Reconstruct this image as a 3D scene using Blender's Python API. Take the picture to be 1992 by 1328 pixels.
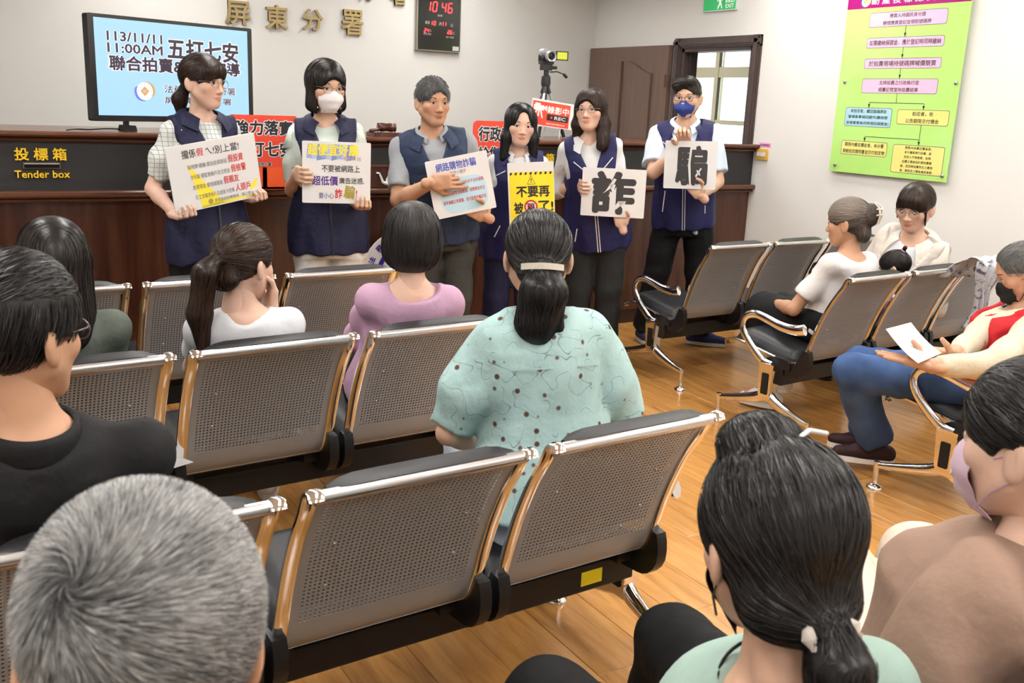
import bpy, math, random
import numpy as np
from mathutils import Matrix, Vector

for _o in list(bpy.data.objects):
    bpy.data.objects.remove(_o)
SC = bpy.context.scene
COL = SC.collection

# ------------------------------------------------------------------ camera
CAM_H = 1.5
FPX, YAW, PITCH, ROLL = 1893.1, 0.543621, 0.240458, 0.0411343
IMG_W, IMG_H = 1992, 1328
_f = np.array([math.sin(YAW) * math.cos(PITCH), math.cos(YAW) * math.cos(PITCH), -math.sin(PITCH)])
_r0 = np.array([math.cos(YAW), -math.sin(YAW), 0.0])
_u0 = np.cross(_r0, _f)
_r = math.cos(ROLL) * _r0 + math.sin(ROLL) * _u0
_u = -math.sin(ROLL) * _r0 + math.cos(ROLL) * _u0
cam_data = bpy.data.cameras.new('camera')
cam_data.sensor_width = 36.0
cam_data.lens = FPX / IMG_W * 36.0
cam_data.clip_start = 0.05
cam_data.clip_end = 60
cam_data.dof.use_dof = True
cam_data.dof.focus_distance = 3.9
cam_data.dof.aperture_fstop = 11.0
cam = bpy.data.objects.new('camera', cam_data)
COL.objects.link(cam)
M = Matrix.Identity(4)
for i in range(3):
    M[i][0] = _r[i]; M[i][1] = _u[i]; M[i][2] = -_f[i]
M[2][3] = CAM_H
cam.matrix_world = M
SC.camera = cam

def ray(px, py):
    return _f + _r * (px - IMG_W / 2) / FPX - _u * (py - IMG_H / 2) / FPX
def atY(px, py, Y):
    d = ray(px, py); return np.array([0, 0, CAM_H]) + d * (Y / d[1])
def atX(px, py, X):
    d = ray(px, py); return np.array([0, 0, CAM_H]) + d * (X / d[0])
def atZ(px, py, Z):
    d = ray(px, py); return np.array([0, 0, CAM_H]) + d * ((Z - CAM_H) / d[2])
def atD(px, py, D):
    return np.array([0, 0, CAM_H]) + ray(px, py) * D

# ------------------------------------------------------------------ world, exposure
W = bpy.data.worlds.new('daylight'); SC.world = W
W.use_nodes = True
W.cycles.sampling_method = 'NONE'
W.node_tree.nodes['Background'].inputs[0].default_value = (0.93, 0.97, 1.0, 1)
W.node_tree.nodes['Background'].inputs[1].default_value = 3.0
SC.view_settings.view_transform = 'Standard'
SC.view_settings.look = 'None'
SC.view_settings.gamma = 1
SC.view_settings.use_curve_mapping = False
SC.view_settings.exposure = 0.42
TUBE_STRENGTH = 40.0
SC.cycles.max_bounces = 5
SC.cycles.diffuse_bounces = 3
SC.cycles.glossy_bounces = 3
SC.cycles.transmission_bounces = 4
SC.cycles.transparent_max_bounces = 6
SC.cycles.use_light_tree = False
SC.cycles.use_adaptive_sampling = True
SC.cycles.adaptive_threshold = 0.04
SC.cycles.caustics_reflective = False
SC.cycles.caustics_refractive = False
# ------------------------------------------------------------------ materials
MATS = {}
def mat(name, col=(.8, .8, .8), rough=.5, metal=0.0, spec=.5, emit=None, estr=0.0, coat=0.0, bump=None, sheen=0.0, trans=0.0, sss=0.0):
    """procedural principled material; bump = (scale, strength, distance)"""
    if name in MATS: return MATS[name]
    m = bpy.data.materials.new(name); m.use_nodes = True
    nt = m.node_tree; b = nt.nodes['Principled BSDF']
    b.inputs['Base Color'].default_value = (*col, 1)
    b.inputs['Roughness'].default_value = rough
    b.inputs['Metallic'].default_value = metal
    b.inputs['Specular IOR Level'].default_value = spec if not (spec == .5 and rough >= .6 and metal == 0) else .22
    b.inputs['Coat Weight'].default_value = coat
    b.inputs['Coat Roughness'].default_value = .08
    b.inputs['Sheen Weight'].default_value = sheen
    b.inputs['Transmission Weight'].default_value = trans
    if sss:
        b.inputs['Subsurface Weight'].default_value = sss
        b.inputs['Subsurface Radius'].default_value = (.012, .005, .003)
        b.inputs['Subsurface Scale'].default_value = 1.0
    if emit:
        b.inputs['Emission Color'].default_value = (*emit, 1)
        b.inputs['Emission Strength'].default_value = estr
    if bump:
        sc, st, di = bump
        tc = nt.nodes.new('ShaderNodeTexCoord')
        n = nt.nodes.new('ShaderNodeTexNoise'); n.inputs['Scale'].default_value = sc; n.inputs['Detail'].default_value = 4
        nt.links.new(tc.outputs['Object'], n.inputs['Vector'])
        bp = nt.nodes.new('ShaderNodeBump'); bp.inputs['Strength'].default_value = st; bp.inputs['Distance'].default_value = di
        nt.links.new(n.outputs['Fac'], bp.inputs['Height']); nt.links.new(bp.outputs['Normal'], b.inputs['Normal'])
    MATS[name] = m
    return m

def nodes(m):
    return m.node_tree.nodes, m.node_tree.links, m.node_tree.nodes['Principled BSDF']

def ramp(nt, fac, stops):
    r = nt.nodes.new('ShaderNodeValToRGB')
    el = r.color_ramp.elements
    while len(el) < len(stops): el.new(0.5)
    for e, (p, c) in zip(el, stops):
        e.position = p; e.color = (*c, 1)
    nt.links.new(fac, r.inputs[0])
    return r.outputs[0]

def noise_mat(name, stops, scale=(1, 1, 1), nscale=5, detail=4, rough=.5, metal=0, coord='Object', spec=.5, bump=0, coat=0, distortion=0, bdist=.01):
    if name in MATS: return MATS[name]
    m = mat(name, rough=rough, metal=metal, spec=spec, coat=coat)
    N, L, b = nodes(m); nt = m.node_tree
    tc = N.new('ShaderNodeTexCoord'); mp = N.new('ShaderNodeMapping'); mp.inputs['Scale'].default_value = scale
    L.new(tc.outputs[coord], mp.inputs['Vector'])
    n = N.new('ShaderNodeTexNoise'); n.inputs['Scale'].default_value = nscale; n.inputs['Detail'].default_value = detail
    n.inputs['Distortion'].default_value = distortion
    L.new(mp.outputs[0], n.inputs['Vector'])
    L.new(ramp(nt, n.outputs['Fac'], stops), b.inputs['Base Color'])
    if bump:
        bp = N.new('ShaderNodeBump'); bp.inputs['Strength'].default_value = bump; bp.inputs['Distance'].default_value = bdist
        L.new(n.outputs['Fac'], bp.inputs['Height']); L.new(bp.outputs['Normal'], b.inputs['Normal'])
    return m

def srgb(r, g, b):
    f = lambda c: (c / 255 / 12.92) if c / 255 <= .04045 else ((c / 255 + .055) / 1.055) ** 2.4
    return (f(r), f(g), f(b))

# ------------------------------------------------------------------ mesh builder
class MB:
    def __init__(s):
        s.v = []; s.f = []; s.mi = []; s.n = 0
    def add(s, v, f, mi=0):
        v = np.asarray(v, float)
        s.v.append(v)
        for q in f: s.f.append([int(i) + s.n for i in q]); s.mi.append(mi)
        s.n += len(v); return s
    def box(s, lo, hi, mi=0):
        x0, y0, z0 = lo; x1, y1, z1 = hi
        v = [(x0, y0, z0), (x1, y0, z0), (x1, y1, z0), (x0, y1, z0), (x0, y0, z1), (x1, y0, z1), (x1, y1, z1), (x0, y1, z1)]
        return s.add(v, [(0, 3, 2, 1), (4, 5, 6, 7), (0, 1, 5, 4), (1, 2, 6, 5), (2, 3, 7, 6), (3, 0, 4, 7)], mi)
    def rbox(s, lo, hi, r, mi=0, axis=1, n=3):
        """box with rounded edges along one axis"""
        ax = [i for i in range(3) if i != axis]
        a0, a1 = lo[ax[0]], hi[ax[0]]; b0, b1 = lo[ax[1]], hi[ax[1]]
        r = min(r, (a1 - a0) / 2, (b1 - b0) / 2)
        pts = []
        for cx, cy, st in ((a1 - r, b1 - r, 0), (a0 + r, b1 - r, 90), (a0 + r, b0 + r, 180), (a1 - r, b0 + r, 270)):
            for k in range(n + 1):
                an = math.radians(st + 90 * k / n); pts.append((cx + r * math.cos(an), cy + r * math.sin(an)))
        return s.prism(pts, lo[axis], hi[axis], axis, mi)
    def prism(s, pts, t0, t1, axis=0, mi=0):
        ax = [i for i in range(3) if i != axis]
        n = len(pts); v = []
        for t in (t0, t1):
            for a, b in pts:
                p = [0, 0, 0]; p[axis] = t; p[ax[0]] = a; p[ax[1]] = b; v.append(p)
        f = [(i, (i + 1) % n, (i + 1) % n + n, i + n) for i in range(n)]
        f += [tuple(range(n))[::-1], tuple(range(n, 2 * n))]
        return s.add(v, f, mi)
    def tube(s, path, rad, n=10, mi=0, flat=None, up=(0, 0, 1), cap=True):
        """swept tube. rad scalar or list; flat=(side, up) scale"""
        P = np.asarray(path, float); m = len(P)
        rad = np.full(m, rad) if np.isscalar(rad) else np.asarray(rad, float)
        T = np.gradient(P, axis=0); T /= np.linalg.norm(T, axis=1)[:, None] + 1e-12
        v = []
        u = np.array(up, float)
        for i in range(m):
            a = np.cross(T[i], u)
            if np.linalg.norm(a) < 1e-4: a = np.cross(T[i], [1, 0, 0])
            a /= np.linalg.norm(a); b = np.cross(a, T[i]); b /= np.linalg.norm(b)
            if flat is None: u = b
            fs = flat or (1, 1)
            for k in range(n):
                an = 2 * math.pi * k / n
                v.append(P[i] + rad[i] * (math.cos(an) * a * fs[0] + math.sin(an) * b * fs[1]))
        f = []
        for i in range(m - 1):
            for k in range(n):
                f.append((i * n + k, i * n + (k + 1) % n, (i + 1) * n + (k + 1) % n, (i + 1) * n + k))
        if cap: f += [tuple(range(n))[::-1], tuple(range((m - 1) * n, m * n))]
        return s.add(v, f, mi)
    def lathe(s, prof, c=(0, 0, 0), n=20, mi=0, axis=2, cap=True):
        v = []; ax = [(1, 2), (0, 2), (0, 1)][axis]
        for r, h in prof:
            for k in range(n):
                an = 2 * math.pi * k / n; p = [0, 0, 0]
                p[axis] = c[axis] + h; p[ax[0]] = c[ax[0]] + r * math.cos(an); p[ax[1]] = c[ax[1]] + r * math.sin(an); v.append(p)
        f = []
        for i in range(len(prof) - 1):
            for k in range(n): f.append((i * n + k, i * n + (k + 1) % n, (i + 1) * n + (k + 1) % n, (i + 1) * n + k))
        if cap: f += [tuple(range(n))[::-1], tuple(range((len(prof) - 1) * n, len(prof) * n))]
        return s.add(v, f, mi)
    def grid(s, G, mi=0, wrapu=False):
        """G[m][n] points -> quads"""
        G = np.asarray(G, float); m, n = G.shape[:2]
        f = []
        for i in range(m - 1):
            for k in range(n if wrapu else n - 1):
                k2 = (k + 1) % n
                f.append((i * n + k, i * n + k2, (i + 1) * n + k2, (i + 1) * n + k))
        return s.add(G.reshape(-1, 3), f, mi)
    def slab(s, G, thick, mi=0):
        """grid of points given thickness along its own normals"""
        G = np.asarray(G, float); m, n = G.shape[:2]
        du = np.gradient(G, axis=1); dv = np.gradient(G, axis=0)
        N = np.cross(du, dv); N /= np.linalg.norm(N, axis=2)[..., None] + 1e-12
        H = G - N * thick
        v = np.concatenate([G.reshape(-1, 3), H.reshape(-1, 3)]); o = m * n
        f = []
        for i in range(m - 1):
            for k in range(n - 1):
                a, b, c, d = i * n + k, i * n + k + 1, (i + 1) * n + k + 1, (i + 1) * n + k
                f.append((a, b, c, d)); f.append((o + d, o + c, o + b, o + a))
        for i in range(m - 1):
            for k in (0, n - 1):
                a, d = i * n + k, (i + 1) * n + k
                f.append((a, d, o + d, o + a) if k == 0 else (d, a, o + a, o + d))
        for k in range(n - 1):
            for i in (0, m - 1):
                a, b = i * n + k, i * n + k + 1
                f.append((b, a, o + a, o + b) if i == 0 else (a, b, o + b, o + a))
        return s.add(v, f, mi)
    def xf(s, Mx):
        Mx = np.array(Mx); s.v = [v @ Mx[:3, :3].T + Mx[:3, 3] for v in s.v]; return s
    def mesh(s, name, mats, smooth=False, angle=None):
        me = bpy.data.meshes.new(name)
        V = np.concatenate(s.v) if s.v else np.zeros((0, 3))
        me.from_pydata(V.tolist(), [], s.f)
        for m in (mats if isinstance(mats, (list, tuple)) else [mats]): me.materials.append(m)
        if any(s.mi): me.polygons.foreach_set('material_index', s.mi)
        if smooth:
            me.polygons.foreach_set('use_smooth', [True] * len(s.f))
            if angle: me.set_sharp_from_angle(angle=math.radians(angle))
        me.update(); return me
    def build(s, name, mats, parent=None, smooth=False, angle=None, loc=None, rot=None):
        return obj(name, s.mesh(name, mats, smooth, angle), parent, loc, rot)

def obj(name, me, parent=None, loc=None, rot=None):
    o = bpy.data.objects.new(name, me); COL.objects.link(o)
    if parent: o.parent = parent
    if loc is not None: o.location = [float(c) for c in loc]
    if rot is not None: o.rotation_euler = rot
    return o
def empty(name, loc=(0, 0, 0), rz=0, label=None, cat=None, group=None):
    o = bpy.data.objects.new(name, None); COL.objects.link(o)
    o.empty_display_size = .1
    o.location = [float(c) for c in loc]; o.rotation_euler = (0, 0, rz)
    if label: tag(o, label, cat, group)
    return o
def tag(o, label=None, cat=None, group=None, kind=None):
    if label: o['label'] = label
    if cat: o['category'] = cat
    if group: o['group'] = group
    if kind: o['kind'] = kind
    return o
def frame_mat(o, u, v, n):
    Mx = Matrix.Identity(4)
    for i in range(3):
        Mx[i][0] = u[i]; Mx[i][1] = v[i]; Mx[i][2] = n[i]; Mx[i][3] = o[i]
    return Mx
def unit(a):
    a = np.asarray(a, float); return a / (np.linalg.norm(a) + 1e-12)

# ------------------------------------------------------------------ lettering (built-in font), flat outlines in the XY plane
_TX = {}
def text_geo(body, size=1.0, bold=0.0, extrude=0.0, spacing=1.0, shear=0.0, align='CENTER'):
    key = (body, bold, extrude, spacing, shear)
    if key not in _TX:
        c = bpy.data.curves.new('lettering', 'FONT'); c.body = body; c.size = 1.0
        c.offset = bold; c.extrude = extrude; c.space_character = spacing; c.shear = shear
        c.resolution_u = 2; c.align_x = 'LEFT'
        c.fill_mode = 'FRONT' if extrude == 0 else 'BOTH'
        o = bpy.data.objects.new('lettering', c)
        me = bpy.data.meshes.new_from_object(o)
        V = np.zeros(len(me.vertices) * 3); me.vertices.foreach_get('co', V); V = V.reshape(-1, 3)
        F = [tuple(p.vertices) for p in me.polygons]
        bpy.data.objects.remove(o); bpy.data.curves.remove(c); bpy.data.meshes.remove(me)
        _TX[key] = (V, F)
    V, F = _TX[key]
    V = V.copy()
    if len(V):
        lo, hi = V.min(0), V.max(0)
        if align == 'CENTER': V[:, 0] -= (lo[0] + hi[0]) / 2
        elif align == 'LEFT': V[:, 0] -= lo[0]
    V[:, :2] *= size
    return V, F
def text_fit(mb, body, cx, cy, w, h, z=0, bold=0.0, mi=0, rot=0, spacing=1.0, shear=0, extrude=0.0):
    """put a line of lettering into the box centred at cx,cy of size w,h; bold thickens strokes by that share of the glyph size"""
    V, F = text_geo(body, 1.0, 0.0, extrude, spacing, shear)
    if not len(V): return
    lo, hi = V.min(0), V.max(0)
    W0 = max(hi[0] - lo[0], 1e-6) + 2 * bold; H0 = max(hi[1] - lo[1], 1e-6) + 2 * bold
    sx = w / W0; sy = h / H0 if h else sx
    c, s_ = math.cos(rot), math.sin(rot)
    ring = [(0, 0)] if bold <= 0 else [(bold * math.cos(a), bold * math.sin(a)) for a in np.arange(8 if bold > .035 else 5) * 2 * math.pi / (8 if bold > .035 else 5)] + ([(0, 0)] if bold > .05 else [])
    for k, (ox, oy) in enumerate(ring):
        x = (V[:, 0] + ox - (lo[0] + hi[0]) / 2) * sx; y = (V[:, 1] + oy - (lo[1] + hi[1]) / 2) * sy
        mb.add(np.stack([cx + x * c - y * s_, cy + x * s_ + y * c, z + V[:, 2] + k * 1.2e-5], 1), F, mi)

def disc(mb, cx, cy, r, z=0, n=24, mi=0):
    mb.add([(cx + r * math.cos(2 * math.pi * k / n), cy + r * math.sin(2 * math.pi * k / n), z) for k in range(n)], [tuple(range(n))], mi)
def sector(mb, cx, cy, r0, r1, a0, a1, z=0, n=20, mi=0, taper=None):
    v = []
    for k in range(n + 1):
        t = k / n; a = math.radians(a0 + (a1 - a0) * t)
        ro = r1 if not taper else r0 + (r1 - r0) * taper(t)
        v += [(cx + r0 * math.cos(a), cy + r0 * math.sin(a), z), (cx + ro * math.cos(a), cy + ro * math.sin(a), z)]
    mb.add(v, [(2 * k, 2 * k + 1, 2 * k + 3, 2 * k + 2) if a1 > a0 else (2 * k, 2 * k + 2, 2 * k + 3, 2 * k + 1) for k in range(n)], mi)
def rrect(mb, x0, y0, x1, y1, r, z=0, mi=0, n=4):
    pts = []
    for cx, cy, st in ((x1 - r, y1 - r, 0), (x0 + r, y1 - r, 90), (x0 + r, y0 + r, 180), (x1 - r, y0 + r, 270)):
        for k in range(n + 1):
            an = math.radians(st + 90 * k / n); pts.append((cx + r * math.cos(an), cy + r * math.sin(an), z))
    mb.add(pts, [tuple(range(len(pts)))], mi)
def quad(mb, pts, z=0, mi=0):
    mb.add([(a, b, z) for a, b in pts], [tuple(range(len(pts)))], mi)
# ------------------------------------------------------------------ signed distance shapes -> smooth meshes
class Grid:
    def __init__(s, lo, hi, res):
        s.lo = np.array(lo, np.float32); s.res = res
        s.n = np.ceil((np.array(hi) - s.lo) / res).astype(int) + 1
        s.D = np.full(tuple(s.n), 1.0, np.float32)
        s.ax = [(s.lo[i] + res * np.arange(s.n[i])).astype(np.float32) for i in range(3)]
    def _sub(s, lo, hi):
        sl = []
        for i in range(3):
            a = max(0, int((lo[i] - s.lo[i]) / s.res)); b = min(s.n[i], int((hi[i] - s.lo[i]) / s.res) + 2)
            if b <= a: return None
            sl.append(slice(a, b))
        return tuple(sl)
    def _pts(s, sl):
        return s.ax[0][sl[0]][:, None, None], s.ax[1][sl[1]][None, :, None], s.ax[2][sl[2]][None, None, :]
    def add(s, prim, k=0.0):
        fn, lo, hi = prim; m = k + 3 * s.res
        sl = s._sub(np.array(lo) - m, np.array(hi) + m)
        if sl is None: return s
        d = fn(*s._pts(sl)); A = s.D[sl]
        if k > 0:
            h = np.clip(.5 + .5 * (A - d) / k, 0, 1)
            s.D[sl] = A * (1 - h) + d * h - k * h * (1 - h)
        else: s.D[sl] = np.minimum(A, d)
        return s
    def sub(s, prim, k=0.0):
        fn, lo, hi = prim; m = k + 2 * s.res
        sl = s._sub(np.array(lo) - m, np.array(hi) + m)
        if sl is None: return s
        d = -fn(*s._pts(sl)); A = s.D[sl]
        if k > 0:
            h = np.clip(.5 - .5 * (A - d) / k, 0, 1)
            s.D[sl] = A * (1 - h) + d * h + k * h * (1 - h)
        else: s.D[sl] = np.maximum(A, d)
        return s
    def noise(s, fn):
        sl = (slice(None),) * 3
        s.D += fn(*s._pts(sl)); return s
    def mesh(s):
        D = s.D
        D[0], D[-1], D[:, 0], D[:, -1], D[:, :, 0], D[:, :, -1] = (np.maximum(x, 1e-3) for x in (D[0], D[-1], D[:, 0], D[:, -1], D[:, :, 0], D[:, :, -1]))
        I = D < 0
        nx, ny, nz = D.shape
        cnt = np.zeros((nx - 1, ny - 1, nz - 1), np.int8)
        for a in (0, 1):
            for b in (0, 1):
                for c in (0, 1): cnt += I[a:nx - 1 + a, b:ny - 1 + b, c:nz - 1 + c]
        act = np.argwhere((cnt > 0) & (cnt < 8))
        if not len(act): return np.zeros((0, 3)), []
        idx = np.full(cnt.shape, -1, np.int32); idx[act[:, 0], act[:, 1], act[:, 2]] = np.arange(len(act))
        acc = np.zeros((len(act), 3)); w = np.zeros(len(act))
        C = [np.array(c) for c in ((0, 0, 0), (1, 0, 0), (0, 1, 0), (1, 1, 0), (0, 0, 1), (1, 0, 1), (0, 1, 1), (1, 1, 1))]
        val = [D[act[:, 0] + c[0], act[:, 1] + c[1], act[:, 2] + c[2]] for c in C]
        for i in range(8):
            for j in range(i + 1, 8):
                if np.abs(C[i] - C[j]).sum() != 1: continue
                a, b = val[i], val[j]; m = (a < 0) != (b < 0)
                t = np.where(m, a / np.where(m, a - b, 1), 0)
                acc += np.where(m[:, None], C[i] + t[:, None] * (C[j] - C[i]), 0); w += m
        V = s.lo + s.res * (act + acc / w[:, None])
        F = []
        for ax in range(3):
            o1, o2 = [(1, 2), (2, 0), (0, 1)][ax]
            sh = [slice(1, None)] * 3; sh[ax] = slice(None)
            sl0 = [slice(1, n - 1) for n in D.shape]; sl0[ax] = slice(0, D.shape[ax] - 1)
            sl1 = list(sl0); sl1[ax] = slice(1, D.shape[ax])
            A = I[tuple(sl0)]; B = I[tuple(sl1)]
            e = np.argwhere(A != B)
            if not len(e): continue
            e0 = e.copy(); e0[:, o1] += 1; e0[:, o2] += 1
            def cell(d1, d2):
                q = e0.copy(); q[:, o1] -= d1; q[:, o2] -= d2
                return idx[q[:, 0], q[:, 1], q[:, 2]]
            Q = np.stack([cell(1, 1), cell(0, 1), cell(0, 0), cell(1, 0)], 1)
            ins = A[e[:, 0], e[:, 1], e[:, 2]]
            Q[~ins] = Q[~ins][:, ::-1]
            F.append(Q)
        F = np.concatenate(F)
        return V, F
    def sample(s, P):
        q = (P - s.lo) / s.res
        q = np.clip(q, 0, s.n - 1.001)
        i = q.astype(int); t = q - i; x, y, z = i.T; D = s.D
        r = 0
        for a in (0, 1):
            for b in (0, 1):
                for c in (0, 1):
                    w = (t[:, 0] if a else 1 - t[:, 0]) * (t[:, 1] if b else 1 - t[:, 1]) * (t[:, 2] if c else 1 - t[:, 2])
                    r = r + w * D[x + a, y + b, z + c]
        return r
    def grad(s, P):
        e = s.res
        g = np.stack([s.sample(P + e * d) - s.sample(P - e * d) for d in np.eye(3)], 1)
        return g / (np.linalg.norm(g, axis=1)[:, None] + 1e-9)

def ell(c, r, R=None):
    c = np.asarray(c, np.float32); r = np.asarray(r, np.float32) * np.ones(3, np.float32); mn = float(r.min())
    m = float(r.max())
    def fn(X, Y, Z):
        x, y, z = X - c[0], Y - c[1], Z - c[2]
        if R is not None:
            x, y, z = (R[0][0] * x + R[0][1] * y + R[0][2] * z, R[1][0] * x + R[1][1] * y + R[1][2] * z, R[2][0] * x + R[2][1] * y + R[2][2] * z)
        k0 = np.sqrt((x / r[0]) ** 2 + (y / r[1]) ** 2 + (z / r[2]) ** 2)
        k1 = np.sqrt((x / r[0] ** 2) ** 2 + (y / r[1] ** 2) ** 2 + (z / r[2] ** 2) ** 2) + 1e-6
        return k0 * (k0 - 1) / k1
    e = r if R is None else np.full(3, m)
    return fn, c - e, c + e
def cone(a, b, ra, rb, cut=None, cuta=None, flat=None):
    """capsule with varying radius; cut / cuta clip flat at end b / a; flat=(axis vec, factor) squashes along a direction"""
    a = np.asarray(a, np.float32); b = np.asarray(b, np.float32); ab = b - a; L2 = float(ab @ ab) + 1e-12; L = math.sqrt(L2)
    def fn(X, Y, Z):
        x, y, z = X - a[0], Y - a[1], Z - a[2]
        h = (x * ab[0] + y * ab[1] + z * ab[2]) / L2
        t = np.clip(h, 0, 1)
        dx, dy, dz = x - t * ab[0], y - t * ab[1], z - t * ab[2]
        q = dx * dx + dy * dy + dz * dz
        if flat is not None:
            ax, fac = flat; w = dx * ax[0] + dy * ax[1] + dz * ax[2]
            q = q + w * w * (fac * fac - 1)
        d = np.sqrt(np.maximum(q, 1e-12)) - (ra + (rb - ra) * t)
        if cut: d = np.maximum(d, (h - 1) * L)
        if cuta: d = np.maximum(d, -h * L)
        return d
    m = max(ra, rb)
    return fn, np.minimum(a, b) - m, np.maximum(a, b) + m
def rbox(c, half, r, R=None):
    c = np.asarray(c, np.float32); h = np.asarray(half, np.float32) - r
    def fn(X, Y, Z):
        x, y, z = X - c[0], Y - c[1], Z - c[2]
        if R is not None:
            x, y, z = (R[0][0] * x + R[0][1] * y + R[0][2] * z, R[1][0] * x + R[1][1] * y + R[1][2] * z, R[2][0] * x + R[2][1] * y + R[2][2] * z)
        x, y, z = np.abs(x) - h[0], np.abs(y) - h[1], np.abs(z) - h[2]
        o = np.sqrt(np.maximum(x, 0) ** 2 + np.maximum(y, 0) ** 2 + np.maximum(z, 0) ** 2)
        return o + np.minimum(np.maximum(x, np.maximum(y, z)), 0) - r
    e = np.asarray(half) if R is None else np.full(3, float(np.linalg.norm(half)))
    return fn, c - e, c + e
def wrinkle(amp, freq, seed=0, stretch=(1, 1, 1)):
    rs = np.random.RandomState(seed)
    W_ = [(rs.normal(size=3) * freq * np.array(stretch), rs.uniform(0, 6.28)) for _ in range(5)]
    def fn(X, Y, Z):
        r = 0
        for k, ph in W_: r = r + np.sin(k[0] * X + k[1] * Y + k[2] * Z + ph)
        return (amp / 2.2) * r
    return fn

class Shell:
    """collects numpy vertex / face arrays for a joined mesh with per vertex colour value"""
    def __init__(s): s.V = []; s.F = []; s.MI = []; s.C = []; s.n = 0
    def add(s, V, F, mi=0, col=None, Mx=None, flip=False):
        V = np.asarray(V, float)
        if not len(V): return s
        if Mx is not None:
            Mx = np.array(Mx); V = V @ Mx[:3, :3].T + Mx[:3, 3]
        F = np.asarray(F)
        if flip: F = F[:, ::-1]
        s.V.append(V); s.F.append(F + s.n); s.MI.append(np.full(len(F), mi)); s.n += len(V)
        s.C.append(np.ones((len(V), 3)) if col is None else np.broadcast_to(col, (len(V), 3)))
        return s
    def build(s, name, mats, parent=None, smooth=True, attr=False):
        me = bpy.data.meshes.new(name)
        V = np.concatenate(s.V).astype(np.float32)
        nv = len(V); me.vertices.add(nv); me.vertices.foreach_set('co', V.ravel())
        loops = np.concatenate([f.ravel() for f in s.F]).astype(np.int32)
        sizes = np.concatenate([np.full(len(f), f.shape[1]) for f in s.F]).astype(np.int32)
        me.loops.add(len(loops)); me.loops.foreach_set('vertex_index', loops)
        st = np.zeros(len(sizes), np.int32); st[1:] = np.cumsum(sizes)[:-1]
        me.polygons.add(len(sizes)); me.polygons.foreach_set('loop_start', st); 
        me.polygons.foreach_set('material_index', np.concatenate(s.MI).astype(np.int32))
        me.polygons.foreach_set('use_smooth', np.full(len(sizes), smooth))
        if attr:
            a = me.attributes.new('tint', 'FLOAT_COLOR', 'POINT')
            c = np.ones((nv, 4), np.float32); c[:, :3] = np.concatenate(s.C); a.data.foreach_set('color', c.ravel())
        for m in (mats if isinstance(mats, (list, tuple)) else [mats]): me.materials.append(m)
        me.update(calc_edges=True); me.validate()
        return obj(name, me, parent)
def rot_xyz(rx=0, ry=0, rz=0):
    return np.array((Matrix.Rotation(rz, 3, 'Z') @ Matrix.Rotation(rx, 3, 'X') @ Matrix.Rotation(ry, 3, 'Y')))
# ------------------------------------------------------------------ the room
XR, XL, YB, YF, ZC = 5.286, -1.5, 7.52, -2.2, 2.78
wall_m = noise_mat('wall_paint', [(.3, (.82, .805, .77)), (.7, (.85, .835, .80))], nscale=1.5, rough=.65, spec=.25)
ceil_m = mat('ceiling_tile', (.82, .81, .78), .8)

# laminate floor: one object per board, boards run towards the counter
def plank_material():
    m = mat('floor_laminate', rough=.16, spec=.5)
    N, L, b = nodes(m); nt = m.node_tree
    oi = N.new('ShaderNodeObjectInfo'); tc = N.new('ShaderNodeTexCoord')
    ad = N.new('ShaderNodeVectorMath'); ad.operation = 'ADD'
    cm = N.new('ShaderNodeCombineXYZ')
    mu = N.new('ShaderNodeMath'); mu.operation = 'MULTIPLY'; mu.inputs[1].default_value = 37.0
    L.new(oi.outputs['Random'], mu.inputs[0]); L.new(mu.outputs[0], cm.inputs[0]); L.new(mu.outputs[0], cm.inputs[1])
    L.new(tc.outputs['Object'], ad.inputs[0]); L.new(cm.outputs[0], ad.inputs[1])
    mp = N.new('ShaderNodeMapping'); mp.inputs['Scale'].default_value = (9, 0.9, 1)
    L.new(ad.outputs[0], mp.inputs[0])
    n = N.new('ShaderNodeTexNoise'); n.inputs['Scale'].default_value = 3.0; n.inputs['Detail'].default_value = 6; n.inputs['Roughness'].default_value = .62; n.inputs['Distortion'].default_value = .6
    L.new(mp.outputs[0], n.inputs[0])
    c1 = ramp(nt, n.outputs['Fac'], [(.25, (.31, .13, .030)), (.5, (.52, .25, .068)), (.75, (.63, .325, .10))])
    mx = N.new('ShaderNodeMix'); mx.data_type = 'RGBA'; mx.blend_type = 'MULTIPLY'; mx.inputs[0].default_value = 1
    vr = ramp(nt, oi.outputs['Random'], [(0, (.88, .88, .88)), (1, (1.06, 1.05, 1.02))])
    L.new(c1, mx.inputs[6]); L.new(vr, mx.inputs[7]); L.new(mx.outputs[2], b.inputs['Base Color'])
    rr = N.new('ShaderNodeMapRange'); rr.inputs[3].default_value = .10; rr.inputs[4].default_value = .24
    n2 = N.new('ShaderNodeTexNoise'); n2.inputs['Scale'].default_value = 2.2; n2.inputs['Detail'].default_value = 3
    L.new(ad.outputs[0], n2.inputs[0]); L.new(n2.outputs['Fac'], rr.inputs[0]); L.new(rr.outputs[0], b.inputs['Roughness'])
    bp = N.new('ShaderNodeBump'); bp.inputs['Strength'].default_value = .08; bp.inputs['Distance'].default_value = .002
    L.new(n.outputs['Fac'], bp.inputs['Height']); L.new(bp.outputs[0], b.inputs['Normal'])
    return m
floor_m = plank_material()
sub = MB().box((XL - .1, YF - .1, -.06), (XR + .1, YB + .1, -.012)).build('floor', mat('floor_joint', (.09, .045, .02), .7))
tag(sub, 'glossy honey oak laminate floor', None, None, 'structure')
PW, PL_ = .2015, 1.21
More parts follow.
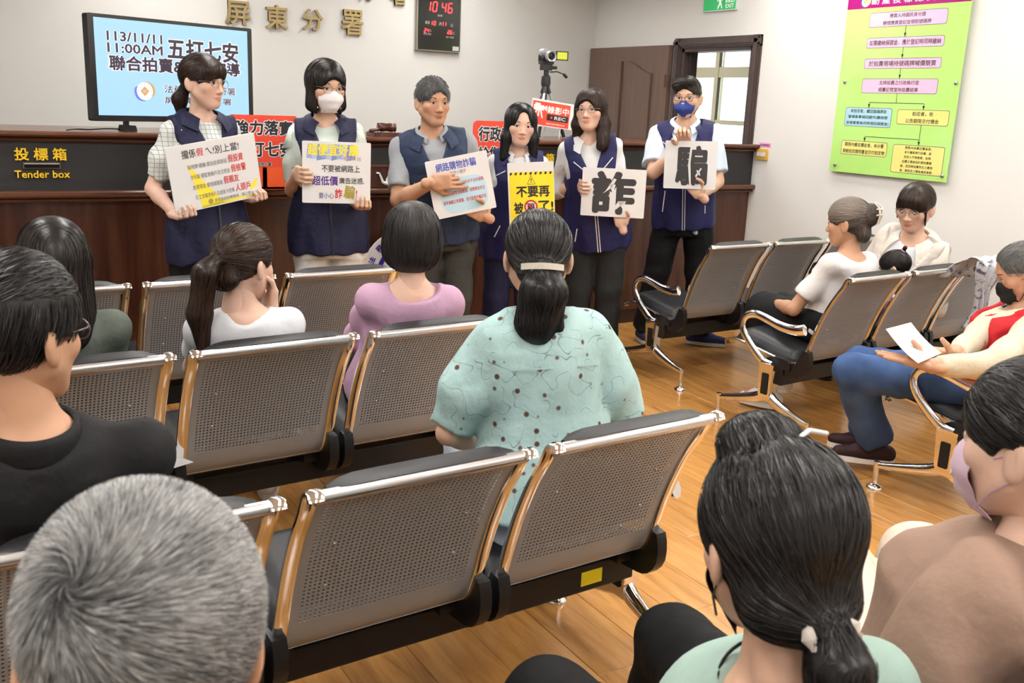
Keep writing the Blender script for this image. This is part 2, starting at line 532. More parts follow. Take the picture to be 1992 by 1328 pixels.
def plank_mesh(y0, y1):
    b = .0016; mb = MB(); w = PW / 2 - .0004
    P = lambda x0, x1, a, c, z: [(x0, a, z), (x1, a, z), (x1, c, z), (x0, c, z)]
    v = P(-w, w, y0, y1, -.012) + P(-w, w, y0, y1, -b) + P(-w + b, w - b, y0 + b, y1 - b, 0)
    f = [(8, 9, 10, 11)]
    for o in (0, 4):
        for k in range(4): f.append((o + k, o + (k + 1) % 4, o + 4 + (k + 1) % 4, o + 4 + k))
    mb.add(v, f); return mb.mesh('plank', floor_m)
pm_full = plank_mesh(-PL_ / 2 + .0004, PL_ / 2 - .0004)
rs = np.random.RandomState(3)
col = 0
x = 1.25 - PW * 11
while x + PW <= XR + .15:
    off = {12: 1.874, 13: 2.424, 21: 2.56}.get(col - 0, rs.uniform(0, PL_))
    y = off - PL_ * 4
    while y < 5.5:
        if y + PL_ > -.8:
            o = obj('plank', pm_full, sub, (min(x + PW / 2, XR + .04), y + PL_ / 2, 0))
        y += PL_
    x += PW; col += 1

def wall_box(name, lo, hi, m=wall_m):
    return tag(MB().box(lo, hi).build(name, m), None, None, None, 'structure')
wall_box('wall_back', (XL - .1, YB, -.05), (XR + .14, YB + .1, ZC))
wall_box('wall_left', (XL - .1, YF, -.05), (XL, YB, ZC))
wall_box('wall_front', (XL - .1, YF - .1, -.05), (XR + .1, YF, ZC))
wall_box('ceiling', (XL - .1, YF - .1, ZC), (XR + 2.4, YB + 1.3, ZC + .08), ceil_m)
# right wall with the doorway (opening y 5.50..6.30, top 1.975)
DY0, DY1, DZ = 5.50, 6.30, 1.975
wr = MB().box((XR, YF, -.05), (XR + .14, DY0, ZC)).box((XR, DY1, -.05), (XR + .14, YB, ZC)).box((XR, DY0, DZ), (XR + .14, DY1, ZC))
tag(wr.build('wall_right', wall_m), None, None, None, 'structure')

# door frame with stepped moulding
frame_m = noise_mat('dark_frame_wood', [(.3, (.055, .036, .034)), (.7, (.085, .058, .052))], (1, 1, .15), 30, rough=.42)
df = empty('trim_1', (XR, (DY0 + DY1) / 2, 0)); tag(df, None, None, None, 'structure')
def casing(lo, hi, axis):
    mb = MB()
    for k, (a, b) in enumerate(((0, .012), (.012, .022), (.022, .03))):
        ins = (0, .012, .026)[k]
        l = list(lo); h = list(hi)
        l[0] = -b; h[0] = -a + (.0 if k else .05)
        for i in (1, 2):
            if i != axis: l[i] += ins; h[i] -= ins
        mb.box(l, h)
    return mb
yc_ = (DY0 + DY1) / 2; hw = (DY1 - DY0) / 2
casing((0, -hw - .085, 0), (0, -hw + .003, DZ + .075), 2).build('jamb', frame_m, df)
casing((0, hw - .003, 0), (0, hw + .085, DZ + .075), 2).build('jamb', frame_m, df)
casing((0, -hw - .085, DZ - .003), (0, hw + .085, DZ + .075), 1).build('head_casing', frame_m, df)
MB().box((0, -hw, 0), (.14, -hw + .03, DZ)).box((0, hw - .03, 0), (.14, hw, DZ)).box((0, -hw, DZ - .03), (.14, hw, DZ)).box((.05, hw - .05, 0), (.075, hw - .03, DZ)).build('lining', frame_m, df)

# open door leaf lying back against the wall
door_m = noise_mat('brown_door', [(.3, (.135, .083, .062)), (.7, (.165, .104, .08))], (1, 1, .12), 25, rough=.45)
leaf = empty('door_1', (XR - .012, DY1 + .1, 0)); tag(leaf, 'brown panelled door swung open against the wall', None, None, 'structure')
LW = 1.1
MB().box((-.04, 0, .01), (0, LW, 2.0)).build('door_leaf', door_m, leaf)
def arch_panel(y0, y1, ztop_hi, ztop_lo, zb, hi_at_1):
    # raised panel with an S-curved shoulder
    pts = [(y0, zb), (y1, zb)]
    for k in range(13):
        t = k / 12; yy = y1 + (y0 - y1) * t; s = t if not hi_at_1 else 1 - t
        e = s * s * (3 - 2 * s)
        pts.append((yy, ztop_hi + (ztop_lo - ztop_hi) * e))
    return pts
for (a, b, hi1) in ((.19, .53, False), (.60, .94, True)):
    pts = arch_panel(a, b, 1.88, 1.78, 1.16, hi1)
    cy = np.mean([p[0] for p in pts]); cz = np.mean([p[1] for p in pts])
    MB().prism(pts, -.049, -.038, 0).build('panel_moulding', mat('door_groove', (.09, .055, .042), .5), leaf)
    pin = [(cy + (p[0] - cy) * .93, cz + (p[1] - cz) * .965) for p in pts]
    MB().prism(pin, -.056, -.04, 0).build('panel', door_m, leaf)
    pts = [(a, .2), (b, .2), (b, .98), (a, .98)]
    MB().prism(pts, -.049, -.038, 0).build('panel', door_m, leaf)
for z in (1.72, 1.0, .25):
    MB().tube([(-.04, -.012, z - .05), (-.04, -.012, z + .05)], .009, 8).box((-.046, -.012, z - .05), (-.036, .03, z + .05)).build('hinge', mat('old_brass', (.12, .07, .055), .4, .8), leaf)

# corridor behind the doorway with its own window
cw = mat('corridor_wall', (.78, .79, .77), .7)
wall_box('wall_corridor_end', (XR + .14, 8.6, -.05), (XR + 2.3, 8.7, ZC), cw)
wall_box('floor_corridor', (XR + .14, 4.4, -.05), (XR + 2.3, 8.6, 0), mat('corridor_floor', (.55, .5, .43), .3))
wall_box('wall_corridor_near', (XR + .14, 4.35, -.05), (XR + 2.3, 4.4, ZC), cw)
WX = 7.0
cwm = MB().box((WX, 4.4, -.05), (WX + .12, 8.6, .85)).box((WX, 4.4, 2.5), (WX + .12, 8.6, ZC)).box((WX, 4.4, .85), (WX + .12, 6.3, 2.5))
tag(cwm.build('wall_corridor_far', cw), None, None, None, 'structure')
win = empty('window_1', (WX, 7.4, .85)); tag(win, 'cream framed corridor window seen through the doorway', None, None, 'structure')
wf = mat('cream_window_frame', srgb(196, 184, 150), .5)
fr = MB()
for y in (-1.08, -.42, .35, .84, 1.17): fr.box((-.03, y - .028, 0), (.05, y + .028, 1.65))
for z, h in ((.02, .04), (.54, .022), (1.03, .05), (1.62, .04)): fr.box((-.025, -1.1, z - h), (.045, 1.2, z + h))
fr.build('window_frame', wf, win)
gl = mat('window_glass', (.9, .97, .95), .03, trans=1.0)
for (a, b) in ((-1.05, -.45), (-.39, .32), (.38, .81), (.87, 1.14)):
    for (c, d) in ((.06, .52), (.56, .98), (1.08, 1.58)):
        MB().box((.008, a, c), (.014, b, d)).build('pane', gl, win)
# the pale building across the yard, lit by the sky
tag(MB().box((9.5, 3, -2), (9.7, 14, 2.1)).build('facade_wall', mat('yard_wall', (.75, .8, .78), .8)), None, None, None, 'structure')

# skirting on the right wall
tag(MB().box((XR - .012, YF, 0), (XR, 5.35, .09)).build('baseboard_right', wall_m), None, None, None, 'structure')

# ------------------------------------------------------------------ ceiling lamps: recessed troffers with three tubes
tube_m = mat('fluorescent_tube', (1, 1, 1), .5, emit=(1.0, .985, .95), estr=TUBE_STRENGTH)
white_metal = mat('white_enamel', (.8, .8, .8), .35)
def troffer(x, y, lab):
    t = empty('ceiling_light', (x, y, ZC), 0, lab, 'ceiling light', 'ceiling troffers')
    MB().box((-.32, -.62, -.012), (-.29, .62, 0)).box((.29, -.62, -.012), (.32, .62, 0)).box((-.29, -.62, -.012), (.29, -.59, 0)).box((-.29, .59, -.012), (.29, .62, 0)).build('frame', white_metal, t)
    for k in (-1, 0, 1):
        MB().add([(.18 * k - .02, -.57, -.006), (.18 * k - .02, .57, -.006), (.18 * k + .02, .57, -.006), (.18 * k + .02, -.57, -.006)], [(0, 1, 2, 3)]).build('tube', tube_m, t)
    lv = MB()
    for k in range(9): lv.box((-.29, -.56 + .14 * k - .002, -.03), (.29, -.56 + .14 * k + .002, -.012))
    for k in (-1, 1): lv.box((.09 * k - .002, -.58, -.03), (.09 * k + .002, .58, -.012))
    lv.build('louvre', white_metal, t)
FIX = [(x, y) for x in (-.3, 1.5, 3.3, 4.75) for y in (-1.0, .9, 2.8, 4.7)] + [(1.5, 6.6), (3.6, 6.6)]
for i, (x, y) in enumerate(FIX):
    cn = {-.3: 'at the far left', 1.5: 'left of centre', 3.3: 'over the aisle', 4.75: 'beside the right wall', 3.6: 'near the door'}[x]
    rn = {-1.0: 'behind all the seats', .9: 'over the rear seats', 2.8: 'over the middle seats', 4.7: 'over the people standing', 6.6: 'behind the counter'}[y]
    troffer(x, y, 'recessed three-tube ceiling light %s, %s' % (rn, cn))
# ------------------------------------------------------------------ beam seating with perforated steel shells
chrome = mat('chrome', (.82, .82, .83), .07, 1.0)
steel = mat('perforated_steel', (.315, .328, .345), .42, .25, bump=(400, .02, .0005))
rim_m = mat('satin_steel_rim', (.62, .62, .63), .25, .9)
vinyl = mat('black_vinyl', (.013, .013, .015), .42, spec=.35, bump=(90, .05, .001))
blackp = mat('black_enamel', (.010, .010, .011), .38, spec=.35)
SEAT_P, SEAT_W = .54, .50
def smooth_poly(pts, n):
    P = np.array(pts, float); d = np.r_[0, np.cumsum(np.linalg.norm(np.diff(P, axis=0), axis=1))]
    # Catmull-Rom resample
    t = np.linspace(0, d[-1], n); out = []
    for tt in t:
        i = min(max(np.searchsorted(d, tt) - 1, 0), len(P) - 2)
        u = (tt - d[i]) / (d[i + 1] - d[i] + 1e-9)
        p0 = P[max(i - 1, 0)]; p1 = P[i]; p2 = P[i + 1]; p3 = P[min(i + 2, len(P) - 1)]
        out.append(.5 * ((2 * p1) + (-p0 + p2) * u + (2 * p0 - 5 * p1 + 4 * p2 - p3) * u * u + (-p0 + 3 * p1 - 3 * p2 + p3) * u ** 3))
    return np.array(out)
BACK = [(-.092, .790), (-.062, .755), (-.02, .69), (.02, .61), (.052, .53), (.078, .45), (.098, .40), (.118, .375)]
SEAT = [(.118, .375), (.15, .362), (.25, .366), (.38, .385), (.48, .40), (.54, .40), (.572, .385)]
back_prof = smooth_poly(BACK, 60)
def prof_at(P, s):
    d = np.r_[0, np.cumsum(np.linalg.norm(np.diff(P, axis=0), axis=1))]
    s = np.asarray(s) * d[-1]
    return np.stack([np.interp(s, d, P[:, 0]), np.interp(s, d, P[:, 1])], -1)
def prof_n(P, s):
    e = .004; a = prof_at(P, np.clip(np.asarray(s) - e, 0, 1)); b = prof_at(P, np.clip(np.asarray(s) + e, 0, 1))
    t = b - a; t /= np.linalg.norm(t, axis=-1)[..., None]
    return np.stack([-t[..., 1], t[..., 0]], -1)      # points to the front / up side for back running downwards
def perforated():
    L = float(np.sum(np.linalg.norm(np.diff(back_prof, axis=0), axis=1)))
    W0 = SEAT_W - .05
    p = .0105
    nx, ny = 38, 34
    mx = (W0 - nx * p) / 2
    s0 = .055; my = s0 * L
    x0 = .025
    V = []; F = []; key = {}
    def vid(x, s, side):
        k = (round(x, 5), round(s, 5), side)
        if k not in key:
            q = prof_at(back_prof, s / L); n = prof_n(back_prof, s / L)
            q = q - n * (.0018 if side else 0)
            key[k] = len(V); V.append((x, q[0], q[1]))
        return key[k]
    def quads(pts):
        for side in (0, 1):
            ids = [vid(x, s, side) for x, s in pts]
            F.append(ids if side == 0 else ids[::-1])
    dirs = [(1, 0), (1, 1), (0, 1), (-1, 1), (-1, 0), (-1, -1), (0, -1), (1, -1)]
    for j in range(ny):
        for i in range(nx):
            cx = x0 + mx + (i + .5) * p; cs = my + (j + .5) * p
            outer = [(cx + dx * p / 2, cs + dy * p / 2) for dx, dy in dirs]
            r = .0031
            inner = [(cx + r * math.cos(k * math.pi / 4), cs + r * math.sin(k * math.pi / 4)) for k in range(8)]
            for k in range(8):
                k2 = (k + 1) % 8
                quads([outer[k], outer[k2], inner[k2], inner[k]])
                a, b = inner[k], inner[k2]
                F.append([vid(*a, 0), vid(*b, 0), vid(*b, 1), vid(*a, 1)])
    # plain margins
    def strip(xa, xb, sa, sb, nxx, nss):
        for i in range(nxx):
            for j in range(nss):
                xs = [xa + (xb - xa) * (i + t) / nxx for t in (0, 1)]; ss = [sa + (sb - sa) * (j + t) / nss for t in (0, 1)]
                quads([(xs[0], ss[0]), (xs[1], ss[0]), (xs[1], ss[1]), (xs[0], ss[1])])
    sa, sb = my, my + ny * p
    strip(x0, x0 + mx, sa, sb, 1, 34); strip(x0 + mx + nx * p, x0 + W0, sa, sb, 1, 34)
    strip(x0, x0 + W0, 0, sa, 1, 3); strip(x0, x0 + W0, sb, L, 1, 12)
    me = bpy.data.meshes.new('back_shell'); me.from_pydata(V, [], F); me.materials.append(steel)
    me.polygons.foreach_set('use_smooth', [True] * len(F)); me.set_sharp_from_angle(angle=math.radians(35)); me.update()
    return me
shell_me = perforated()
def mk_seat_meshes():
    out = {}
    # rounded top rim tube with turned-over lip
    out['top_rim'] = MB().tube([(.02, -.099, .797), (SEAT_W - .02, -.099, .797)], .0135, 12).mesh('top_rim', rim_m, True, 40)
    # seat pan
    sp = smooth_poly(SEAT, 24); G = [[(x, a, b) for x in np.linspace(.02, SEAT_W - .02, 3)] for a, b in sp]
    out['seat_pan'] = MB().slab(G, .003).mesh('seat_pan', steel, True, 40)
    # chrome side rails following back and seat
    full = np.concatenate([smooth_poly([(-.115, .795), (-.105, .81), (-.085, .80)] + BACK[1:], 40), smooth_poly(SEAT, 24)[1:], [(.574, .372), (.562, .362)]])
    for k, xx in enumerate((0, SEAT_W - .03)):
        P = np.array([(xx + .015, a, b) for a, b in full])
        T = np.gradient(P, axis=0); T /= np.linalg.norm(T, axis=1)[:, None]
        Nn = np.stack([0 * T[:, 0], -T[:, 2], T[:, 1]], 1)
        G = []
        for sgn_x, sgn_n in ((-1, .3), (-1, -.7), (-.6, -1), (.6, -1), (1, -.7), (1, .3), (.5, .8), (-.5, .8)):
            G.append(P + np.array([.0155 * sgn_x, 0, 0]) + Nn * .007 * sgn_n)
        G = np.stack(G, 1)
        mb = MB().grid(G, 0, True); n = len(P)
        mb.f.append(list(range(8))[::-1]); mb.f.append(list(range((n - 1) * 8, n * 8))); mb.mi += [0, 0]
        out['side_rail%d' % k] = mb.mesh('side_rail', chrome, True, 50)
    # pads
    def pad(P, s0, s1, th, x0, x1, flip, curl=0):
        ns, nx = 22, 15; G = []; H = []
        for s in np.linspace(s0, s1, ns):
            q = prof_at(P, np.clip(s, 0, 1)); n = prof_n(P, np.clip(s, 0, 1))
            if s < 0:
                q = q + np.array([-.022, .03]) * (-s / .08) * .55
            e = (s - s0) / (s1 - s0); ed = min(1, (1 - abs(2 * e - 1)) * 6 + .03) ** .5
            a = []; c = []
            for u in np.linspace(0, 1, nx):
                eu = min(1, (1 - abs(2 * u - 1)) * 4 + .02) ** .5
                t = th * ed * eu * (1 + .10 * math.sin(u * math.pi))
                x = x0 + (x1 - x0) * u
                a.append((x, q[0] + n[0] * t, q[1] + n[1] * t)); c.append((x, q[0] + n[0] * .001, q[1] + n[1] * .001))
            G.append(a); H.append(c)
        mb = MB().grid(G).grid(np.array(H)[:, ::-1])
        m, n_ = ns, nx; o = m * n_
        idx = lambda i, k: i * n_ + k
        jdx = lambda i, k: o + i * n_ + (n_ - 1 - k)
        for i in range(m - 1):
            for k in (0, n_ - 1): mb.f.append([idx(i, k), idx(i + 1, k), jdx(i + 1, k), jdx(i, k)]); mb.mi.append(0)
        for k in range(n_ - 1):
            for i in (0, m - 1): mb.f.append([idx(i, k), idx(i, k + 1), jdx(i, k + 1), jdx(i, k)]); mb.mi.append(0)
        return mb
    out['seat_pad'] = pad(smooth_poly(SEAT, 40), .12, .93, .048, .032, SEAT_W - .032, False).mesh('seat_pad', vinyl, True, 60)
    # back pad: rolls over the top of the shell
    prof = smooth_poly([(-.102, .807), (-.093, .811), (-.077, .801), (-.049, .762), (-.005, .70), (.035, .61), (.066, .53), (.085, .475)], 40)
    out['back_pad'] = pad(prof, 0.0, 1.0, .024, .045, SEAT_W - .045, False).mesh('back_pad', vinyl, True, 60)
    # cast bracket: curved hook from the shell to the beam
    bp = smooth_poly([(.060, .435), (.05, .40), (.055, .35), (.09, .31), (.15, .30), (.29, .30), (.31, .335), (.27, .352), (.17, .352), (.13, .365), (.108, .40), (.09, .44)], 26)
    out['bracket0'] = MB().prism([(a, b) for a, b in bp], -.010, .022, 0).mesh('bracket', blackp, True, 35)
    out['bracket1'] = MB().prism([(a, b) for a, b in bp], SEAT_W - .022, SEAT_W + .010, 0).mesh('bracket', blackp, True, 35)
    # lobed lower casting across the joint on the beam
    out['cradle0'] = MB().prism([(a, b) for a, b in smooth_poly([(.15, .325), (.15, .36), (.19, .375), (.26, .372), (.30, .35), (.30, .325)], 12)], -.02, .07, 0).mesh('cradle', blackp, True, 35)
    out['cradle1'] = MB().prism([(a, b) for a, b in smooth_poly([(.15, .325), (.15, .36), (.19, .375), (.26, .372), (.30, .35), (.30, .325)], 12)], SEAT_W - .07, SEAT_W + .02, 0).mesh('cradle', blackp, True, 35)
    # rivets and bolts
    def dome(r, h): return [(r, 0), (r * .92, h * .5), (r * .6, h * .9), (.0005, h)]
    bl = {}
    out['bolt0'] = MB().lathe([(r, -h) for r, h in dome(.008, .006)], (.008, .074, .42), 10, 0, 1).mesh('bolt', chrome, True)
    out['bolt1'] = MB().lathe([(r, -h) for r, h in dome(.008, .006)], (SEAT_W - .008, .074, .42), 10, 0, 1).mesh('bolt', chrome, True)
    rv = []
    for k, (xx, s) in enumerate(((.10, .36), (SEAT_W - .10, .36), (.10, .62), (SEAT_W - .10, .62))):
        q = prof_at(back_prof, s); n = prof_n(back_prof, s); q = q - n * .0018
        out['rivet%d' % k] = MB().lathe([(r, -h) for r, h in dome(.0045, .003)], (xx, q[0], q[1]), 8, 0, 1).mesh('rivet', rim_m, True)
    return out
seat_meshes = mk_seat_meshes()
def mk_leg_meshes():
    o = {}
    arm = smooth_poly([(.235, .335), (.29, .345), (.36, .395), (.42, .455), (.437, .505), (.415, .545), (.36, .562), (.29, .552), (.2, .533), (.12, .532), (.07, .545)], 40)
    r = np.interp(np.linspace(0, 1, 40), [0, .25, .5, .75, 1], [.016, .015, .014, .016, .02])
    o['armrest'] = MB().tube([(0, a, b) for a, b in arm], r, 12, 0, (1.35, .8), (1, 0, 0)).mesh('armrest', chrome, True, 50)
    p = [(.205, .345), (.295, .345), (.285, .20), (.272, .165), (.212, .165), (.215, .20)]
    o['post'] = MB().prism(p, -.026, .026, 0).mesh('post', chrome, True, 30)
    o['inlay'] = MB().rbox((-.029, .228, .195), (.029, .268, .30), .006, 0, 0).mesh('inlay', mat('black_rubber', (.015, .015, .015), .6))
    f1 = smooth_poly([(.245, .20), (.30, .165), (.40, .135), (.48, .115), (.545, .10)], 16)
    o['front_leg'] = MB().tube([(0, a, b) for a, b in f1], np.linspace(.032, .013, 16), 12, 0, (1, .75), (1, 0, 0)).mesh('leg', chrome, True, 50)
    f2 = smooth_poly([(.25, .20), (.20, .165), (.12, .135), (.05, .118), (-.005, .108)], 16)
    o['rear_leg'] = MB().tube([(0, a, b) for a, b in f2], np.linspace(.032, .013, 16), 12, 0, (1, .75), (1, 0, 0)).mesh('leg', chrome, True, 50)
    fp = [(.013, .118), (.014, .112), (.013, .10), (.011, .025), (.012, .022), (.03, .012), (.034, .004), (.034, 0)]
    o['foot_f'] = MB().lathe(fp, (0, .545, 0), 16).mesh('foot', chrome, True, 40)
    o['foot_r'] = MB().lathe(fp, (0, -.003, 0), 16).mesh('foot', chrome, True, 40)
    return o
leg_meshes = mk_leg_meshes()
beam_meshes = {}
sticker_m = mat('yellow_sticker', srgb(235, 220, 30), .5)
def bench(x, y, rot, n, label, sx=1.0, sticker=False, legs=(0, 1)):
    b = empty('beam_bench', (x, y, 0), math.radians(rot), label, 'bench', 'steel waiting benches')
    b.scale = (sx, 1, 1)
    for i in range(n):
        dx = i * SEAT_P
        sh = obj('back_shell', shell_me, b, (dx, 0, 0))
        for k, me in seat_meshes.items():
            if k.startswith('rivet'): obj('rivet', me, sh)
            elif k.startswith('bolt'): obj('bolt', me, b, (dx, 0, 0))
            else: obj(me.name.split('.')[0], me, b, (dx, 0, 0))
    Lx = n * SEAT_P - .04
    if n not in beam_meshes:
        beam_meshes[n] = MB().rbox((-.02, .185, .245), (Lx + .02, .275, .325), .006, 0, 0).mesh('beam', blackp, False)
    bo = obj('beam', beam_meshes[n], b)
    if sticker:
        m = MB().box((Lx - .16, .1835, .265), (Lx - .09, .1855, .305))
        obj('sticker', m.mesh('sticker', sticker_m), b)
    for k in legs:
        xx = -.045 if k == 0 else Lx + .045
        for nm in ('armrest', 'post', 'front_leg', 'rear_leg'):
            o = obj(leg_meshes[nm].name.split('.')[0], leg_meshes[nm], b, (xx, 0, 0))
            if nm == 'post': obj('inlay', leg_meshes['inlay'], o)
            if nm == 'front_leg': obj('foot', leg_meshes['foot_f'], o)
            if nm == 'rear_leg': obj('foot', leg_meshes['foot_r'], o)
    return b
bench(.525 - SEAT_P, 1.635, 3.3, 3, 'steel bench in the foreground, with a yellow sticker on its beam', sticker=True)
bench(.565 - SEAT_P, 2.69, 4.2, 3, 'steel bench on the left, behind the woman in pink', )
bench(.635 - SEAT_P * 1, 3.745, 3.0, 3, 'steel bench on the left nearest the dark wood counter')
bench(-.03, .56, 3.3, 3, 'steel bench at the bottom edge under the grey-haired man')
bench(3.505, 3.93, 2.3, 3, 'steel bench on the right nearest the counter, empty, with chrome armrest', .90)
bench(3.435, 2.96, 4.6, 3, 'steel bench on the right with the floral scarf over its back', .90)
bench(3.36, 1.93, 3.5, 3, 'steel bench at the right edge under the man in the red vest', .92)
# ------------------------------------------------------------------ the long service counter
CY = 5.374
wood = noise_mat('mahogany', [(.25, (.032, .0105, .006)), (.5, (.062, .021, .012)), (.75, (.095, .036, .021))], (1.2, 1.2, .12), 14, 5, rough=.26, bump=.03, distortion=.4, bdist=.002)
wood_h = noise_mat('mahogany_moulding', [(.25, (.070, .024, .013)), (.6, (.125, .048, .028)), (.8, (.16, .065, .038))], (.15, 1.2, 1.2), 14, 5, rough=.22, distortion=.4)
felt = mat('black_panel', (.018, .018, .019), .5)
yel = mat('yellow_letter', srgb(250, 205, 30), .5)
ct = empty('service_counter', (1.9, CY, 0), 0, 'long dark mahogany service counter with black panels and yellow lettering', 'counter')
CX0, CX1 = XL - 1.9, XR - 1.9 - .004
def cbox(lo, hi): return MB().box(lo, hi)
cbox((CX0, .03, .10), (CX1, .10, .955)).build('front_board', wood, ct)
cbox((CX0, .05, 0), (CX1, .10, .10)).build('plinth', mat('plinth_dark', (.03, .012, .008), .5), ct)
def moulding(prof, name):
    MB().prism(prof, CX0, CX1, 0).build(name, wood_h, ct, True, 25)
moulding([(.03, .925), (-.005, .925), (-.012, .932), (-.005, .94), (.0, .946), (-.022, .948), (-.03, .958), (-.03, .972), (-.022, .98), (.03, .982)], 'ledge_moulding')
moulding([(.05, 1.222), (.0, 1.222), (-.008, 1.23), (-.002, 1.24), (.004, 1.244), (-.028, 1.246), (-.04, 1.256), (-.04, 1.266), (-.03, 1.2735), (.05, 1.2735)], 'top_moulding')
cbox((CX0, .02, .978), (CX1, .08, 1.225)).build('black_panel', felt, ct)
cbox((CX0, .051, 1.255), (CX1, .72, 1.2735)).build('counter_top', wood_h, ct)
# tender box slot and lettering
for k, px in enumerate((82, 1040)):
    cx = (atY(px, 323, CY)[0] - 1.9) if k == 0 else 1.50
    sl = MB().box((cx - .085, .004, 1.090), (cx + .085, .0195, 1.120)).build('slot_frame', mat('bronze', (.17, .11, .07), .35, .6), ct)
    MB().box((cx - .079, .002, 1.094), (cx + .079, .006, 1.111)).build('slot', mat('slot_black', (.002, .002, .002), .8), sl)
    MB().box((cx - .079, .002, 1.111), (cx + .079, .006, 1.116)).build('slot_flap', mat('bright_steel', (.7, .7, .66), .25, .9), sl)
    mb = MB(); text_fit(mb, '投 標 箱', 0, 0, .235, .062, bold=.022, extrude=.01)
    mb.xf(frame_mat((cx - .002, .016, 1.160), (1, 0, 0), (0, 0, 1), (0, -1, 0))); mb.build('lettering', yel, ct)
    mb = MB(); text_fit(mb, 'Tender box', 0, 0, .25, .036, bold=.012, extrude=.01)
    mb.xf(frame_mat((cx + .0, .016, 1.062), (1, 0, 0), (0, 0, 1), (0, -1, 0))); mb.build('lettering', yel, ct)

# wooden plaque with white teapot standing on the ledge
tp = empty('teapot_plaque', (2.37, CY - .012, .982), 0, 'brown wooden plaque with a white teapot cut-out on the counter ledge', 'plaque')
MB().box((-.19, -.012, 0), (.19, .012, .128)).build('board', wood, tp)
MB().box((-.2, -.016, .124), (.2, .016, .134)).build('cap', wood_h, tp)
pot = [(-.035, .012), (.035, .012), (.05, .03), (.05, .05), (.035, .075), (.022, .092), (.012, .1), (.008, .108), (-.008, .108), (-.012, .1), (-.022, .092), (-.035, .075), (-.05, .05), (-.05, .03)]
wp = mat('white_plastic', (.78, .78, .76), .4)
MB().prism(pot, -.019, -.011, 1).lathe([(.001, 0), (.006, .003), (.001, .008)], (0, -.015, .11), 10).build('teapot', wp, tp)
MB().tube([(-.045, -.015, .025), (-.07, -.015, .035), (-.08, -.015, .06), (-.092, -.015, .085), (-.11, -.015, .088)], [.011, .009, .007, .006, .006], 8).build('spout', wp, tp)
MB().tube([(.045, -.015, .075), (.065, -.015, .085), (.08, -.015, .065), (.07, -.015, .04), (.048, -.015, .03)], .005, 8).build('handle', wp, tp)

# gavel on its sound block
gb = empty('gavel', (2.385, 5.52, 1.274 + .024), math.radians(-12), 'small turned dark wooden gavel lying on its block on the counter', 'gavel')
gw = mat('gavel_wood', (.075, .022, .014), .2)
MB().lathe([(.001, -.058), (.024, -.056), (.027, -.05), (.022, -.043), (.027, -.036), (.026, -.02), (.023, 0), (.026, .02), (.027, .036), (.022, .043), (.027, .05), (.024, .056), (.001, .058)], (.01, 0, .028), 18, 0, 0).build('head', gw, gb, True, 40)
MB().tube([(-.005, .0, .028), (-.06, -.06, .014), (-.11, -.12, .008)], [.008, .009, .011], 10).build('handle', gw, gb, True)
sb = MB().rbox((2.29, 5.43, 1.274), (2.48, 5.60, 1.298), .03, 0, 2, 5).build('sound_block', wood_h)
tag(sb, 'flat square wooden sound block under the gavel on the counter', 'sound block')

# ------------------------------------------------------------------ television on the counter
pl = atY(171, 130, 5.47); dl = float((pl - np.array([0, 0, CAM_H])) @ _f)
pr = atD(487, 143, dl * 1.15)
dvec = unit([pr[0] - pl[0], pr[1] - pl[1], 0]); tw = float(np.hypot(pr[0] - pl[0], pr[1] - pl[1]))
ztop = float(atY(165, 24, 5.47)[2]); zbot = float(atY(177, 235, 5.47)[2]); th = ztop - zbot
nrm = np.cross([0, 0, 1.0], dvec) * -1
if nrm[1] > 0: nrm = -nrm
tvc = (np.array([pl[0], pl[1], 0]) + np.array([pr[0], pr[1], 0])) / 2
tv = empty('television', (tvc[0], tvc[1], zbot), math.atan2(dvec[1], dvec[0]), 'large black flat television showing a blue slide on the counter', 'television')
tvb = mat('tv_black', (.012, .012, .013), .25)
MB().rbox((-tw / 2, -.02, 0), (tw / 2, .03, th), .01, 0, 1).build('casing', tvb, tv)
scr = mat('screen_glow', (.02, .02, .02), .3, emit=srgb(168, 214, 248), estr=.85)
bx_, bz_ = .032, .018
sw, sh_ = tw - 2 * bx_ , th - 2 * bz_ - .012
MB().box((-sw / 2, -.0225, bz_ + .012), (sw / 2, -.02, bz_ + .012 + sh_)).build('screen', scr, tv)
def flat_part(name, mb, m, parent, off, z0, zmul=1):
    """flat print in XY put upright on a part whose front looks to -Y"""
    mb.xf(frame_mat((0, -off, z0), (1, 0, 0), (0, 0, 1), (0, -1, 0)))
    return mb.build(name, m, parent)
ink = mat('screen_ink', (.01, .01, .01), .4, emit=(.045, .02, .05), estr=.6)
halo = mat('screen_halo', (.1, .1, .1), .4, emit=(.93, .88, .97), estr=.75)
zs = bz_ + .012; X = lambda t: -sw / 2 + sw * t; Z = lambda t: sh_ * (1 - t)
def tv_text(s, x0, x1, y0, y1, bold=.02, hal=.05):
    a = (X(x0) + X(x1)) / 2, (Z(y0) + Z(y1)) / 2, X(x1) - X(x0), Z(y0) - Z(y1)
    mh = MB(); text_fit(mh, s, a[0], a[1], a[2] * 1.02, a[3] * 1.10, z=.0006, bold=bold + hal); o = flat_part('lettering_halo', mh, halo, tv, .0226, zs)
    mi = MB(); text_fit(mi, s, *a, z=.0012, bold=bold); flat_part('lettering', mi, ink, o, .0226, zs)
tv_text('113/11/11', .07, .41, .125, .225)
tv_text('11:00AM', .07, .41, .245, .345)
tv_text('五打七安', .44, .93, .145, .375, .03)
tv_text('聯合拍賣&打詐宣導', .075, .94, .37, .53, .03)
tv_text('法務部行政執行署', .41, .90, .66, .745, .008, .03)
tv_text('屏　東　分　署', .41, .87, .785, .86, .012, .03)
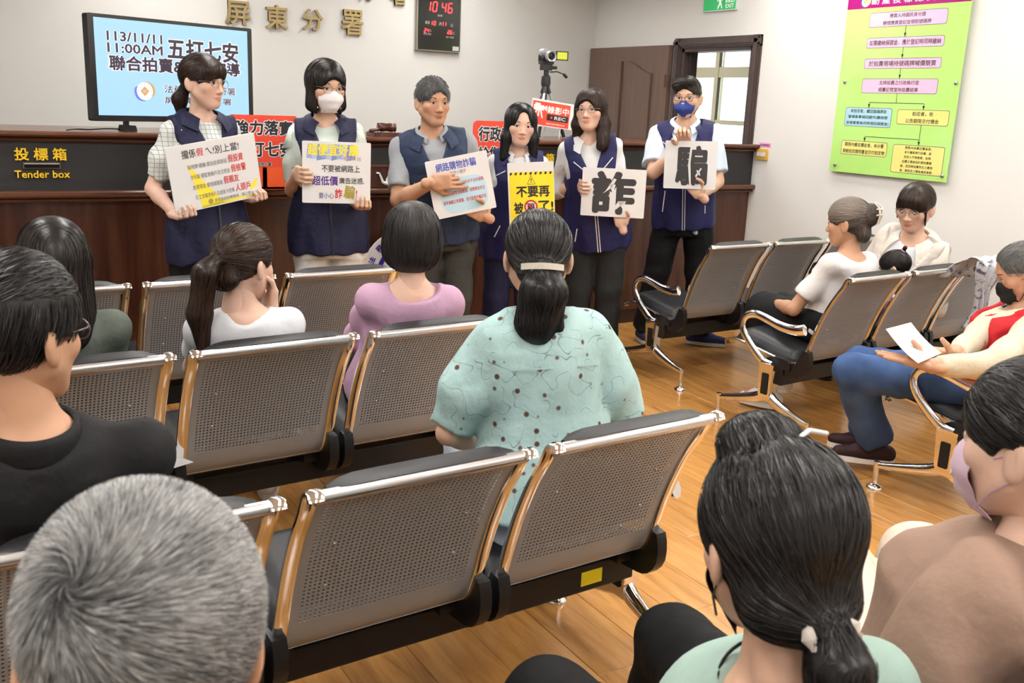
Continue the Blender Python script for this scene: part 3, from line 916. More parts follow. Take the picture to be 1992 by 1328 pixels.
def emblem(cx, cy, r, parent, name_prefix, put, mats, z=.001):
    """round emblem: disc, blue and gold arcs, diamond with scales"""
    white, gold, blue, dots = mats
    a = MB(); disc(a, cx, cy, r * .78, z); put('emblem_disc', a, white)
    a = MB(); sector(a, cx, cy, r * .78, r, -45, 95, z + .0003, 24, 0, lambda t: min(1, t * 4, (1 - t) * 2 + .05)); put('emblem_arc', a, gold)
    a = MB(); sector(a, cx, cy, r * .78, r, 150, 285, z + .0003, 24, 0, lambda t: min(1, t * 6 + .3, (1 - t) * 2 + .02)); put('emblem_arc', a, blue)
    a = MB(); d = r * .42; quad(a, [(cx - d, cy), (cx, cy - d), (cx + d, cy), (cx, cy + d)], z + .0004); put('emblem_diamond', a, gold)
    a = MB()
    for q in ([(-.03, -.5), (.03, -.5), (.03, .42), (-.03, .42)], [(-.5, .25), (.5, .25), (.5, .33), (-.5, .33)], [(-.25, -.55), (.25, -.55), (.2, -.45), (-.2, -.45)],
              [(-.6, -.1), (-.3, -.1), (-.36, -.22), (-.54, -.22)], [(.3, -.1), (.6, -.1), (.54, -.22), (.36, -.22)],
              [(-.47, .3), (-.43, .3), (-.29, -.1), (-.33, -.1)], [(-.47, .3), (-.43, .3), (-.57, -.1), (-.61, -.1)], [(.43, .3), (.47, .3), (.61, -.1), (.57, -.1)], [(.43, .3), (.47, .3), (.33, -.1), (.29, -.1)]):
        quad(a, [(cx + p[0] * d * .62, cy + p[1] * d * .62) for p in q], z + .0008)
    put('emblem_scales', a, white)
    a = MB()
    for k in range(12): disc(a, cx + r * .63 * math.cos(k * math.pi / 6), cy + r * .63 * math.sin(k * math.pi / 6), r * .03, z + .0005, 8)
    put('emblem_dots', a, dots)
emblem(X(.285), Z(.735), sh_ * .125, tv, 'tv', lambda n, a, m: flat_part(n, a, m, tv, .0228, zs),
       (halo, mat('screen_gold', (.1, .1, .1), .4, emit=srgb(205, 150, 50), estr=.8), mat('screen_blue', (.1, .1, .1), .4, emit=srgb(70, 90, 230), estr=.8), ink))
for s in (-1, 1):
    MB().prism([(s * .3 * tw - .022, 0), (s * .3 * tw + .022, 0), (s * .3 * tw + .015, .03), (s * .3 * tw - .012, .03)], -.06, .06, 1).xf(Matrix.Translation((0, 0, 1.2745 - zbot))).build('stand_foot', tvb, tv)
    MB().box((s * .3 * tw - .012, .0, 1.274 - zbot + .02), (s * .3 * tw + .012, .02, .03)).build('stand_leg', tvb, tv)
cb = MB()
cpts = [atZ(130, 253, 1.281), atZ(150, 251, 1.283), atZ(175, 252, 1.281), atZ(205, 250, 1.284), atZ(232, 251, 1.281)]
cb.tube(smooth_poly(np.array(cpts), 24), .004, 6)
tag(cb.build('power_cable', blackp, None, True), 'black cable lying on the counter beneath the television', 'cable')

# ------------------------------------------------------------------ red photo-frame signs standing on the ledge
red_m = mat('red_board', srgb(226, 72, 50), .45)
white_ink = mat('white_ink', (.85, .85, .84), .5); black_ink = mat('black_ink', (.015, .015, .018), .5)
SY = CY - .055
def red_frame(pxl, pxr, pyt, lines, label, hole_px, radius=.012):
    a = atY(pxl, pyt, SY); b = atY(pxr, pyt + (pxr - pxl) * .045, SY)
    w = b[0] - a[0]; top = a[2]; z0 = .985; h = top - z0
    s = empty('photo_frame_sign', (a[0], SY, z0), 0, label, 'sign', 'red signs on the counter')
    hdr = MB()
    hx = atY(hole_px, 330, SY)[0] - a[0]; hz = h * .30
    rrect(hdr, 0, hz, w, h, radius)
    P = np.array(hdr.v[0]); hdr = MB(); n = len(P)
    hdr.prism([(p[0], p[1]) for p in P], -.004, .004, 1).build('header', red_m, s)
    MB().box((0, -.004, 0), (hx, .004, hz)).build('side_bar', mat('orange_board', srgb(238, 92, 40), .45), s)
    MB().box((w - hx, -.004, 0), (w, .004, hz)).build('side_bar', MATS['orange_board'], s)
    MB().box((0, -.004, -.002), (w, .004, .012)).build('bottom_bar', MATS['orange_board'], s)
    for t, x0, x1, y0, y1, bo in lines:
        mk = MB(); mw = MB()
        cx, cz, ww, hh = (x0 + x1) / 2 * w, h * (1 - (y0 + y1) / 2), (x1 - x0) * w, h * (y1 - y0)
        text_fit(mk, t, cx, cz, ww, hh, z=.0008, bold=bo); text_fit(mw, t, cx, cz, ww * 1.03, hh * 1.09, z=.0004, bold=bo + .055)
        o = flat_part('lettering_outline', mw, white_ink, s, .0044, 0); flat_part('lettering', mk, black_ink, o, .0044, 0)
    return s
red_frame(446, 577, 222, [('強力落實', .06, .94, .065, .27, .035), ('五打七安', .06, .94, .35, .56, .035), ('行政執行署屏東分署', .12, .6, .635, .685, .02)], 'red sign frame with 強力落實 五打七安 lettering, left of the gavel', 519)
red_frame(921, 1040, 234, [('行政執行', .08, .80, .08, .31, .035), ('給您關懷', .08, .80, .38, .61, .035)], 'red round-cornered sign behind the woman with the yellow sign', 935, .03)

# ------------------------------------------------------------------ camcorder on tripod, REC notice
TPX, TPY = 3.69, 5.80
tz = 1.282
tri = empty('camera_tripod', (TPX, TPY, tz), 0, 'silver and black tripod standing on the counter behind the REC notice', 'tripod')
silver = mat('silver_leg', (.6, .6, .62), .25, .9); bk = mat('matt_black', (.018, .018, .02), .45)
apex = np.array([0, 0, .36])
for k in range(3):
    a = math.radians(90 + 120 * k + 15); ft = np.array([.15 * math.cos(a), .15 * math.sin(a), 0]); d = ft - apex
    g = MB().tube([apex + d * .12, apex + d * .85], .009, 8).tube([apex + d * .8, apex + d * .95], .011, 8).build('leg', silver, tri, True, 40)
    MB().tube([apex + d * .02, apex + d * .2], [.017, .014], 8).build('leg_clamp', bk, g, True, 40)
    MB().tube([apex + d * .82, apex + d * 1.0], [.014, .012], 8).build('leg_foot', bk, g, True, 40)
MB().lathe([(.012, .08), (.012, .33), (.03, .335), (.034, .36), (.03, .40), (.018, .41), (.018, .46), (.001, .46)], n=14).build('column', bk, tri, True, 40)
MB().box((-.035, -.02, .44), (.035, .03, .48)).lathe([(.011, 0), (.011, .05)], (.03, 0, .46), 10, 0, 0).build('pan_head', bk, tri, True, 35)
MB().tube([(.03, 0, .43), (.08, -.01, .435), (.13, -.02, .42)], .004, 8).tube([(.13, -.02, .42), (.155, -.02, .40)], .011, 8).build('pan_handle', bk, tri, True)
cm = empty('camcorder', (TPX, TPY, tz + .48), math.radians(-8), 'silver camcorder with open yellow-green screen on the tripod', 'camcorder')
MB().tube([(0, -.05, .05), (0, .07, .05)], [.036, .034], 14).build('body', mat('camcorder_grey', (.10, .10, .11), .35), cm, True, 40)
MB().tube([(0, .02, .075), (0, .09, .08)], .026, 12).build('viewfinder', mat('camcorder_silver', (.45, .45, .47), .3, .5), cm, True, 40)
MB().lathe([(.036, 0), (.038, -.02), (.034, -.03), (.026, -.026), (.024, -.012), (.001, -.008)], (0, -.05, .05), 18, 0, 1).build('lens', MATS['camcorder_silver'], cm, True, 40)
MB().lathe([(.024, -.015), (.001, -.02)], (0, -.05, .05), 16, 0, 1).build('lens_glass', blackp, cm)
MB().box((-.04, -.03, 0), (.04, .05, .02)).build('base', bk, cm)
MB().tube([(-.036, -.03, .03), (-.055, .0, .05), (-.036, .05, .03)], .008, 8, flat=(1, 2)).build('hand_strap', bk, cm, True)
lcd = MB().box((.045, -.05, .028), (.135, -.04, .088)).build('flip_screen', bk, cm)
MB().box((.054, -.0508, .035), (.127, -.05, .081)).build('display', mat('lcd_yellow', (.1, .1, .02), .4, emit=srgb(205, 210, 30), estr=.8), lcd)

a = atY(1036, 194, 5.62); b = atY(1109, 206, 5.62); c_ = atY(1033, 240, 5.62)
rw = float(np.linalg.norm(b - a)); rh = float(np.linalg.norm(c_ - a))
ctr = (a + b + c_ + (b + c_ - a)) / 4
rec = empty('recording_notice', (ctr[0], ctr[1], ctr[2]), math.radians(0), 'red and white REC recording notice taped to the tripod', 'notice')
roll = math.atan2(b[2] - a[2], b[0] - a[0])
MB().box((-rw / 2 - .006, -.002, -rh / 2 - .006), (rw / 2 + .03, .002, rh / 2 + .012)).build('card', mat('paper_white', (.85, .85, .85), .5), rec)
def rp(n, mb, m, o=.0026): return flat_part(n, mb, m, rec, o, 0)
q = MB(); quad(q, [(-rw / 2, -rh / 2), (rw / 2, -rh / 2), (rw / 2, rh / 2), (-rw / 2, rh / 2)]); rp('red_field', q, red_m)
q = MB(); text_fit(q, '錄影中', rw * .18, rh * .20, rw * .58, rh * .32, bold=.03)
rp('lettering', q, white_ink, .003)
q = MB(); text_fit(q, '法務部行政執行署屏東分署', rw * .14, -rh * .40, rw * .5, rh * .06, bold=.02); rp('lettering', q, white_ink, .003)
q = MB()
for pts in ([(-.47, .12), (-.2, .12), (-.2, .34), (-.47, .34)], [(-.2, .2), (-.12, .1), (-.12, .36), (-.2, .28)], [(-.44, .34), (-.3, .34), (-.3, .42), (-.44, .42)], [(-.4, .12), (-.36, .12), (-.44, -.2), (-.48, -.2)], [(-.3, .12), (-.26, .12), (-.2, -.2), (-.24, -.2)], [(-.35, .12), (-.31, .12), (-.31, -.14), (-.35, -.14)]):
    quad(q, [(rw * p[0], rh * p[1]) for p in pts])
rp('camera_symbol', q, white_ink, .003)
q = MB(); quad(q, [(-rw * .1, -rh * .26), (rw * .47, -rh * .26), (rw * .47, -rh * .0), (-rw * .1, -rh * .0)]); rp('black_bar', q, black_ink, .003)
q = MB(); text_fit(q, 'REC', rw * .25, -rh * .13, rw * .3, rh * .15, bold=.02); rp('rec_lettering', q, white_ink, .0034)
q = MB(); disc(q, rw * .02, -rh * .13, rh * .055); rp('red_dot', q, red_m, .0034)
MB().tube([(0, .004, rh * .2), (0, .075, 1.279 - ctr[2])], .004, 6).tube([(-rw * .3, 0, -rh / 2), (-rw * .3, 0, 1.279 - ctr[2] + .004)], .003, 6).tube([(rw * .3, 0, -rh / 2), (rw * .3, 0, 1.279 - ctr[2] + .006)], .003, 6).build('easel_leg', white_ink, rec)
rec.rotation_euler = (0, -roll, 0)

# ------------------------------------------------------------------ gold wall lettering and LED clock on the back wall
gold = mat('gold_letter', (.36, .27, .12), .38, .55)
for ch, px, py, pw, ph in (('屏', 461, 25, 46, 46), ('東', 537, 34, 42, 48), ('分', 607, 39, 40, 42), ('署', 684, 44, 42, 50), ('署', 774, -12, 30, 46), ('行', 712, -22, 34, 46)):
    c = atY(px, py, YB); sc = float((c - np.array([0, 0, CAM_H])) @ _f) / FPX
    mb = MB(); text_fit(mb, ch, 0, 0, pw * sc * 1.05, ph * sc * .95, bold=.016, extrude=.012)
    mb.xf(frame_mat((c[0], YB - .014, c[2]), (1, 0, 0), (0, 0, 1), (0, -1, 0)))
    o = mb.build('wall_letter', gold)
    o.location = (0, 0, 0)
    where = {'屏': 'above the right corner of the television', '東': 'second in the row right of the television', '分': 'third in the row right of the television'}.get(ch, 'at the right end of the row' if px == 684 else 'cut by the upper edge beside the clock')
    if ch == '行': where = 'cut by the upper edge, mostly hidden'
    tag(o, 'gold raised wall character %s %s' % (ch, where), 'letter', 'gold wall letters')
ca = atY(810, 0, YB); cbr = atY(889, 101, YB); ctop = 2.42
clk = empty('led_clock', ((ca[0] + cbr[0]) / 2, YB - .02, cbr[2]), 0, 'black wall clock with red LED digits reading 10 46', 'clock')
cw_, chh = cbr[0] - ca[0], ctop - cbr[2]
MB().box((-cw_ / 2 - .008, -.02, -.008), (cw_ / 2 + .008, .02, chh + .008)).build('frame', mat('clock_frame', (.35, .33, .27), .4, .6), clk)
MB().box((-cw_ / 2, -.024, 0), (cw_ / 2, -.018, chh)).build('face', mat('clock_face', (.006, .008, .006), .12), clk)
led = mat('led_red', (.2, .01, .01), .4, emit=(1.0, .03, .035), estr=3.0); dim = mat('clock_print', (.5, .45, .38), .5)
SEG = {'0': 'abcdef', '1': 'bc', '2': 'abged', '4': 'fgbc', '6': 'afgedc', '3': 'abgcd', '5': 'afgcd', '7': 'abc', '8': 'abcdefg', '9': 'abfgcd'}
def seg7(mb, ch, x, z, w, h, t):
    L = {'a': (0, 1, 1, 1), 'g': (0, .5, 1, .5), 'd': (0, 0, 1, 0), 'f': (0, .5, 0, 1), 'b': (1, .5, 1, 1), 'e': (0, 0, 0, .5), 'c': (1, 0, 1, .5)}
    for s in SEG.get(ch, ''):
        x0, z0, x1, z1 = L[s]; g = .06 * h; sl = .12
        pts = []
        if z0 == z1: pts = [(x0 * w + g * .5, z0 * h - t), (x1 * w - g * .5, z0 * h - t), (x1 * w - g * .5, z0 * h + t), (x0 * w + g * .5, z0 * h + t)]
        else: pts = [(x0 * w - t, z0 * h + g * .5), (x0 * w + t, z0 * h + g * .5), (x0 * w + t, z1 * h - g * .5), (x0 * w - t, z1 * h - g * .5)]
        quad(mb, [(x + a + b * sl, z + b) for a, b in pts])
m = MB(); S = cw_ / 79.0
SZ = (cbr[2] - atY(889, 0, YB)[2]) / -101.0
row = lambda y: (101 - y) * SZ
for ch, xx in (('1', 14), ('0', 26), ('4', 43), ('6', 55)): seg7(m, ch, (xx - 39.5) * S, row(27), 7 * S, 18 * SZ, 1.1 * S)
for ch, xx in (('1', 22), ('0', 28.5), ('1', 43), ('1', 48)): seg7(m, ch, (xx - 39.5) * S, row(53), 3.2 * S, 7.5 * SZ, .7 * S)
for ch, xx in (('2', 11), ('4', 16), ('2', 55), ('6', 60)): seg7(m, ch, (xx - 39.5) * S, row(68), 3.2 * S, 7 * SZ, .7 * S)
flat_part('digits', m, led, clk, .0246, 0)
m = MB()
for t, xx, yy, ww, hh in (('農曆', 17, 49, 9, 6), ('月', 41, 50, 5, 6), ('日', 63, 51, 4, 6), ('星期', 40, 34, 9, 4), ('%', 23, 64, 3, 5), ('C', 67, 66, 3, 5), ('相對濕度', 17, 71, 15, 4), ('室內溫度', 60, 74, 15, 4)): text_fit(m, t, (xx - 39.5) * S, row(yy), ww * S, hh * SZ)
flat_part('print', m, dim, clk, .0246, 0)
m = MB(); quad(m, [(26 * S, 1 * S), (38 * S, 1 * S), (38 * S, 8 * S), (26 * S, 8 * S)]); flat_part('maker_plate', m, mat('pale_plate', (.6, .62, .62), .4), clk, .0246, 0)

# ------------------------------------------------------------------ right wall: exit sign, flow-chart board, switch
def wall_r(y, z, off=.0):   # frame for things on the right wall: local x runs to the viewer's right (towards -Y)
    return Matrix(((0, 0, -1, XR - off), (-1, 0, 0, y), (0, 1, 0, z), (0, 0, 0, 1)))
def put_r(o, y, z, off=0): o.matrix_world = wall_r(y, z, off); return o
ex = empty('exit_sign', label='green emergency exit sign above the doorway', cat='exit sign'); put_r(ex, 5.89, 2.30)
gr = mat('exit_green', srgb(40, 170, 95), .4, emit=srgb(40, 175, 95), estr=.25)
MB().box((-.185, -.065, .0), (.185, .075, .018)).build('housing', mat('exit_rim', (.75, .85, .78), .4), ex)
m = MB(); quad(m, [(-.178, -.058), (.178, -.058), (.178, .068), (-.178, .068)], .0185); m.build('green_face', gr, ex)
wl = mat('exit_white', (.85, .88, .85), .4, emit=(.9, .95, .9), estr=.3)
m = MB(); text_fit(m, '緊急出口', .115, .005, .10, .03, z=.019, bold=.02); text_fit(m, 'EXIT', .115, -.033, .09, .028, z=.019, bold=.01); m.build('lettering', wl, ex)
m = MB(); disc(m, .005, .045, .012, .019, 12)
for pts in ([(-.012, .03), (.014, .03), (.02, -.01), (.0, -.012)], [(.0, -.005), (.018, -.008), (-.01, -.05), (-.022, -.046)], [(.008, -.006), (.02, -.008), (.036, -.046), (.026, -.05)], [(-.012, .03), (-.03, .008), (-.024, .002), (-.004, .02)], [(.012, .028), (.034, .014), (.03, .006), (.01, .018)]):
    quad(m, pts, .019)
m.build('running_figure', wl, ex)

SGY0, SGY1, SGZ0, SGZ1 = 4.645, 3.745, 1.138, 2.30
sg = empty('flow_chart_board', label='tall green flow-chart board on the right wall', cat='notice board')
put_r(sg, (SGY0 + SGY1) / 2, SGZ0, .025)
gw_, gh_ = SGY0 - SGY1, SGZ1 - SGZ0
acr = mat('green_acrylic', srgb(188, 236, 128), .06, coat=.6)
MB().box((-gw_ / 2, 0, 0), (gw_ / 2, gh_, .006)).build('panel', acr, sg)
# layout measured in a unit board: u 0..1 left-right, v from top of visible part (z=2.24) downwards
vz = lambda py: gh_ - (py) * gh_
U = lambda t: -gw_ / 2 + gw_ * t
def zy(z): return z - SGZ0
pnk = mat('pink_box', srgb(243, 196, 226), .15); blu = mat('pale_blue_box', srgb(176, 222, 236), .15); yeb = mat('pale_yellow_box', srgb(243, 232, 138), .15); pur = mat('purple_band', srgb(158, 18, 110), .1); outl = mat('box_outline', (.10, .08, .10), .4)
m = MB(); quad(m, [(-gw_ / 2, zy(2.172)), (gw_ / 2, zy(2.172)), (gw_ / 2, gh_), (-gw_ / 2, gh_)], .0064); m.build('title_band', pur, sg)
m = MB(); text_fit(m, '動 產 投 標 應 買 流 程', U(.56), zy(2.212), gw_ * .70, .04, z=.007, bold=.012); m.build('title_lettering', white_ink, sg)
emblem(U(.16), zy(2.215), .042, sg, 's', lambda n, a, mm: a.build(n, mm, sg), (white_ink, mat('emblem_gold', srgb(200, 165, 60), .4), mat('emblem_blue', srgb(60, 60, 150), .4), black_ink), .0068)
def wy(px, py):   # board coordinates of a photograph pixel on that wall
    p = atX(px, py, XR - .025); return ((SGY0 + SGY1) / 2 - p[1], p[2] - SGZ0)
s5 = 3.3207
def cpx(x, y): return wy(1440 + x / s5, y / s5)
def chart_box(corner0, corner1, m_, lines, ink_=black_ink):
    (x0, y1), (x1, y0) = corner0, corner1
    q = MB(); rrect(q, x0 - .003, y0 - .003, x1 + .003, y1 + .003, .014, .0063); o = q.build('box_outline', outl, sg)
    q = MB(); rrect(q, x0, y0, x1, y1, .012, .0067); q.build('chart_box', m_, o)
    q = MB(); n = len(lines); H = y1 - y0; mxl = max(len(t) for t in lines)
    for i, t in enumerate(lines):
        lh = min(H / n * .62, .034); wd = min((x1 - x0) * .93 * len(t) / mxl, lh * 1.12 * len(t))
        text_fit(q, t, (x0 + x1) / 2, y1 - H * (i + .5) / n, wd, lh, .0071, bold=.012)
    q.build('lettering', ink_, o)
B1 = cpx(848, 88), cpx(1336, 151); chart_box(B1[0], B1[1], pnk, ['應買人持國民身分證', '辦理應買登記並領取號碼牌'])
B2 = cpx(828, 250), cpx(1317, 295); chart_box(B2[0], B2[1], pnk, ['如需繳納保證金，應於登記時同時繳納'])
B3 = cpx(812, 383), cpx(1297, 437); chart_box(B3[0], B3[1], pnk, ['於拍賣現場持號碼牌喊價競買'])
B4 = cpx(797, 511), cpx(1270, 606); chart_box(B4[0], B4[1], pnk, ['主持拍賣之行政執行官', '或書記官宣布拍賣結果'])
B5 = cpx(690, 694), cpx(970, 824); chart_box(B5[0], B5[1], blu, ['未拍定者，繳回號碼牌並', '當場簽章領回證件(繳保證', '金者簽章後同時領回保證金)'])
B6 = cpx(1025, 708), cpx(1343, 814); chart_box(B6[0], B6[1], yeb, ['拍定者，依', '公告期限交付價金'])
B7 = cpx(664, 906), cpx(943, 1014); chart_box(B7[0], B7[1], yeb, ['期限內繳足價金者，本分署', '發給拍定證明書並交付拍定物'])
B8 = cpx(997, 933), cpx(1300, 1138); chart_box(B8[0], B8[1], yeb, ['期限內未繳足價金者，', '本分署將再行拍賣，原', '拍定人不得應買，如再', '拍賣之價金低於原拍賣價', '金，及因再拍賣所生之費用', '者，原拍定人應負擔其差額'])
def line2(q, a, b, w=.0016):
    d = np.array(b) - np.array(a); d /= np.linalg.norm(d) + 1e-9; n = np.array([-d[1], d[0]]) * w
    quad(q, [tuple(np.array(a) - n), tuple(np.array(b) - n), tuple(np.array(b) + n), tuple(np.array(a) + n)], .007)
def arrow(pts):
    q = MB()
    for a, b in zip(pts[:-1], pts[1:]): line2(q, a, b)
    x, y = pts[-1]; quad(q, [(x, y), (x + .009, y + .026), (x - .009, y + .026)], .0072); q.build('arrow', black_ink, sg)
mid = lambda B: (B[0][0] + B[1][0]) / 2
arrow([(mid(B1), B1[1][1]), (mid(B1), B2[0][1])]); arrow([(mid(B2), B2[1][1]), (mid(B2), B3[0][1])]); arrow([(mid(B3), B3[1][1]), (mid(B3), B4[0][1])])
j = B4[1][1] - .06; arrow([(mid(B4), B4[1][1]), (mid(B4), j), (mid(B5), j), (mid(B5), B5[0][1])]); arrow([(mid(B4), j), (mid(B6), j), (mid(B6), B6[0][1])])
j2 = B6[1][1] - .09; arrow([(mid(B6), B6[1][1]), (mid(B6), B8[0][1])]); arrow([(mid(B6), j2), (mid(B7), j2), (mid(B7), B7[0][1])])
for px, py in ((682, 530), (1400, 536), (618, 1063), (1310, 1136)):
    x, y = cpx(px, py); MB().lathe([(.011, 0), (.011, .008), (.008, .011), (.001, .012)], (x, y, .005), 14).build('standoff_cap', mat('standoff_steel', (.42, .42, .42), .3, .8), sg, True, 40)

sw_ = empty('light_switch', label='cream switch plate with three white rockers beside the counter end', cat='light switch'); put_r(sw_, 5.305, 1.205)
MB().rbox((-.058, -.04, 0), (.058, .04, .012), .006, 0, 2).build('plate', mat('cream_plate', srgb(222, 178, 92), .4), sw_)
for k in (-1, 0, 1): MB().box((-.014 + k * .028 - .013 + .013, -.014, .01), (-.014 + k * .028 + .022, .014, .018)).build('rocker', white_metal, sw_)
lb = empty('switch_label', label='small pink paper label above the light switch', cat='label'); put_r(lb, 5.29, 1.272)
MB().box((-.062, -.018, 0), (.062, .018, .002)).build('paper', mat('pink_paper', srgb(240, 180, 215), .6), lb)
m = MB(); text_fit(m, '請勿關閉電源', 0, 0, .095, .018, .0025, bold=.02); m.build('lettering', mat('purple_ink', srgb(120, 40, 110), .5), lb)

# ------------------------------------------------------------------ round emblem board leaning on the counter
ec = atY(780, 528, CY - .07)
em = empty('round_emblem_board', (ec[0], CY - .06, ec[2]), 0, 'round white emblem board with purple lettering leaning on the counter', 'emblem board')
ER = .245
MB().lathe([(.001, -.012), (ER, -.012), (ER, 0), (.001, 0)], (0, 0, 0), 40, 0, 1).build('disc', mat('board_white', (.78, .78, .79), .4), em)
pi_ = mat('purple_print', srgb(58, 28, 150), .4)
R0 = ER * .83
for k, ch in enumerate('法務部行政執行署屏東分署'):
    a = math.radians(158 - k * 24); m = MB(); text_fit(m, ch, R0 * math.cos(a), R0 * math.sin(a), ER * .17, ER * .17, .0135, .03, rot=a - math.pi / 2); flat_part('lettering', m, pi_, em, 0, 0)
m = MB(); sector(m, 0, 0, ER * .52, ER * .64, 140, 300, .0135, 30); flat_part('purple_ring', m, pi_, em, 0, 0)
m = MB(); sector(m, 0, 0, ER * .52, ER * .64, -50, 110, .0135, 30); flat_part('gold_ring', m, MATS['emblem_gold'], em, 0, 0)
m = MB(); d = ER * .3; quad(m, [(-d, 0), (0, -d), (d, 0), (0, d)], .0135); flat_part('gold_diamond', m, MATS['emblem_gold'], em, 0, 0)
st = MB().box((-.12, -.03, -ec[2]), (.12, .03, -ec[2] + .02)).tube([(-.06, .01, -ec[2] + .01), (-.06, .01, -ER * .8)], .012, 8).tube([(.06, .01, -ec[2] + .01), (.06, .01, -ER * .8)], .012, 8).build('stand', bk, em)
# ------------------------------------------------------------------ people: shared builders
def skin_material(name, col):
    if name in MATS: return MATS[name]
    m = mat(name, col, .5, spec=.35)
    N, L, b = nodes(m)
    at_ = N.new('ShaderNodeAttribute'); at_.attribute_name = 'tint'
    tc = N.new('ShaderNodeTexCoord'); n = N.new('ShaderNodeTexNoise'); n.inputs['Scale'].default_value = 22; n.inputs['Detail'].default_value = 3
    L.new(tc.outputs['Object'], n.inputs['Vector'])
    c = ramp(m.node_tree, n.outputs['Fac'], [(.3, tuple(x * .95 for x in col)), (.7, (min(1, col[0] * 1.05), col[1] * 1.03, col[2] * 1.02))])
    mx = N.new('ShaderNodeMix'); mx.data_type = 'RGBA'; mx.blend_type = 'MULTIPLY'; mx.inputs[0].default_value = 1
    L.new(c, mx.inputs[6]); L.new(at_.outputs['Color'], mx.inputs[7]); L.new(mx.outputs[2], b.inputs['Base Color'])
    b.inputs['Subsurface Weight'].default_value = .0
    return m
SKIN = {'fair': skin_material('skin_fair', (.72, .47, .36)), 'light': skin_material('skin_light', (.66, .41, .29)), 'tan': skin_material('skin_tan', (.52, .29, .18))}
eye_white = mat('eye_white', (.75, .74, .72), .2); iris_m = mat('iris_brown', (.018, .010, .007), .12); brow_m = mat('eyebrow', (.03, .02, .016), .7); lash_m = mat('eyelash', (.012, .009, .008), .6)

def solve(ops, res, noise=None, pad=.02):
    lo = np.min([p[1] for o, p, k in ops if o == 'a'], axis=0) - pad; hi = np.max([p[2] for o, p, k in ops if o == 'a'], axis=0) + pad
    g = Grid(lo, hi, res)
    for o, p, k in ops: (g.add if o == 'a' else g.sub)(p, k)
    if noise is not None: g.noise(noise)
    return g

def head_ops(sex):
    f = sex == 'f'
    w = 1.0 if not f else .99
    A = [('a', ell((0, -.010, .030), (.0765 * w, .096, .083)), 0), ('a', ell((0, .020, -.030), (.0665 * w, .066, .082)), .03)]
    A += [('a', ell((0, .054, -.095 if not f else -.092), (.026 if not f else .02, .024, .02)), .03)]
    for s in (-1, 1):
        A += [('a', cone((s * .056, .002, -.048), (s * .018, .05, -.094), .018 if not f else .015, .015), .025),
              ('a', ell((s * .045, .050, -.022), (.021, .022, .02)), .02)]
    A += [('a', cone((-.032, .074, .022), (.032, .074, .022), .010, .010), .015)]
    for s in (-1, 1): A += [('s', ell((s * .032, .104, .002), (.021, .024, .012)), .012)]
    A += [('a', cone((0, .080, .008), (0, .094, -.032), .006, .0095), .010), ('a', ell((0, .096, -.037), (.0115, .0105, .009)), .008)]
    for s in (-1, 1): A += [('a', ell((s * .012, .087, -.040), (.0078, .009, .007)), .006)]
    A += [('a', ell((0, .0785, -.0610), (.021, .0105, .0055)), .006), ('a', ell((0, .0778, -.0705), (.018, .0105, .0065)), .006),
          ('s', cone((-.021, .0915, -.0655), (.021, .0915, -.0655), .0022, .0022), .003)]
    for s in (-1, 1):
        A += [('a', cone((s * .0315 - .012, .0765, .0045), (s * .0315 + .012, .0765, .0045), .0045, .0045), .004),
              ('s', ell((s * .0315, .092, -.0005), (.0140, .02, .0052)), .002)]
        R = rot_xyz(.2, 0, s * .35)
        A += [('a', ell((s * .0795, -.014, -.012), (.0085, .021, .033), R.T), .006), ('s', ell((s * .089, -.006, -.008), (.006, .010, .019)), .004)]
    A += [('a', cone((0, -.018, -.05), (0, -.034, -.16), (.049 if not f else .040), (.049 if not f else .040)), .022)]
    return A
_HEAD = {}
def head_geo(sex, res):
    k = (sex, res)
    if k not in _HEAD:
        g = solve(head_ops(sex), res); V, F = g.mesh()
        C = np.ones((len(V), 3))
        lip = np.clip(1.15 - np.sqrt((V[:, 0] / .0235) ** 2 + ((V[:, 2] + .0655) / .0105) ** 2), 0, .5) * 2 * (V[:, 1] > .068)
        C = C * (1 - lip[:, None]) + lip[:, None] * np.array([.80, .50, .48])
        ck = np.exp(-(((np.abs(V[:, 0]) - .042) / .02) ** 2 + ((V[:, 2] + .026) / .02) ** 2)) * (V[:, 1] > .03)
        C = C * (1 - .18 * ck[:, None] * np.array([0, .7, .7]))
        _HEAD[k] = (V, F, C)
    return _HEAD[k]
def uvsphere(c, r, n=12, m=8):
    V = [(0, 0, r)]; F = []
    for i in range(1, m):
        a = math.pi * i / m
        for k in range(n): V.append((r * math.sin(a) * math.cos(2 * math.pi * k / n), r * math.sin(a) * math.sin(2 * math.pi * k / n), r * math.cos(a)))
    V.append((0, 0, -r))
    for k in range(n): F.append((0, 1 + k, 1 + (k + 1) % n))
    for i in range(m - 2):
        for k in range(n):
            q = (1 + i * n + k, 1 + (i + 1) * n + k, 1 + (i + 1) * n + (k + 1) % n, 1 + i * n + (k + 1) % n)
            F.append(q[:3]); F.append((q[0], q[2], q[3]))
    e = len(V) - 1
    for k in range(n): F.append((e, e - n + (k + 1) % n, e - n + k))
    return np.array(V) + np.array(c), np.array(F)
def add_tube(sh, path, rad, n=6, mi=0, flat=None, up=(0, 0, 1), Mx=None):
    mb = MB().tube(path, rad, n, 0, flat, up, cap=False)
    sh.add(np.concatenate(mb.v), np.array(mb.f), mi, None, Mx)
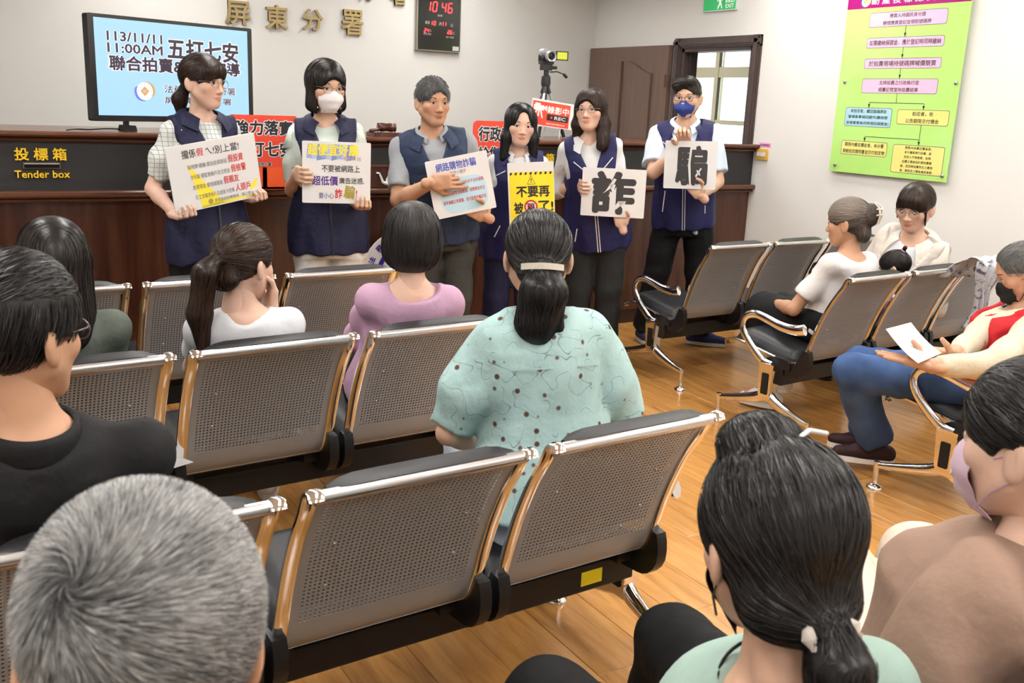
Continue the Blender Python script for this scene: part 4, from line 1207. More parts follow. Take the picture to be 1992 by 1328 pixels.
def add_eyes(sh, Mx, gaze=(0, 0), closed=False, brow=1.0):
    for s in (-1, 1):
        c = np.array([s * .0315, .0712, -.0005])
        V, F = uvsphere(c, .0128); sh.add(V, F, 1, None, Mx)
        gx, gz = gaze; d = unit([gx, 1, gz])
        if closed: d = unit([gx, 1, gz - .5])
        # iris cap
        a = unit(np.cross(d, [0, 0, 1])); b = np.cross(a, d)
        ring = [c + d * .01295]; n = 12
        for rr, h in ((.003, .01285), (.006, .0119)):
            for k in range(n): ring.append(c + d * h + rr * (math.cos(2 * math.pi * k / n) * a + math.sin(2 * math.pi * k / n) * b))
        F = [(0, 1 + k, 1 + (k + 1) % n) for k in range(n)]
        for k in range(n): F += [(1 + k, 1 + n + k, 1 + n + (k + 1) % n), (1 + k, 1 + n + (k + 1) % n, 1 + (k + 1) % n)]
        sh.add(np.array(ring), np.array(F), 2, None, Mx)
        # upper lash line and eyebrow
        zz = .0052 if not closed else -.0015
        pts = [(s * .0315 + s * t * .0145, .0835 - .0045 * t * t - .002 * (t < -.5), zz * (1 - .75 * t * t) + .0008 * t) for t in np.linspace(-1, 1, 9)]
        add_tube(sh, pts, [.0007] + [.0013] * 7 + [.0007], 6, 3, Mx=Mx)
        pts = [(s * (.0145 + .036 * t), .0868 - .013 * t * t, .0195 + .006 * math.sin(t * 2.4) * brow) for t in np.linspace(0, 1, 8)]
        add_tube(sh, pts, [.0016, .0026, .003, .003, .0026, .0022, .0016, .0008], 6, 4, (1.0, 1.0), Mx=Mx)

# ---- hands: origin at wrist, +Z towards fingers, +Y out of the palm, +X to the thumb side
def hand_ops(curl, thumb, spread=.04):
    A = [('a', rbox((0, 0, .045), (.039, .0135, .045), .012), 0), ('a', cone((0, 0, -.03), (0, 0, .02), .024, .026, flat=((0, 1, 0), 1.25)), .015)]
    base = [(.029, .0, .088), (.010, .001, .093), (-.010, .0, .089), (-.028, -.001, .080)]
    lens = [(.040, .025, .020), (.044, .028, .021), (.041, .026, .020), (.032, .020, .018)]
    for i, (b, l) in enumerate(zip(base, lens)):
        p = np.array(b, float); a = 0; sx = (1.5 - i) * spread; r = .0092 if i < 3 else .0082
        for j in range(3):
            a += curl[j] if not isinstance(curl[0], (list, tuple)) else curl[i][j]
            d = np.array([sx * math.cos(a), math.sin(a), math.cos(a)]); d /= np.linalg.norm(d)
            q = p + d * l[j]
            A.append(('a', cone(p, q, r - .0008 * j, r - .0008 * (j + 1)), .004)); p = q
    t0 = np.array([.026, .006, .02]); t1 = np.array([.05, .016, .045])
    A += [('a', cone(t0, t1, .017, .0125), .012)]
    d = unit(thumb); t2 = t1 + d * .03; d2 = unit(np.array(thumb) + np.array([-.35, 0, .25])); t3 = t2 + d2 * .026
    A += [('a', cone(t1, t2, .0115, .0105), .006), ('a', cone(t2, t3, .0105, .0085), .004)]
    return A
HAND_POSES = {
    'hook': ((.25, 1.35, 1.0), (.25, .55, .8)),
    'pinch': ((-.06, .02, .04), (.1, .85, .7)),
    'fist': ((1.2, 1.5, .8), (-.4, .8, .75)),
    'relaxed': ((.35, .5, .35), (.35, .35, .9)),
    'flat': ((.12, .15, .1), (.6, .15, .8)),
    'point': (((.1, .25, .2), (.35, .5, .4), (.55, .7, .4), (.7, .8, .5)), (.3, .5, .85)),
}
_HAND = {}
def hand_geo(pose):
    if pose not in _HAND:
        c, t = HAND_POSES[pose]; _HAND[pose] = solve(hand_ops(c, t), .0036, pad=.012).mesh()
    return _HAND[pose]
def ik(S, T, l1, l2, pole):
    S, T, pole = (np.asarray(a, float) for a in (S, T, pole))
    d = T - S; L = np.linalg.norm(d); L = max(L, 1e-4)
    m = min(L, (l1 + l2) * .998); T = S + d / np.linalg.norm(d) * m
    a = (l1 * l1 - l2 * l2 + m * m) / (2 * m); h = math.sqrt(max(l1 * l1 - a * a, 0))
    u = unit(d); p = pole - u * (pole @ u)
    return S + u * a + unit(p) * h, T

TORSO = {
 'f': [(-.24, .158, .112, 0), (-.08, .172, .118, -.004), (.08, .165, .112, 0), (.32, .136, .096, .004), (.55, .142, .106, .010), (.68, .146, .116, .014), (.80, .143, .104, .002), (.90, .128, .082, -.008), (.965, .085, .064, -.014), (1.03, .052, .054, -.012)],
 'm': [(-.24, .160, .122, 0), (-.08, .170, .124, 0), (.10, .164, .120, .004), (.32, .158, .118, .008), (.55, .168, .120, .008), (.70, .178, .124, .008), (.82, .176, .114, .0), (.91, .155, .092, -.010), (.97, .098, .072, -.014), (1.04, .058, .060, -.012)]}
class Person:
    def __init__(s, label, base, rz, hip, head, hdir, sex='f', skin='light', size=1.0, neck_fwd=.035, girth=1.0, neck_len=.155):
        """base: floor point below the person; rz: turn of the whole figure; hip, head in world coordinates;
        hdir = (yaw, pitch, roll) of the head in world degrees, yaw measured like rz"""
        s.base = np.array([base[0], base[1], 0.0]); s.rz = math.radians(rz); s.sex = sex; s.sz = size; s.skin = skin; s.girth = girth
        s.R = np.array(Matrix.Rotation(s.rz, 3, 'Z'))
        s.root = empty('person', s.base, s.rz, label, 'person')
        s.hip = s.loc(hip); s.head = s.loc(head)
        y, p, r = (math.radians(a) for a in hdir)
        s.HR = s.R.T @ np.array(Matrix.Rotation(y, 3, 'Z') @ Matrix.Rotation(p, 3, 'X') @ Matrix.Rotation(r, 3, 'Y'))
        s.HM = np.eye(4); s.HM[:3, :3] = s.HR * size * np.array([1.05 if sex == 'f' else 1.02, 1, 1]); s.HM[:3, 3] = s.head
        up = unit(s.head - s.hip)
        s.neck = s.head - np.array([0, neck_fwd, neck_len]) * size
        s.A = unit(s.neck - s.hip); s.L = np.linalg.norm(s.neck - s.hip)
        s.Rt = unit(np.array([1.0, 0, 0]) - s.A * s.A[0]); s.F = np.cross(s.A, s.Rt)
        tb = np.array(TORSO[sex]); s.tb = tb.copy(); s.tb[:, 1:] *= size; s.tb[:, 1:3] *= girth
        w = (.132 if sex == 'f' else .168) * size * (girth * .5 + .5)
        s.sh = {k: s.pt(.885, k * w, -.012 * size) for k in (-1, 1)}
        s.l1, s.l2 = .285 * size * (1.06 if sex == 'm' else 1), .245 * size * (1.06 if sex == 'm' else 1)
        s.el = {}; s.wr = {}; s.hands = {}
        s.legs = {}
        s.extra_skin = []
    def loc(s, w): return s.R.T @ (np.asarray(w, float) - s.base)
    def dirl(s, w): return s.R.T @ np.asarray(w, float)
    def pt(s, t, u, v): return s.hip + s.A * (t * s.L) + s.Rt * u + s.F * v
    def front(s, t, u, e=0.0, back=False):
        a = np.interp(t, s.tb[:, 0], s.tb[:, 1]) + e; b = np.interp(t, s.tb[:, 0], s.tb[:, 2]) + e; o = np.interp(t, s.tb[:, 0], s.tb[:, 3])
        v = b * math.sqrt(max(0, 1 - (u / a) ** 2))
        return s.pt(t, u, o + (-v if back else v))
    def loft(s, e=0.0, t0=-.24, t1=1.03, flare=0.0, hem_e=None):
        tb = s.tb; A, Rt, F, hip, L = (np.asarray(q, np.float32) for q in (s.A, s.Rt, s.F, s.hip, s.L)); L = float(L)
        m = float(tb[:, 1].max()) + e + flare + .02
        P = [s.pt(t, u, v) for t in (t0, t1) for u in (-m, m) for v in (-m, m)]
        def fn(X, Y, Z):
            x, y, z = X - hip[0], Y - hip[1], Z - hip[2]
            t = (x * A[0] + y * A[1] + z * A[2]) / L
            u = x * Rt[0] + y * Rt[1] + z * Rt[2]; v = x * F[0] + y * F[1] + z * F[2]
            ee = e + flare * np.clip((.45 - t) / .6, 0, 1)
            tc = np.clip(t, tb[0, 0], tb[-1, 0])
            a = np.interp(tc, tb[:, 0], tb[:, 1]) + ee; b = np.interp(tc, tb[:, 0], tb[:, 2]) + ee; o = np.interp(tc, tb[:, 0], tb[:, 3])
            v = v - o
            q = np.sqrt((u / a) ** 2 + (v / b) ** 2)
            d = (q - 1) * np.minimum(a, b)
            return np.maximum(d, np.maximum((t0 - t) * L, (t - t1) * L)).astype(np.float32)
        return fn, np.min(P, axis=0), np.max(P, axis=0)
    def arm(s, side, wrist, pole, pose='relaxed', hdir=None, palm=None, world=True):
        """side +1 = the person's right; wrist target, pole, hand direction and palm normal in world"""
        T = s.loc(wrist) if world else np.asarray(wrist, float)
        S = s.sh[side]; e, w = ik(S, T, s.l1, s.l2, s.dirl(pole) if world else pole)
        s.el[side], s.wr[side] = e, w
        hd = unit(w - e) if hdir is None else unit(s.dirl(hdir))
        pn = s.dirl(palm) if palm is not None else np.array([-side, 0, 0.0])
        pn = unit(pn - hd * (pn @ hd)); tx = np.cross(pn, hd)      # thumb axis for a right hand
        flip = False
        Mx = np.eye(4)
        sx = 1.0
        if side == 1: sx = 1.0
        Mx[:3, 0] = tx * (1 if side == 1 else -1); Mx[:3, 1] = pn; Mx[:3, 2] = hd
        Mx[:3, :3] *= s.sz * (1.0 if s.sex == 'f' else 1.08); Mx[:3, 3] = w
        s.hands[side] = (pose, Mx, np.linalg.det(Mx[:3, :3]) < 0)
    def leg(s, side, knee, ankle, toe=None):
        hipj = s.hip + s.Rt * side * .085 * s.sz - s.A * .02
        s.legs[side] = (hipj, s.loc(knee), s.loc(ankle), None if toe is None else unit(s.dirl(toe)))
    def stand_legs(s, dx=.095, toe_out=12, kneef=.0, ank=.085):
        for k in (-1, 1):
            hipj = s.hip + s.Rt * k * .085 * s.sz
            a = np.array([k * dx, hipj[1] - .0, ank]); kn = (hipj + a) / 2 + np.array([0, .015, 0])
            an = math.radians(toe_out) * k; s.legs[k] = (hipj, kn, a, np.array([math.sin(an), math.cos(an), 0]))
    # -------- meshes
    def body(s, gaze=(0, 0), closed=False, lod=.0036, face=True, brow=1.0, arms_skin=True, leg_skin=False, res=.0105):
        f = s.sex == 'f'; z = s.sz
        ops = [('a', s.loft(-.006, -.1, 1.03), 0)]
        ops += [('a', cone(s.neck - s.A * .03, s.head + s.HR @ np.array([0, -.022, -.055]) * z, (.050 if f else .060) * z, (.041 if f else .051) * z), .03)]
        ra = (.040, .034, .034, .023) if f else (.047, .041, .040, .028)
        ra = [q * z * s.girth ** .5 for q in ra]
        for k in s.el:
            ops += [('a', cone(s.pt(.90, k * .05 * z, -.010 * z), s.sh[k] - s.A * .006, .050 * z, ra[0]), .04), ('a', cone(s.sh[k], s.el[k], ra[0], ra[1]), .02)]
            ops += [('a', cone(s.el[k], s.el[k] + (s.wr[k] - s.el[k]) * .35, ra[1], ra[2] * 1.04), .012), ('a', cone(s.el[k] + (s.wr[k] - s.el[k]) * .3, s.wr[k], ra[2], ra[3]), .012)]
        if leg_skin:
            for k, (h, kn, an, to) in s.legs.items():
                ops += [('a', cone(kn, kn + (an - kn) * .4, .05 * z, .05 * z), .02), ('a', cone(kn + (an - kn) * .35, an, .05 * z, .032 * z), .02)]
                if to is not None: ops += [('a', cone(an, an + to * .12 * z + np.array([0, 0, -.05]), .033 * z, .028 * z), .02)]
        ops += s.extra_skin
        sh = Shell(); V, F = solve(ops, res, pad=.025).mesh(); sh.add(V, F, 0)
        V, F, C = head_geo(s.sex, lod); sh.add(V, F, 0, C, s.HM)
        if face: add_eyes(sh, s.HM, gaze, closed, brow)
        for k, (pose, Mx, neg) in s.hands.items():
            V, F = hand_geo(pose); sh.add(V, F, 0, None, Mx, flip=neg)
        return sh.build('body', [SKIN[s.skin], eye_white, iris_m, lash_m, brow_m], s.root, True, True)
    def top(s, name, m, e=.010, hem=-.2, sleeve=.55, sr=(.050, .052), neck=(.0, .03, .02, .072, .080, .055), flare=.0, wr=(.004, 38, 1), puff=0, res=.0095, lower=None, extra=(), cuff=None, label=None):
        """sleeve: fraction of the upper arm covered (<=1), or 1..2 into the forearm; neck = (u, v, t-offset, ru, rv, rt)"""
        z = s.sz; g = s.girth ** .5
        ops = [('a', s.loft(e, hem, 1.0, flare), 0)]
        for k in s.el:
            a, el, w = s.sh[k], s.el[k], s.wr[k]; r0, r1 = sr[0] * z * g, sr[1] * z * g
            ops.append(('a', cone(s.pt(.90, k * .05 * z, -.010 * z), a - s.A * .006, .052 * z + e * .6, r0 * .96), .045))
            if sleeve <= 1:
                end = a + (el - a) * sleeve
                if puff:
                    mid = a + (el - a) * sleeve * .6
                    ops += [('a', cone(a, mid, r0, r1 + puff), .02), ('a', cone(mid, end, r1 + puff, r1 * .95, cut=True), .02)]
                else: ops.append(('a', cone(a, end, r0, r1, cut=True), .02))
            else:
                end = el + (w - el) * (sleeve - 1)
                ops += [('a', cone(a, el, r0, r1), .02), ('a', cone(el, end, r1, cuff or r1 * .72, cut=True), .02)]
        ops += list(extra)
        if neck:
            u, v, dt, ru, rv, rt = (q * z for q in neck)
            c = s.neck + s.Rt * u + s.F * v + s.A * dt
            ops.append(('s', ell(c, (ru, rv, rt), np.stack([s.Rt, s.F, s.A])), .008))
        amp, fr, sd = wr
        G = solve(ops, res, wrinkle(amp, fr, sd, (1, 1, .55)) if amp else None, pad=.03); V, F = G.mesh()
        sh = Shell(); sh.add(V, F); o = sh.build(name, m, s.root, True)
        if label: o['label'] = label
        return o
    def vest(s, m, e=.026, hem=-.2, vneck=.62, w=.085, flare=.012, res=.0095, wr=(.004, 30, 3), armhole=.0, open_=0.0, name='vest'):
        z = s.sz; ops = [('a', s.loft(e, hem, .985, flare), 0)]
        for k in (-1, 1): ops.append(('a', cone(s.pt(.905, k * .05 * z, -.012), s.pt(.89, k * (.135 if s.sex == 'f' else .165) * z, -.012), .080 * z, .070 * z), .04))
        A, Rt, F, hip, L = s.A, s.Rt, s.F, s.hip, s.L
        uw = (.148 if s.sex == 'f' else .180) * z * (s.girth * .5 + .5) + armhole
        def beyond(X, Y, Z):
            x, y, zz = X - hip[0], Y - hip[1], Z - hip[2]
            t = (x * A[0] + y * A[1] + zz * A[2]) / L; u = np.abs(x * Rt[0] + y * Rt[1] + zz * Rt[2])
            lim = uw - .022 * np.clip((.86 - t) / .2, 0, 1) + .3 * np.clip((.60 - t) / .12, 0, 1)
            return (lim - u).astype(np.float32)
        if armhole > -1:
            P = [s.pt(t, u, v) for t in (.45, 1.1) for u in (-.3, .3) for v in (-.2, .2)]
            ops.append(('s', (beyond, np.min(P, axis=0), np.max(P, axis=0)), .003))
        A, Rt, F, hip, L = s.A, s.Rt, s.F, s.hip, s.L
        def wedge(X, Y, Z):
            x, y, zz = X - hip[0], Y - hip[1], Z - hip[2]
            t = (x * A[0] + y * A[1] + zz * A[2]) / L; u = x * Rt[0] + y * Rt[1] + zz * Rt[2]; v = x * F[0] + y * F[1] + zz * F[2]
            hw = np.clip((t - vneck) / (1 - vneck), -1, 1.4) * w * z + open_
            return np.maximum(np.abs(u) - hw, -(v - .0)).astype(np.float32)
        P = [s.pt(t, u, v) for t in (vneck - .05 if not open_ else hem - .1, 1.2) for u in (-.12, .12) for v in (0, .3)]
        ops.append(('s', (wedge, np.min(P, axis=0), np.max(P, axis=0)), .004))
        c = s.neck + s.F * .0 + s.A * .03
        ops.append(('s', ell(c, (.066 * z, .07 * z, .05 * z), np.stack([s.Rt, s.F, s.A])), .006))
        G = solve(ops, res, wrinkle(*wr[:2], wr[2], (1, 1, .5)), pad=.03); V, F_ = G.mesh()
        sh = Shell(); sh.add(V, F_); return sh.build(name, m, s.root, True)
    def strip(s, name, m, path, w, e, thick=.002, back=False, parent=None):
        """ribbon on the torso surface; path = [(t,u),...]"""
        P = np.array([s.front(t, u, e, back) for t, u in path]); T = np.gradient(P, axis=0)
        G = []
        for p, tt in zip(P, T):
            n = s.F * (-1 if back else 1); sd = unit(np.cross(tt, n)); G.append([p - sd * w / 2, p + sd * w / 2])
        mb = MB().slab(np.array(G), -thick if not back else thick)
        return mb.build(name, m, parent or s.root)
    def collar(s, name, m, rin=.062, w=.06, h0=.045, drop=.075, span=150, open_=.35, thick=.004, fwd=.0, point=1.0, parent=None):
        """turned-down collar round the neck"""
        z = s.sz; G = []
        c0 = s.neck + s.F * fwd * z
        for th in np.linspace(-span, span, 41):
            a = math.radians(th); fr = abs(th) / span
            dx, dy = math.sin(a), -math.cos(a)
            f2 = fr ** 2
            zin = (h0 * (1 - f2 * 1.15) - .004) * z
            zout = (h0 - .045 - drop * f2) * z
            ww = w * (1 + .35 * point * max(0, fr - .6) / .4)
            row = []
            for q in np.linspace(0, 1, 5):
                r = (rin + ww * q ** .8 * (1 - .25 * f2)) * z
                hh = zin * (1 - q) + zout * q + .014 * math.sin(q * math.pi * .9) * z
                row.append(c0 + s.Rt * dx * r * 1.04 + s.F * (dy * r + (.012 * f2) * z) + s.A * hh)
            G.append(row)
        return MB().slab(np.array(G), thick).build(name, m, parent or s.root, True, 50)
    def trousers(s, name, m, rad=(.088, .066, .058), waist=.2, e=.014, res=.011, wr=(.004, 34, 5), ankle=1.0):
        z = s.sz; ops = [('a', s.loft(e, -.24, waist), 0)]
        for k, (h, kn, an, to) in s.legs.items():
            en = kn + (an - kn) * ankle
            ops += [('a', cone(h, kn, rad[0] * z * s.girth ** .5, rad[1] * z), .03), ('a', cone(kn, en, rad[1] * z, rad[2] * z, cut=True), .02)]
        G = solve(ops, res, wrinkle(*wr[:2], wr[2], (1, 1, .6)), pad=.03); V, F = G.mesh()
        sh = Shell(); sh.add(V, F); return sh.build(name, m, s.root, True)
    def shoes(s, m, sole, length=.25, wd=.042):
        for k, (h, kn, an, to) in s.legs.items():
            if to is None: continue
            z = s.sz; c = np.array([an[0], an[1], 0]); fl = an[2] - .085
            L = length * z; a = c - to * .05 * z; b = c + to * (L - .09) * z
            up = np.array([0, 0, fl])
            ops = [('a', cone(a + [0, 0, .045] + up, c + to * .05 + [0, 0, .05] + up, .038, .040), 0), ('a', cone(c + to * .04 + [0, 0, .045] + up, b + [0, 0, .034] + up, .040, .030, flat=((0, 0, 1), 1.15)), .03), ('a', cone(c + [0, 0, .05] + up, c + [0, 0, .105] + up, .036, .038, cut=True), .02)]
            V, F = solve(ops, .006, pad=.015).mesh(); sh = Shell(); V[:, 2] = np.maximum(V[:, 2], fl + .006); sh.add(V, F); o = sh.build('shoe', m, s.root, True)
            pts = []
            sd = np.array([to[1], -to[0], 0])
            for q in np.linspace(0, 2 * math.pi, 22, endpoint=False):
                x = math.cos(q); y = math.sin(q); ln = (a - to * .035 + b + to * .03) / 2; hl = np.linalg.norm(b + to * .03 - a + to * .035) / 2
                pts.append(ln + to * hl * x + sd * (.043 + .004 * x) * np.sign(y) * abs(y) ** .7)
            P = np.array(pts); mb = MB(); n = len(P); V = np.concatenate([P + [0, 0, fl + .0005], P * 1.0 + [0, 0, fl + .022]])
            mb.add(V, [(i, (i + 1) % n, (i + 1) % n + n, i + n) for i in range(n)] + [tuple(range(n))[::-1], tuple(range(n, 2 * n))]); mb.build('sole', sole, o)
    def headpart(s, name, mb, m, smooth=True, parent=None):
        mb.xf(s.HM); return mb.build(name, m, parent or s.root, smooth, 50)
    def glasses(s, m, round_=True, r=.021, wire=.0011, y=.094, hgt=.82):
        mb = MB()
        for k in (-1, 1):
            pts = []
            for a in np.linspace(0, 2 * math.pi, 25):
                ca, sa = math.cos(a), math.sin(a)
                if not round_: ca = np.sign(ca) * abs(ca) ** .6; sa = np.sign(sa) * abs(sa) ** .6
                pts.append((k * .0335 + r * ca * 1.12, y - .004 * abs(k * .0335 + r * ca) / .05, -.002 + r * hgt * sa))
            mb.tube(pts, wire, 6, cap=False)
            x = k * (.0335 + r * 1.1); mb.tube([(x, y - .005, .006), (k * .071, .07, .007), (k * .0765, .0, .004), (k * .076, -.022, -.008)], wire, 6)
        mb.tube([(-.012, y, .0), (-.006, y + .003, .003), (.006, y + .003, .003), (.012, y, .0)], wire, 6)
        return s.headpart('glasses', mb, m)
    def mask(s, m, strap, pleat=True, beak=False, yo=0.0, full=False):
        """face mask over nose and mouth with ear loops"""
        G = []
        nz, nx = 13, 21
        for i in range(nz):
            t = i / (nz - 1); z = -.018 - .094 * t if not full else -.018 - .1 * t
            row = []
            for j in range(nx):
                u = (j / (nx - 1)) * 2 - 1
                wx = (.050 + .014 * math.sin(min(1, t * 1.4) * math.pi)) * (1 - .25 * max(0, t - .6) / .4)
                x = u * wx
                prof = np.interp(t, [0, .15, .3, .55, .8, 1.0], [.094, .109, .113, .107, .103, .082])
                if beak: prof = np.interp(t, [0, .3, .5, .75, 1.0], [.094, .116, .121, .111, .082])
                y = prof - (.052 if not beak else .058) * abs(u) ** (1.9 if not beak else 1.35) - .0
                zz = z + (.010 * (1 - abs(u)) if t < .2 else 0) * (1 - t * 5 if t < .2 else 0) * 1.0 + .012 * abs(u) ** 2 * (t - .5) * -1.0
                if pleat and not beak: y += .0016 * math.sin(t * 3 * 2 * math.pi)
                row.append((x, y, zz))
            G.append(row)
        mb = MB().slab(np.array(G), .0015); o = s.headpart('face_mask', mb, m)
        lp = MB()
        for k in (-1, 1):
            for z0, z1 in ((-.034, .004), (-.096, -.034)):
                lp.tube([(k * .056, .052 if z0 > -.05 else .045, z0), (k * .07, .02, (z0 + z1) / 2), (k * .078, -.018, z1)], .0016, 6)
        s.headpart('ear_loop', lp, strap, True, o)
        return o

# ---- hair
def hair_material(name, dark, light, rough=.36):
    if name in MATS: return MATS[name]
    m = mat(name, dark, rough, spec=.30)
    N, L, b = nodes(m); at_ = N.new('ShaderNodeAttribute'); at_.attribute_name = 'tint'
    sp = N.new('ShaderNodeSeparateColor'); L.new(at_.outputs['Color'], sp.inputs[0])
    L.new(ramp(m.node_tree, sp.outputs[0], [(0, dark), (1, light)]), b.inputs['Base Color'])
    return m
HAIR = {'black': hair_material('hair_black', (.0045, .0042, .0048), (.030, .027, .028), .30), 'brown': hair_material('hair_brown', (.009, .005, .004), (.075, .038, .024), .34),
        'dark': hair_material('hair_dark', (.006, .005, .0045), (.042, .029, .023), .32), 'grey': hair_material('hair_grey', (.045, .047, .05), (.60, .59, .58), .55),
        'salt': hair_material('hair_salt', (.03, .03, .03), (.30, .29, .28), .45), 'streak': hair_material('hair_streaked', (.03, .02, .015), (.36, .30, .25), .4), 'mixed': hair_material('hair_mixed', (.009, .008, .008), (.07, .062, .06), .4)}
def cap_ops(o=.012, top=0.0, back=0.0):
    return [('a', ell((0, -.012 - back / 2, .032 + top / 2), (.0735 + o, .0965 + o + back / 2, .083 + o + top / 2)), 0)]
def win(zc=-.045, r=(.064, .082, .10), yc=.125): return ('s', ell((0, yc, zc), r), .010)
def ear_win(dz=0, r=(.03, .026, .042), y=.0): return [('s', ell((k * .085, y, -.030 + dz), r), .006) for k in (-1, 1)]
def neck_cut(z=-.06, y=.0): return [('s', rbox((0, y + .10, z - .10), (.14, .105, .10), .01), .012)]
def make_hair(P, name, hm, ops, flow, n=1500, steps=8, ds=.010, width=.0016, res=.0052, lift=.0022, seed=1, noise=None, region=None, rise=0.0, tip=.25, light=(0, 1), bias=None):
    """hair: a closed base volume plus fine ribbons combed over it along a flow field (head-local)"""
    G = solve(ops, res, noise, pad=.012); V, F = G.mesh(); rs = np.random.RandomState(seed)
    sh = Shell()
    base_t = rs.uniform(0, .25, len(V))[:, None] * np.ones(3) * (light[1] - light[0]) + light[0]
    if bias is not None: base_t = np.clip(base_t + bias(V)[:, None], 0, 1)
    sh.add(V, F, 0, base_t, P.HM)
    sel = rs.randint(0, len(V), n); p = V[sel] + rs.normal(size=(n, 3)) * res * .5
    if region is not None: p = p[region(p)]
    n = len(p)
    off = rs.uniform(.0002, lift, n)
    jit = rs.normal(size=(n, 3)) * .10
    pts = []; nor = []
    for k in range(steps):
        g = G.grad(p); dd = G.sample(p)
        p = p - g * (dd - off - rise * k)[:, None]
        pts.append(p.copy()); nor.append(g)
        d = flow(p) + jit; d = d - g * np.sum(d * g, 1)[:, None] * (1 if rise == 0 else .8)
        d /= np.linalg.norm(d, axis=1)[:, None] + 1e-9
        p = p + d * ds
    pts = np.array(pts); nor = np.array(nor)
    T = np.gradient(pts, axis=0); S = np.cross(nor, T); S /= np.linalg.norm(S, axis=2)[..., None] + 1e-9
    ph = rs.normal(0, .38, n)[None, :, None]; S = S * np.cos(ph) + nor * np.sin(ph)
    w = width * rs.uniform(.6, 1.3, n)[None, :, None] * np.interp(np.linspace(0, 1, steps), [0, .3, .7, 1], [.5, 1, .9, tip])[:, None, None]
    A = pts - S * w / 2; B = pts + S * w / 2
    Vv = np.stack([A, B], 2).transpose(1, 0, 2, 3).reshape(-1, 3)
    i = np.arange(n)[:, None] * steps * 2 + np.arange(steps - 1)[None, :] * 2
    Fq = np.stack([i, i + 1, i + 3, i + 2], -1).reshape(-1, 4)
    tv = np.clip(rs.beta(1.3, 2.2, n) * (light[1] - light[0]) + light[0], 0, 1)
    if bias is not None: tv = np.clip(tv + bias(pts[0]), 0, 1)
    col = np.repeat(tv, steps * 2)[:, None] * np.ones(3)
    sh.add(Vv, Fq, 0, col, P.HM)
    return sh.build(name, hm, P.root, True, True)
def flow_to(tie, down_after=True):
    tie = np.array(tie)
    def f(p):
        d = tie - p; r = np.linalg.norm(d, axis=1)[:, None]; d = d / (r + 1e-6)
        b = np.clip((tie[2] - .01 - p[:, 2:3]) / .03, 0, 1) * np.clip((tie[1] + .03 - p[:, 1:2]) / .02, 0, 1)
        return d * (1 - b) + np.array([0, -.05, -1]) * b
    return f
def flow_down(crown=(0, -.03, .115), k=.07, fwd=0.0, part=None):
    c = np.array(crown)
    def f(p):
        q = p - c; r = np.linalg.norm(q * [1, 1, .3], axis=1)[:, None]; w = np.exp(-r / k)
        d = q / (np.linalg.norm(q, axis=1)[:, None] + 1e-6) * w + np.array([0, fwd, -1.0]) * (1 - w)
        if part is not None:
            top = np.clip((p[:, 2:3] - .06) / .05, 0, 1)
            d = d * (1 - top) + top * np.concatenate([np.sign(p[:, 0:1] - part), -.15 * np.ones((len(p), 1)), -.3 * np.ones((len(p), 1))], 1)
        return d
    return f
# ------------------------------------------------------------------ held boards
def cam_yaw(p, a=0): return math.degrees(math.atan2(p[0], -p[1])) + a
class Board:
    def __init__(s, label, c, yaw, roll, w, h, name='placard', tilt=0.0, thick=.006, col=(.82, .82, .82), cat='placard'):
        y = math.radians(yaw); n = np.array([-math.sin(y), math.cos(y), 0]); t = math.radians(tilt)
        u = np.cross([0, 0, 1.0], n); v = np.array([0, 0, 1.0]) * math.cos(t) - n * math.sin(t); n = n * math.cos(t) + np.array([0, 0, 1.0]) * math.sin(t)
        r = math.radians(roll); u, v = u * math.cos(r) + v * math.sin(r), -u * math.sin(r) + v * math.cos(r)
        s.c, s.u, s.v, s.n, s.w, s.h, s.th = np.array(c, float), u, v, n, w, h, thick
        s.o = empty(name, label=label, cat=cat, group='held placards'); s.o.matrix_world = frame_mat(s.c, u, v, n)
        MB().rbox((-w / 2, -h / 2, -thick), (w / 2, h / 2, 0), .006, 0, 2).build('board', mat('placard_white', (.80, .80, .80), .35), s.o)
    def p(s, a, b, d=0): return s.c + s.u * a + s.v * b + s.n * d
    def text(s, t, x0, x1, y0, y1, m, bold=.0, rot=0, z=.0008, name='lettering', shear=0):
        mb = MB(); text_fit(mb, t, (-.5 + (x0 + x1) / 2) * s.w, (.5 - (y0 + y1) / 2) * s.h, (x1 - x0) * s.w, (y1 - y0) * s.h, z, bold, 0, math.radians(rot), 1.0, shear); mb.build(name, m, s.o)
    def poly(s, pts, m, z=.0004, name='print'):
        mb = MB(); quad(mb, [((-.5 + a) * s.w, (.5 - b) * s.h) for a, b in pts], z); mb.build(name, m, s.o)
    def hook(s, P, side, a, b, edge):
        if edge == 'bottom': P.arm(side, s.p(a, -s.h / 2) - s.n * .100 - s.v * .018, s.pole(P, side), 'hook', s.n, s.v)
        else:
            sg = -1 if edge == 'left' else 1
            P.arm(side, s.p(sg * s.w / 2, b) - s.n * .100 + s.u * sg * .018, s.pole(P, side), 'hook', s.n + s.u * -.15 * sg, -s.u * sg)
    def pinch(s, P, side, pt, hd):
        hd = unit(hd[0] * s.u + hd[1] * s.v); P.arm(side, pt - hd * .052 - s.n * (.022 + s.th), s.pole(P, side), 'pinch', hd, s.n)
    def pole(s, P, side):
        out = P.R @ np.array([side * getattr(P, 'elbow_out', .55), -.5, -.9]); return out
ink_k = mat('print_black', (.02, .02, .022), .5); ink_r = mat('print_red', srgb(200, 40, 48), .5); ink_g = mat('print_grey', (.13, .13, .14), .5)
ink_b = mat('print_blue', srgb(62, 78, 178), .5); ink_p = mat('print_purple', srgb(74, 30, 130), .5); ink_y = mat('print_yellow', srgb(250, 232, 70), .5); ink_o = mat('print_olive', srgb(165, 150, 60), .5)
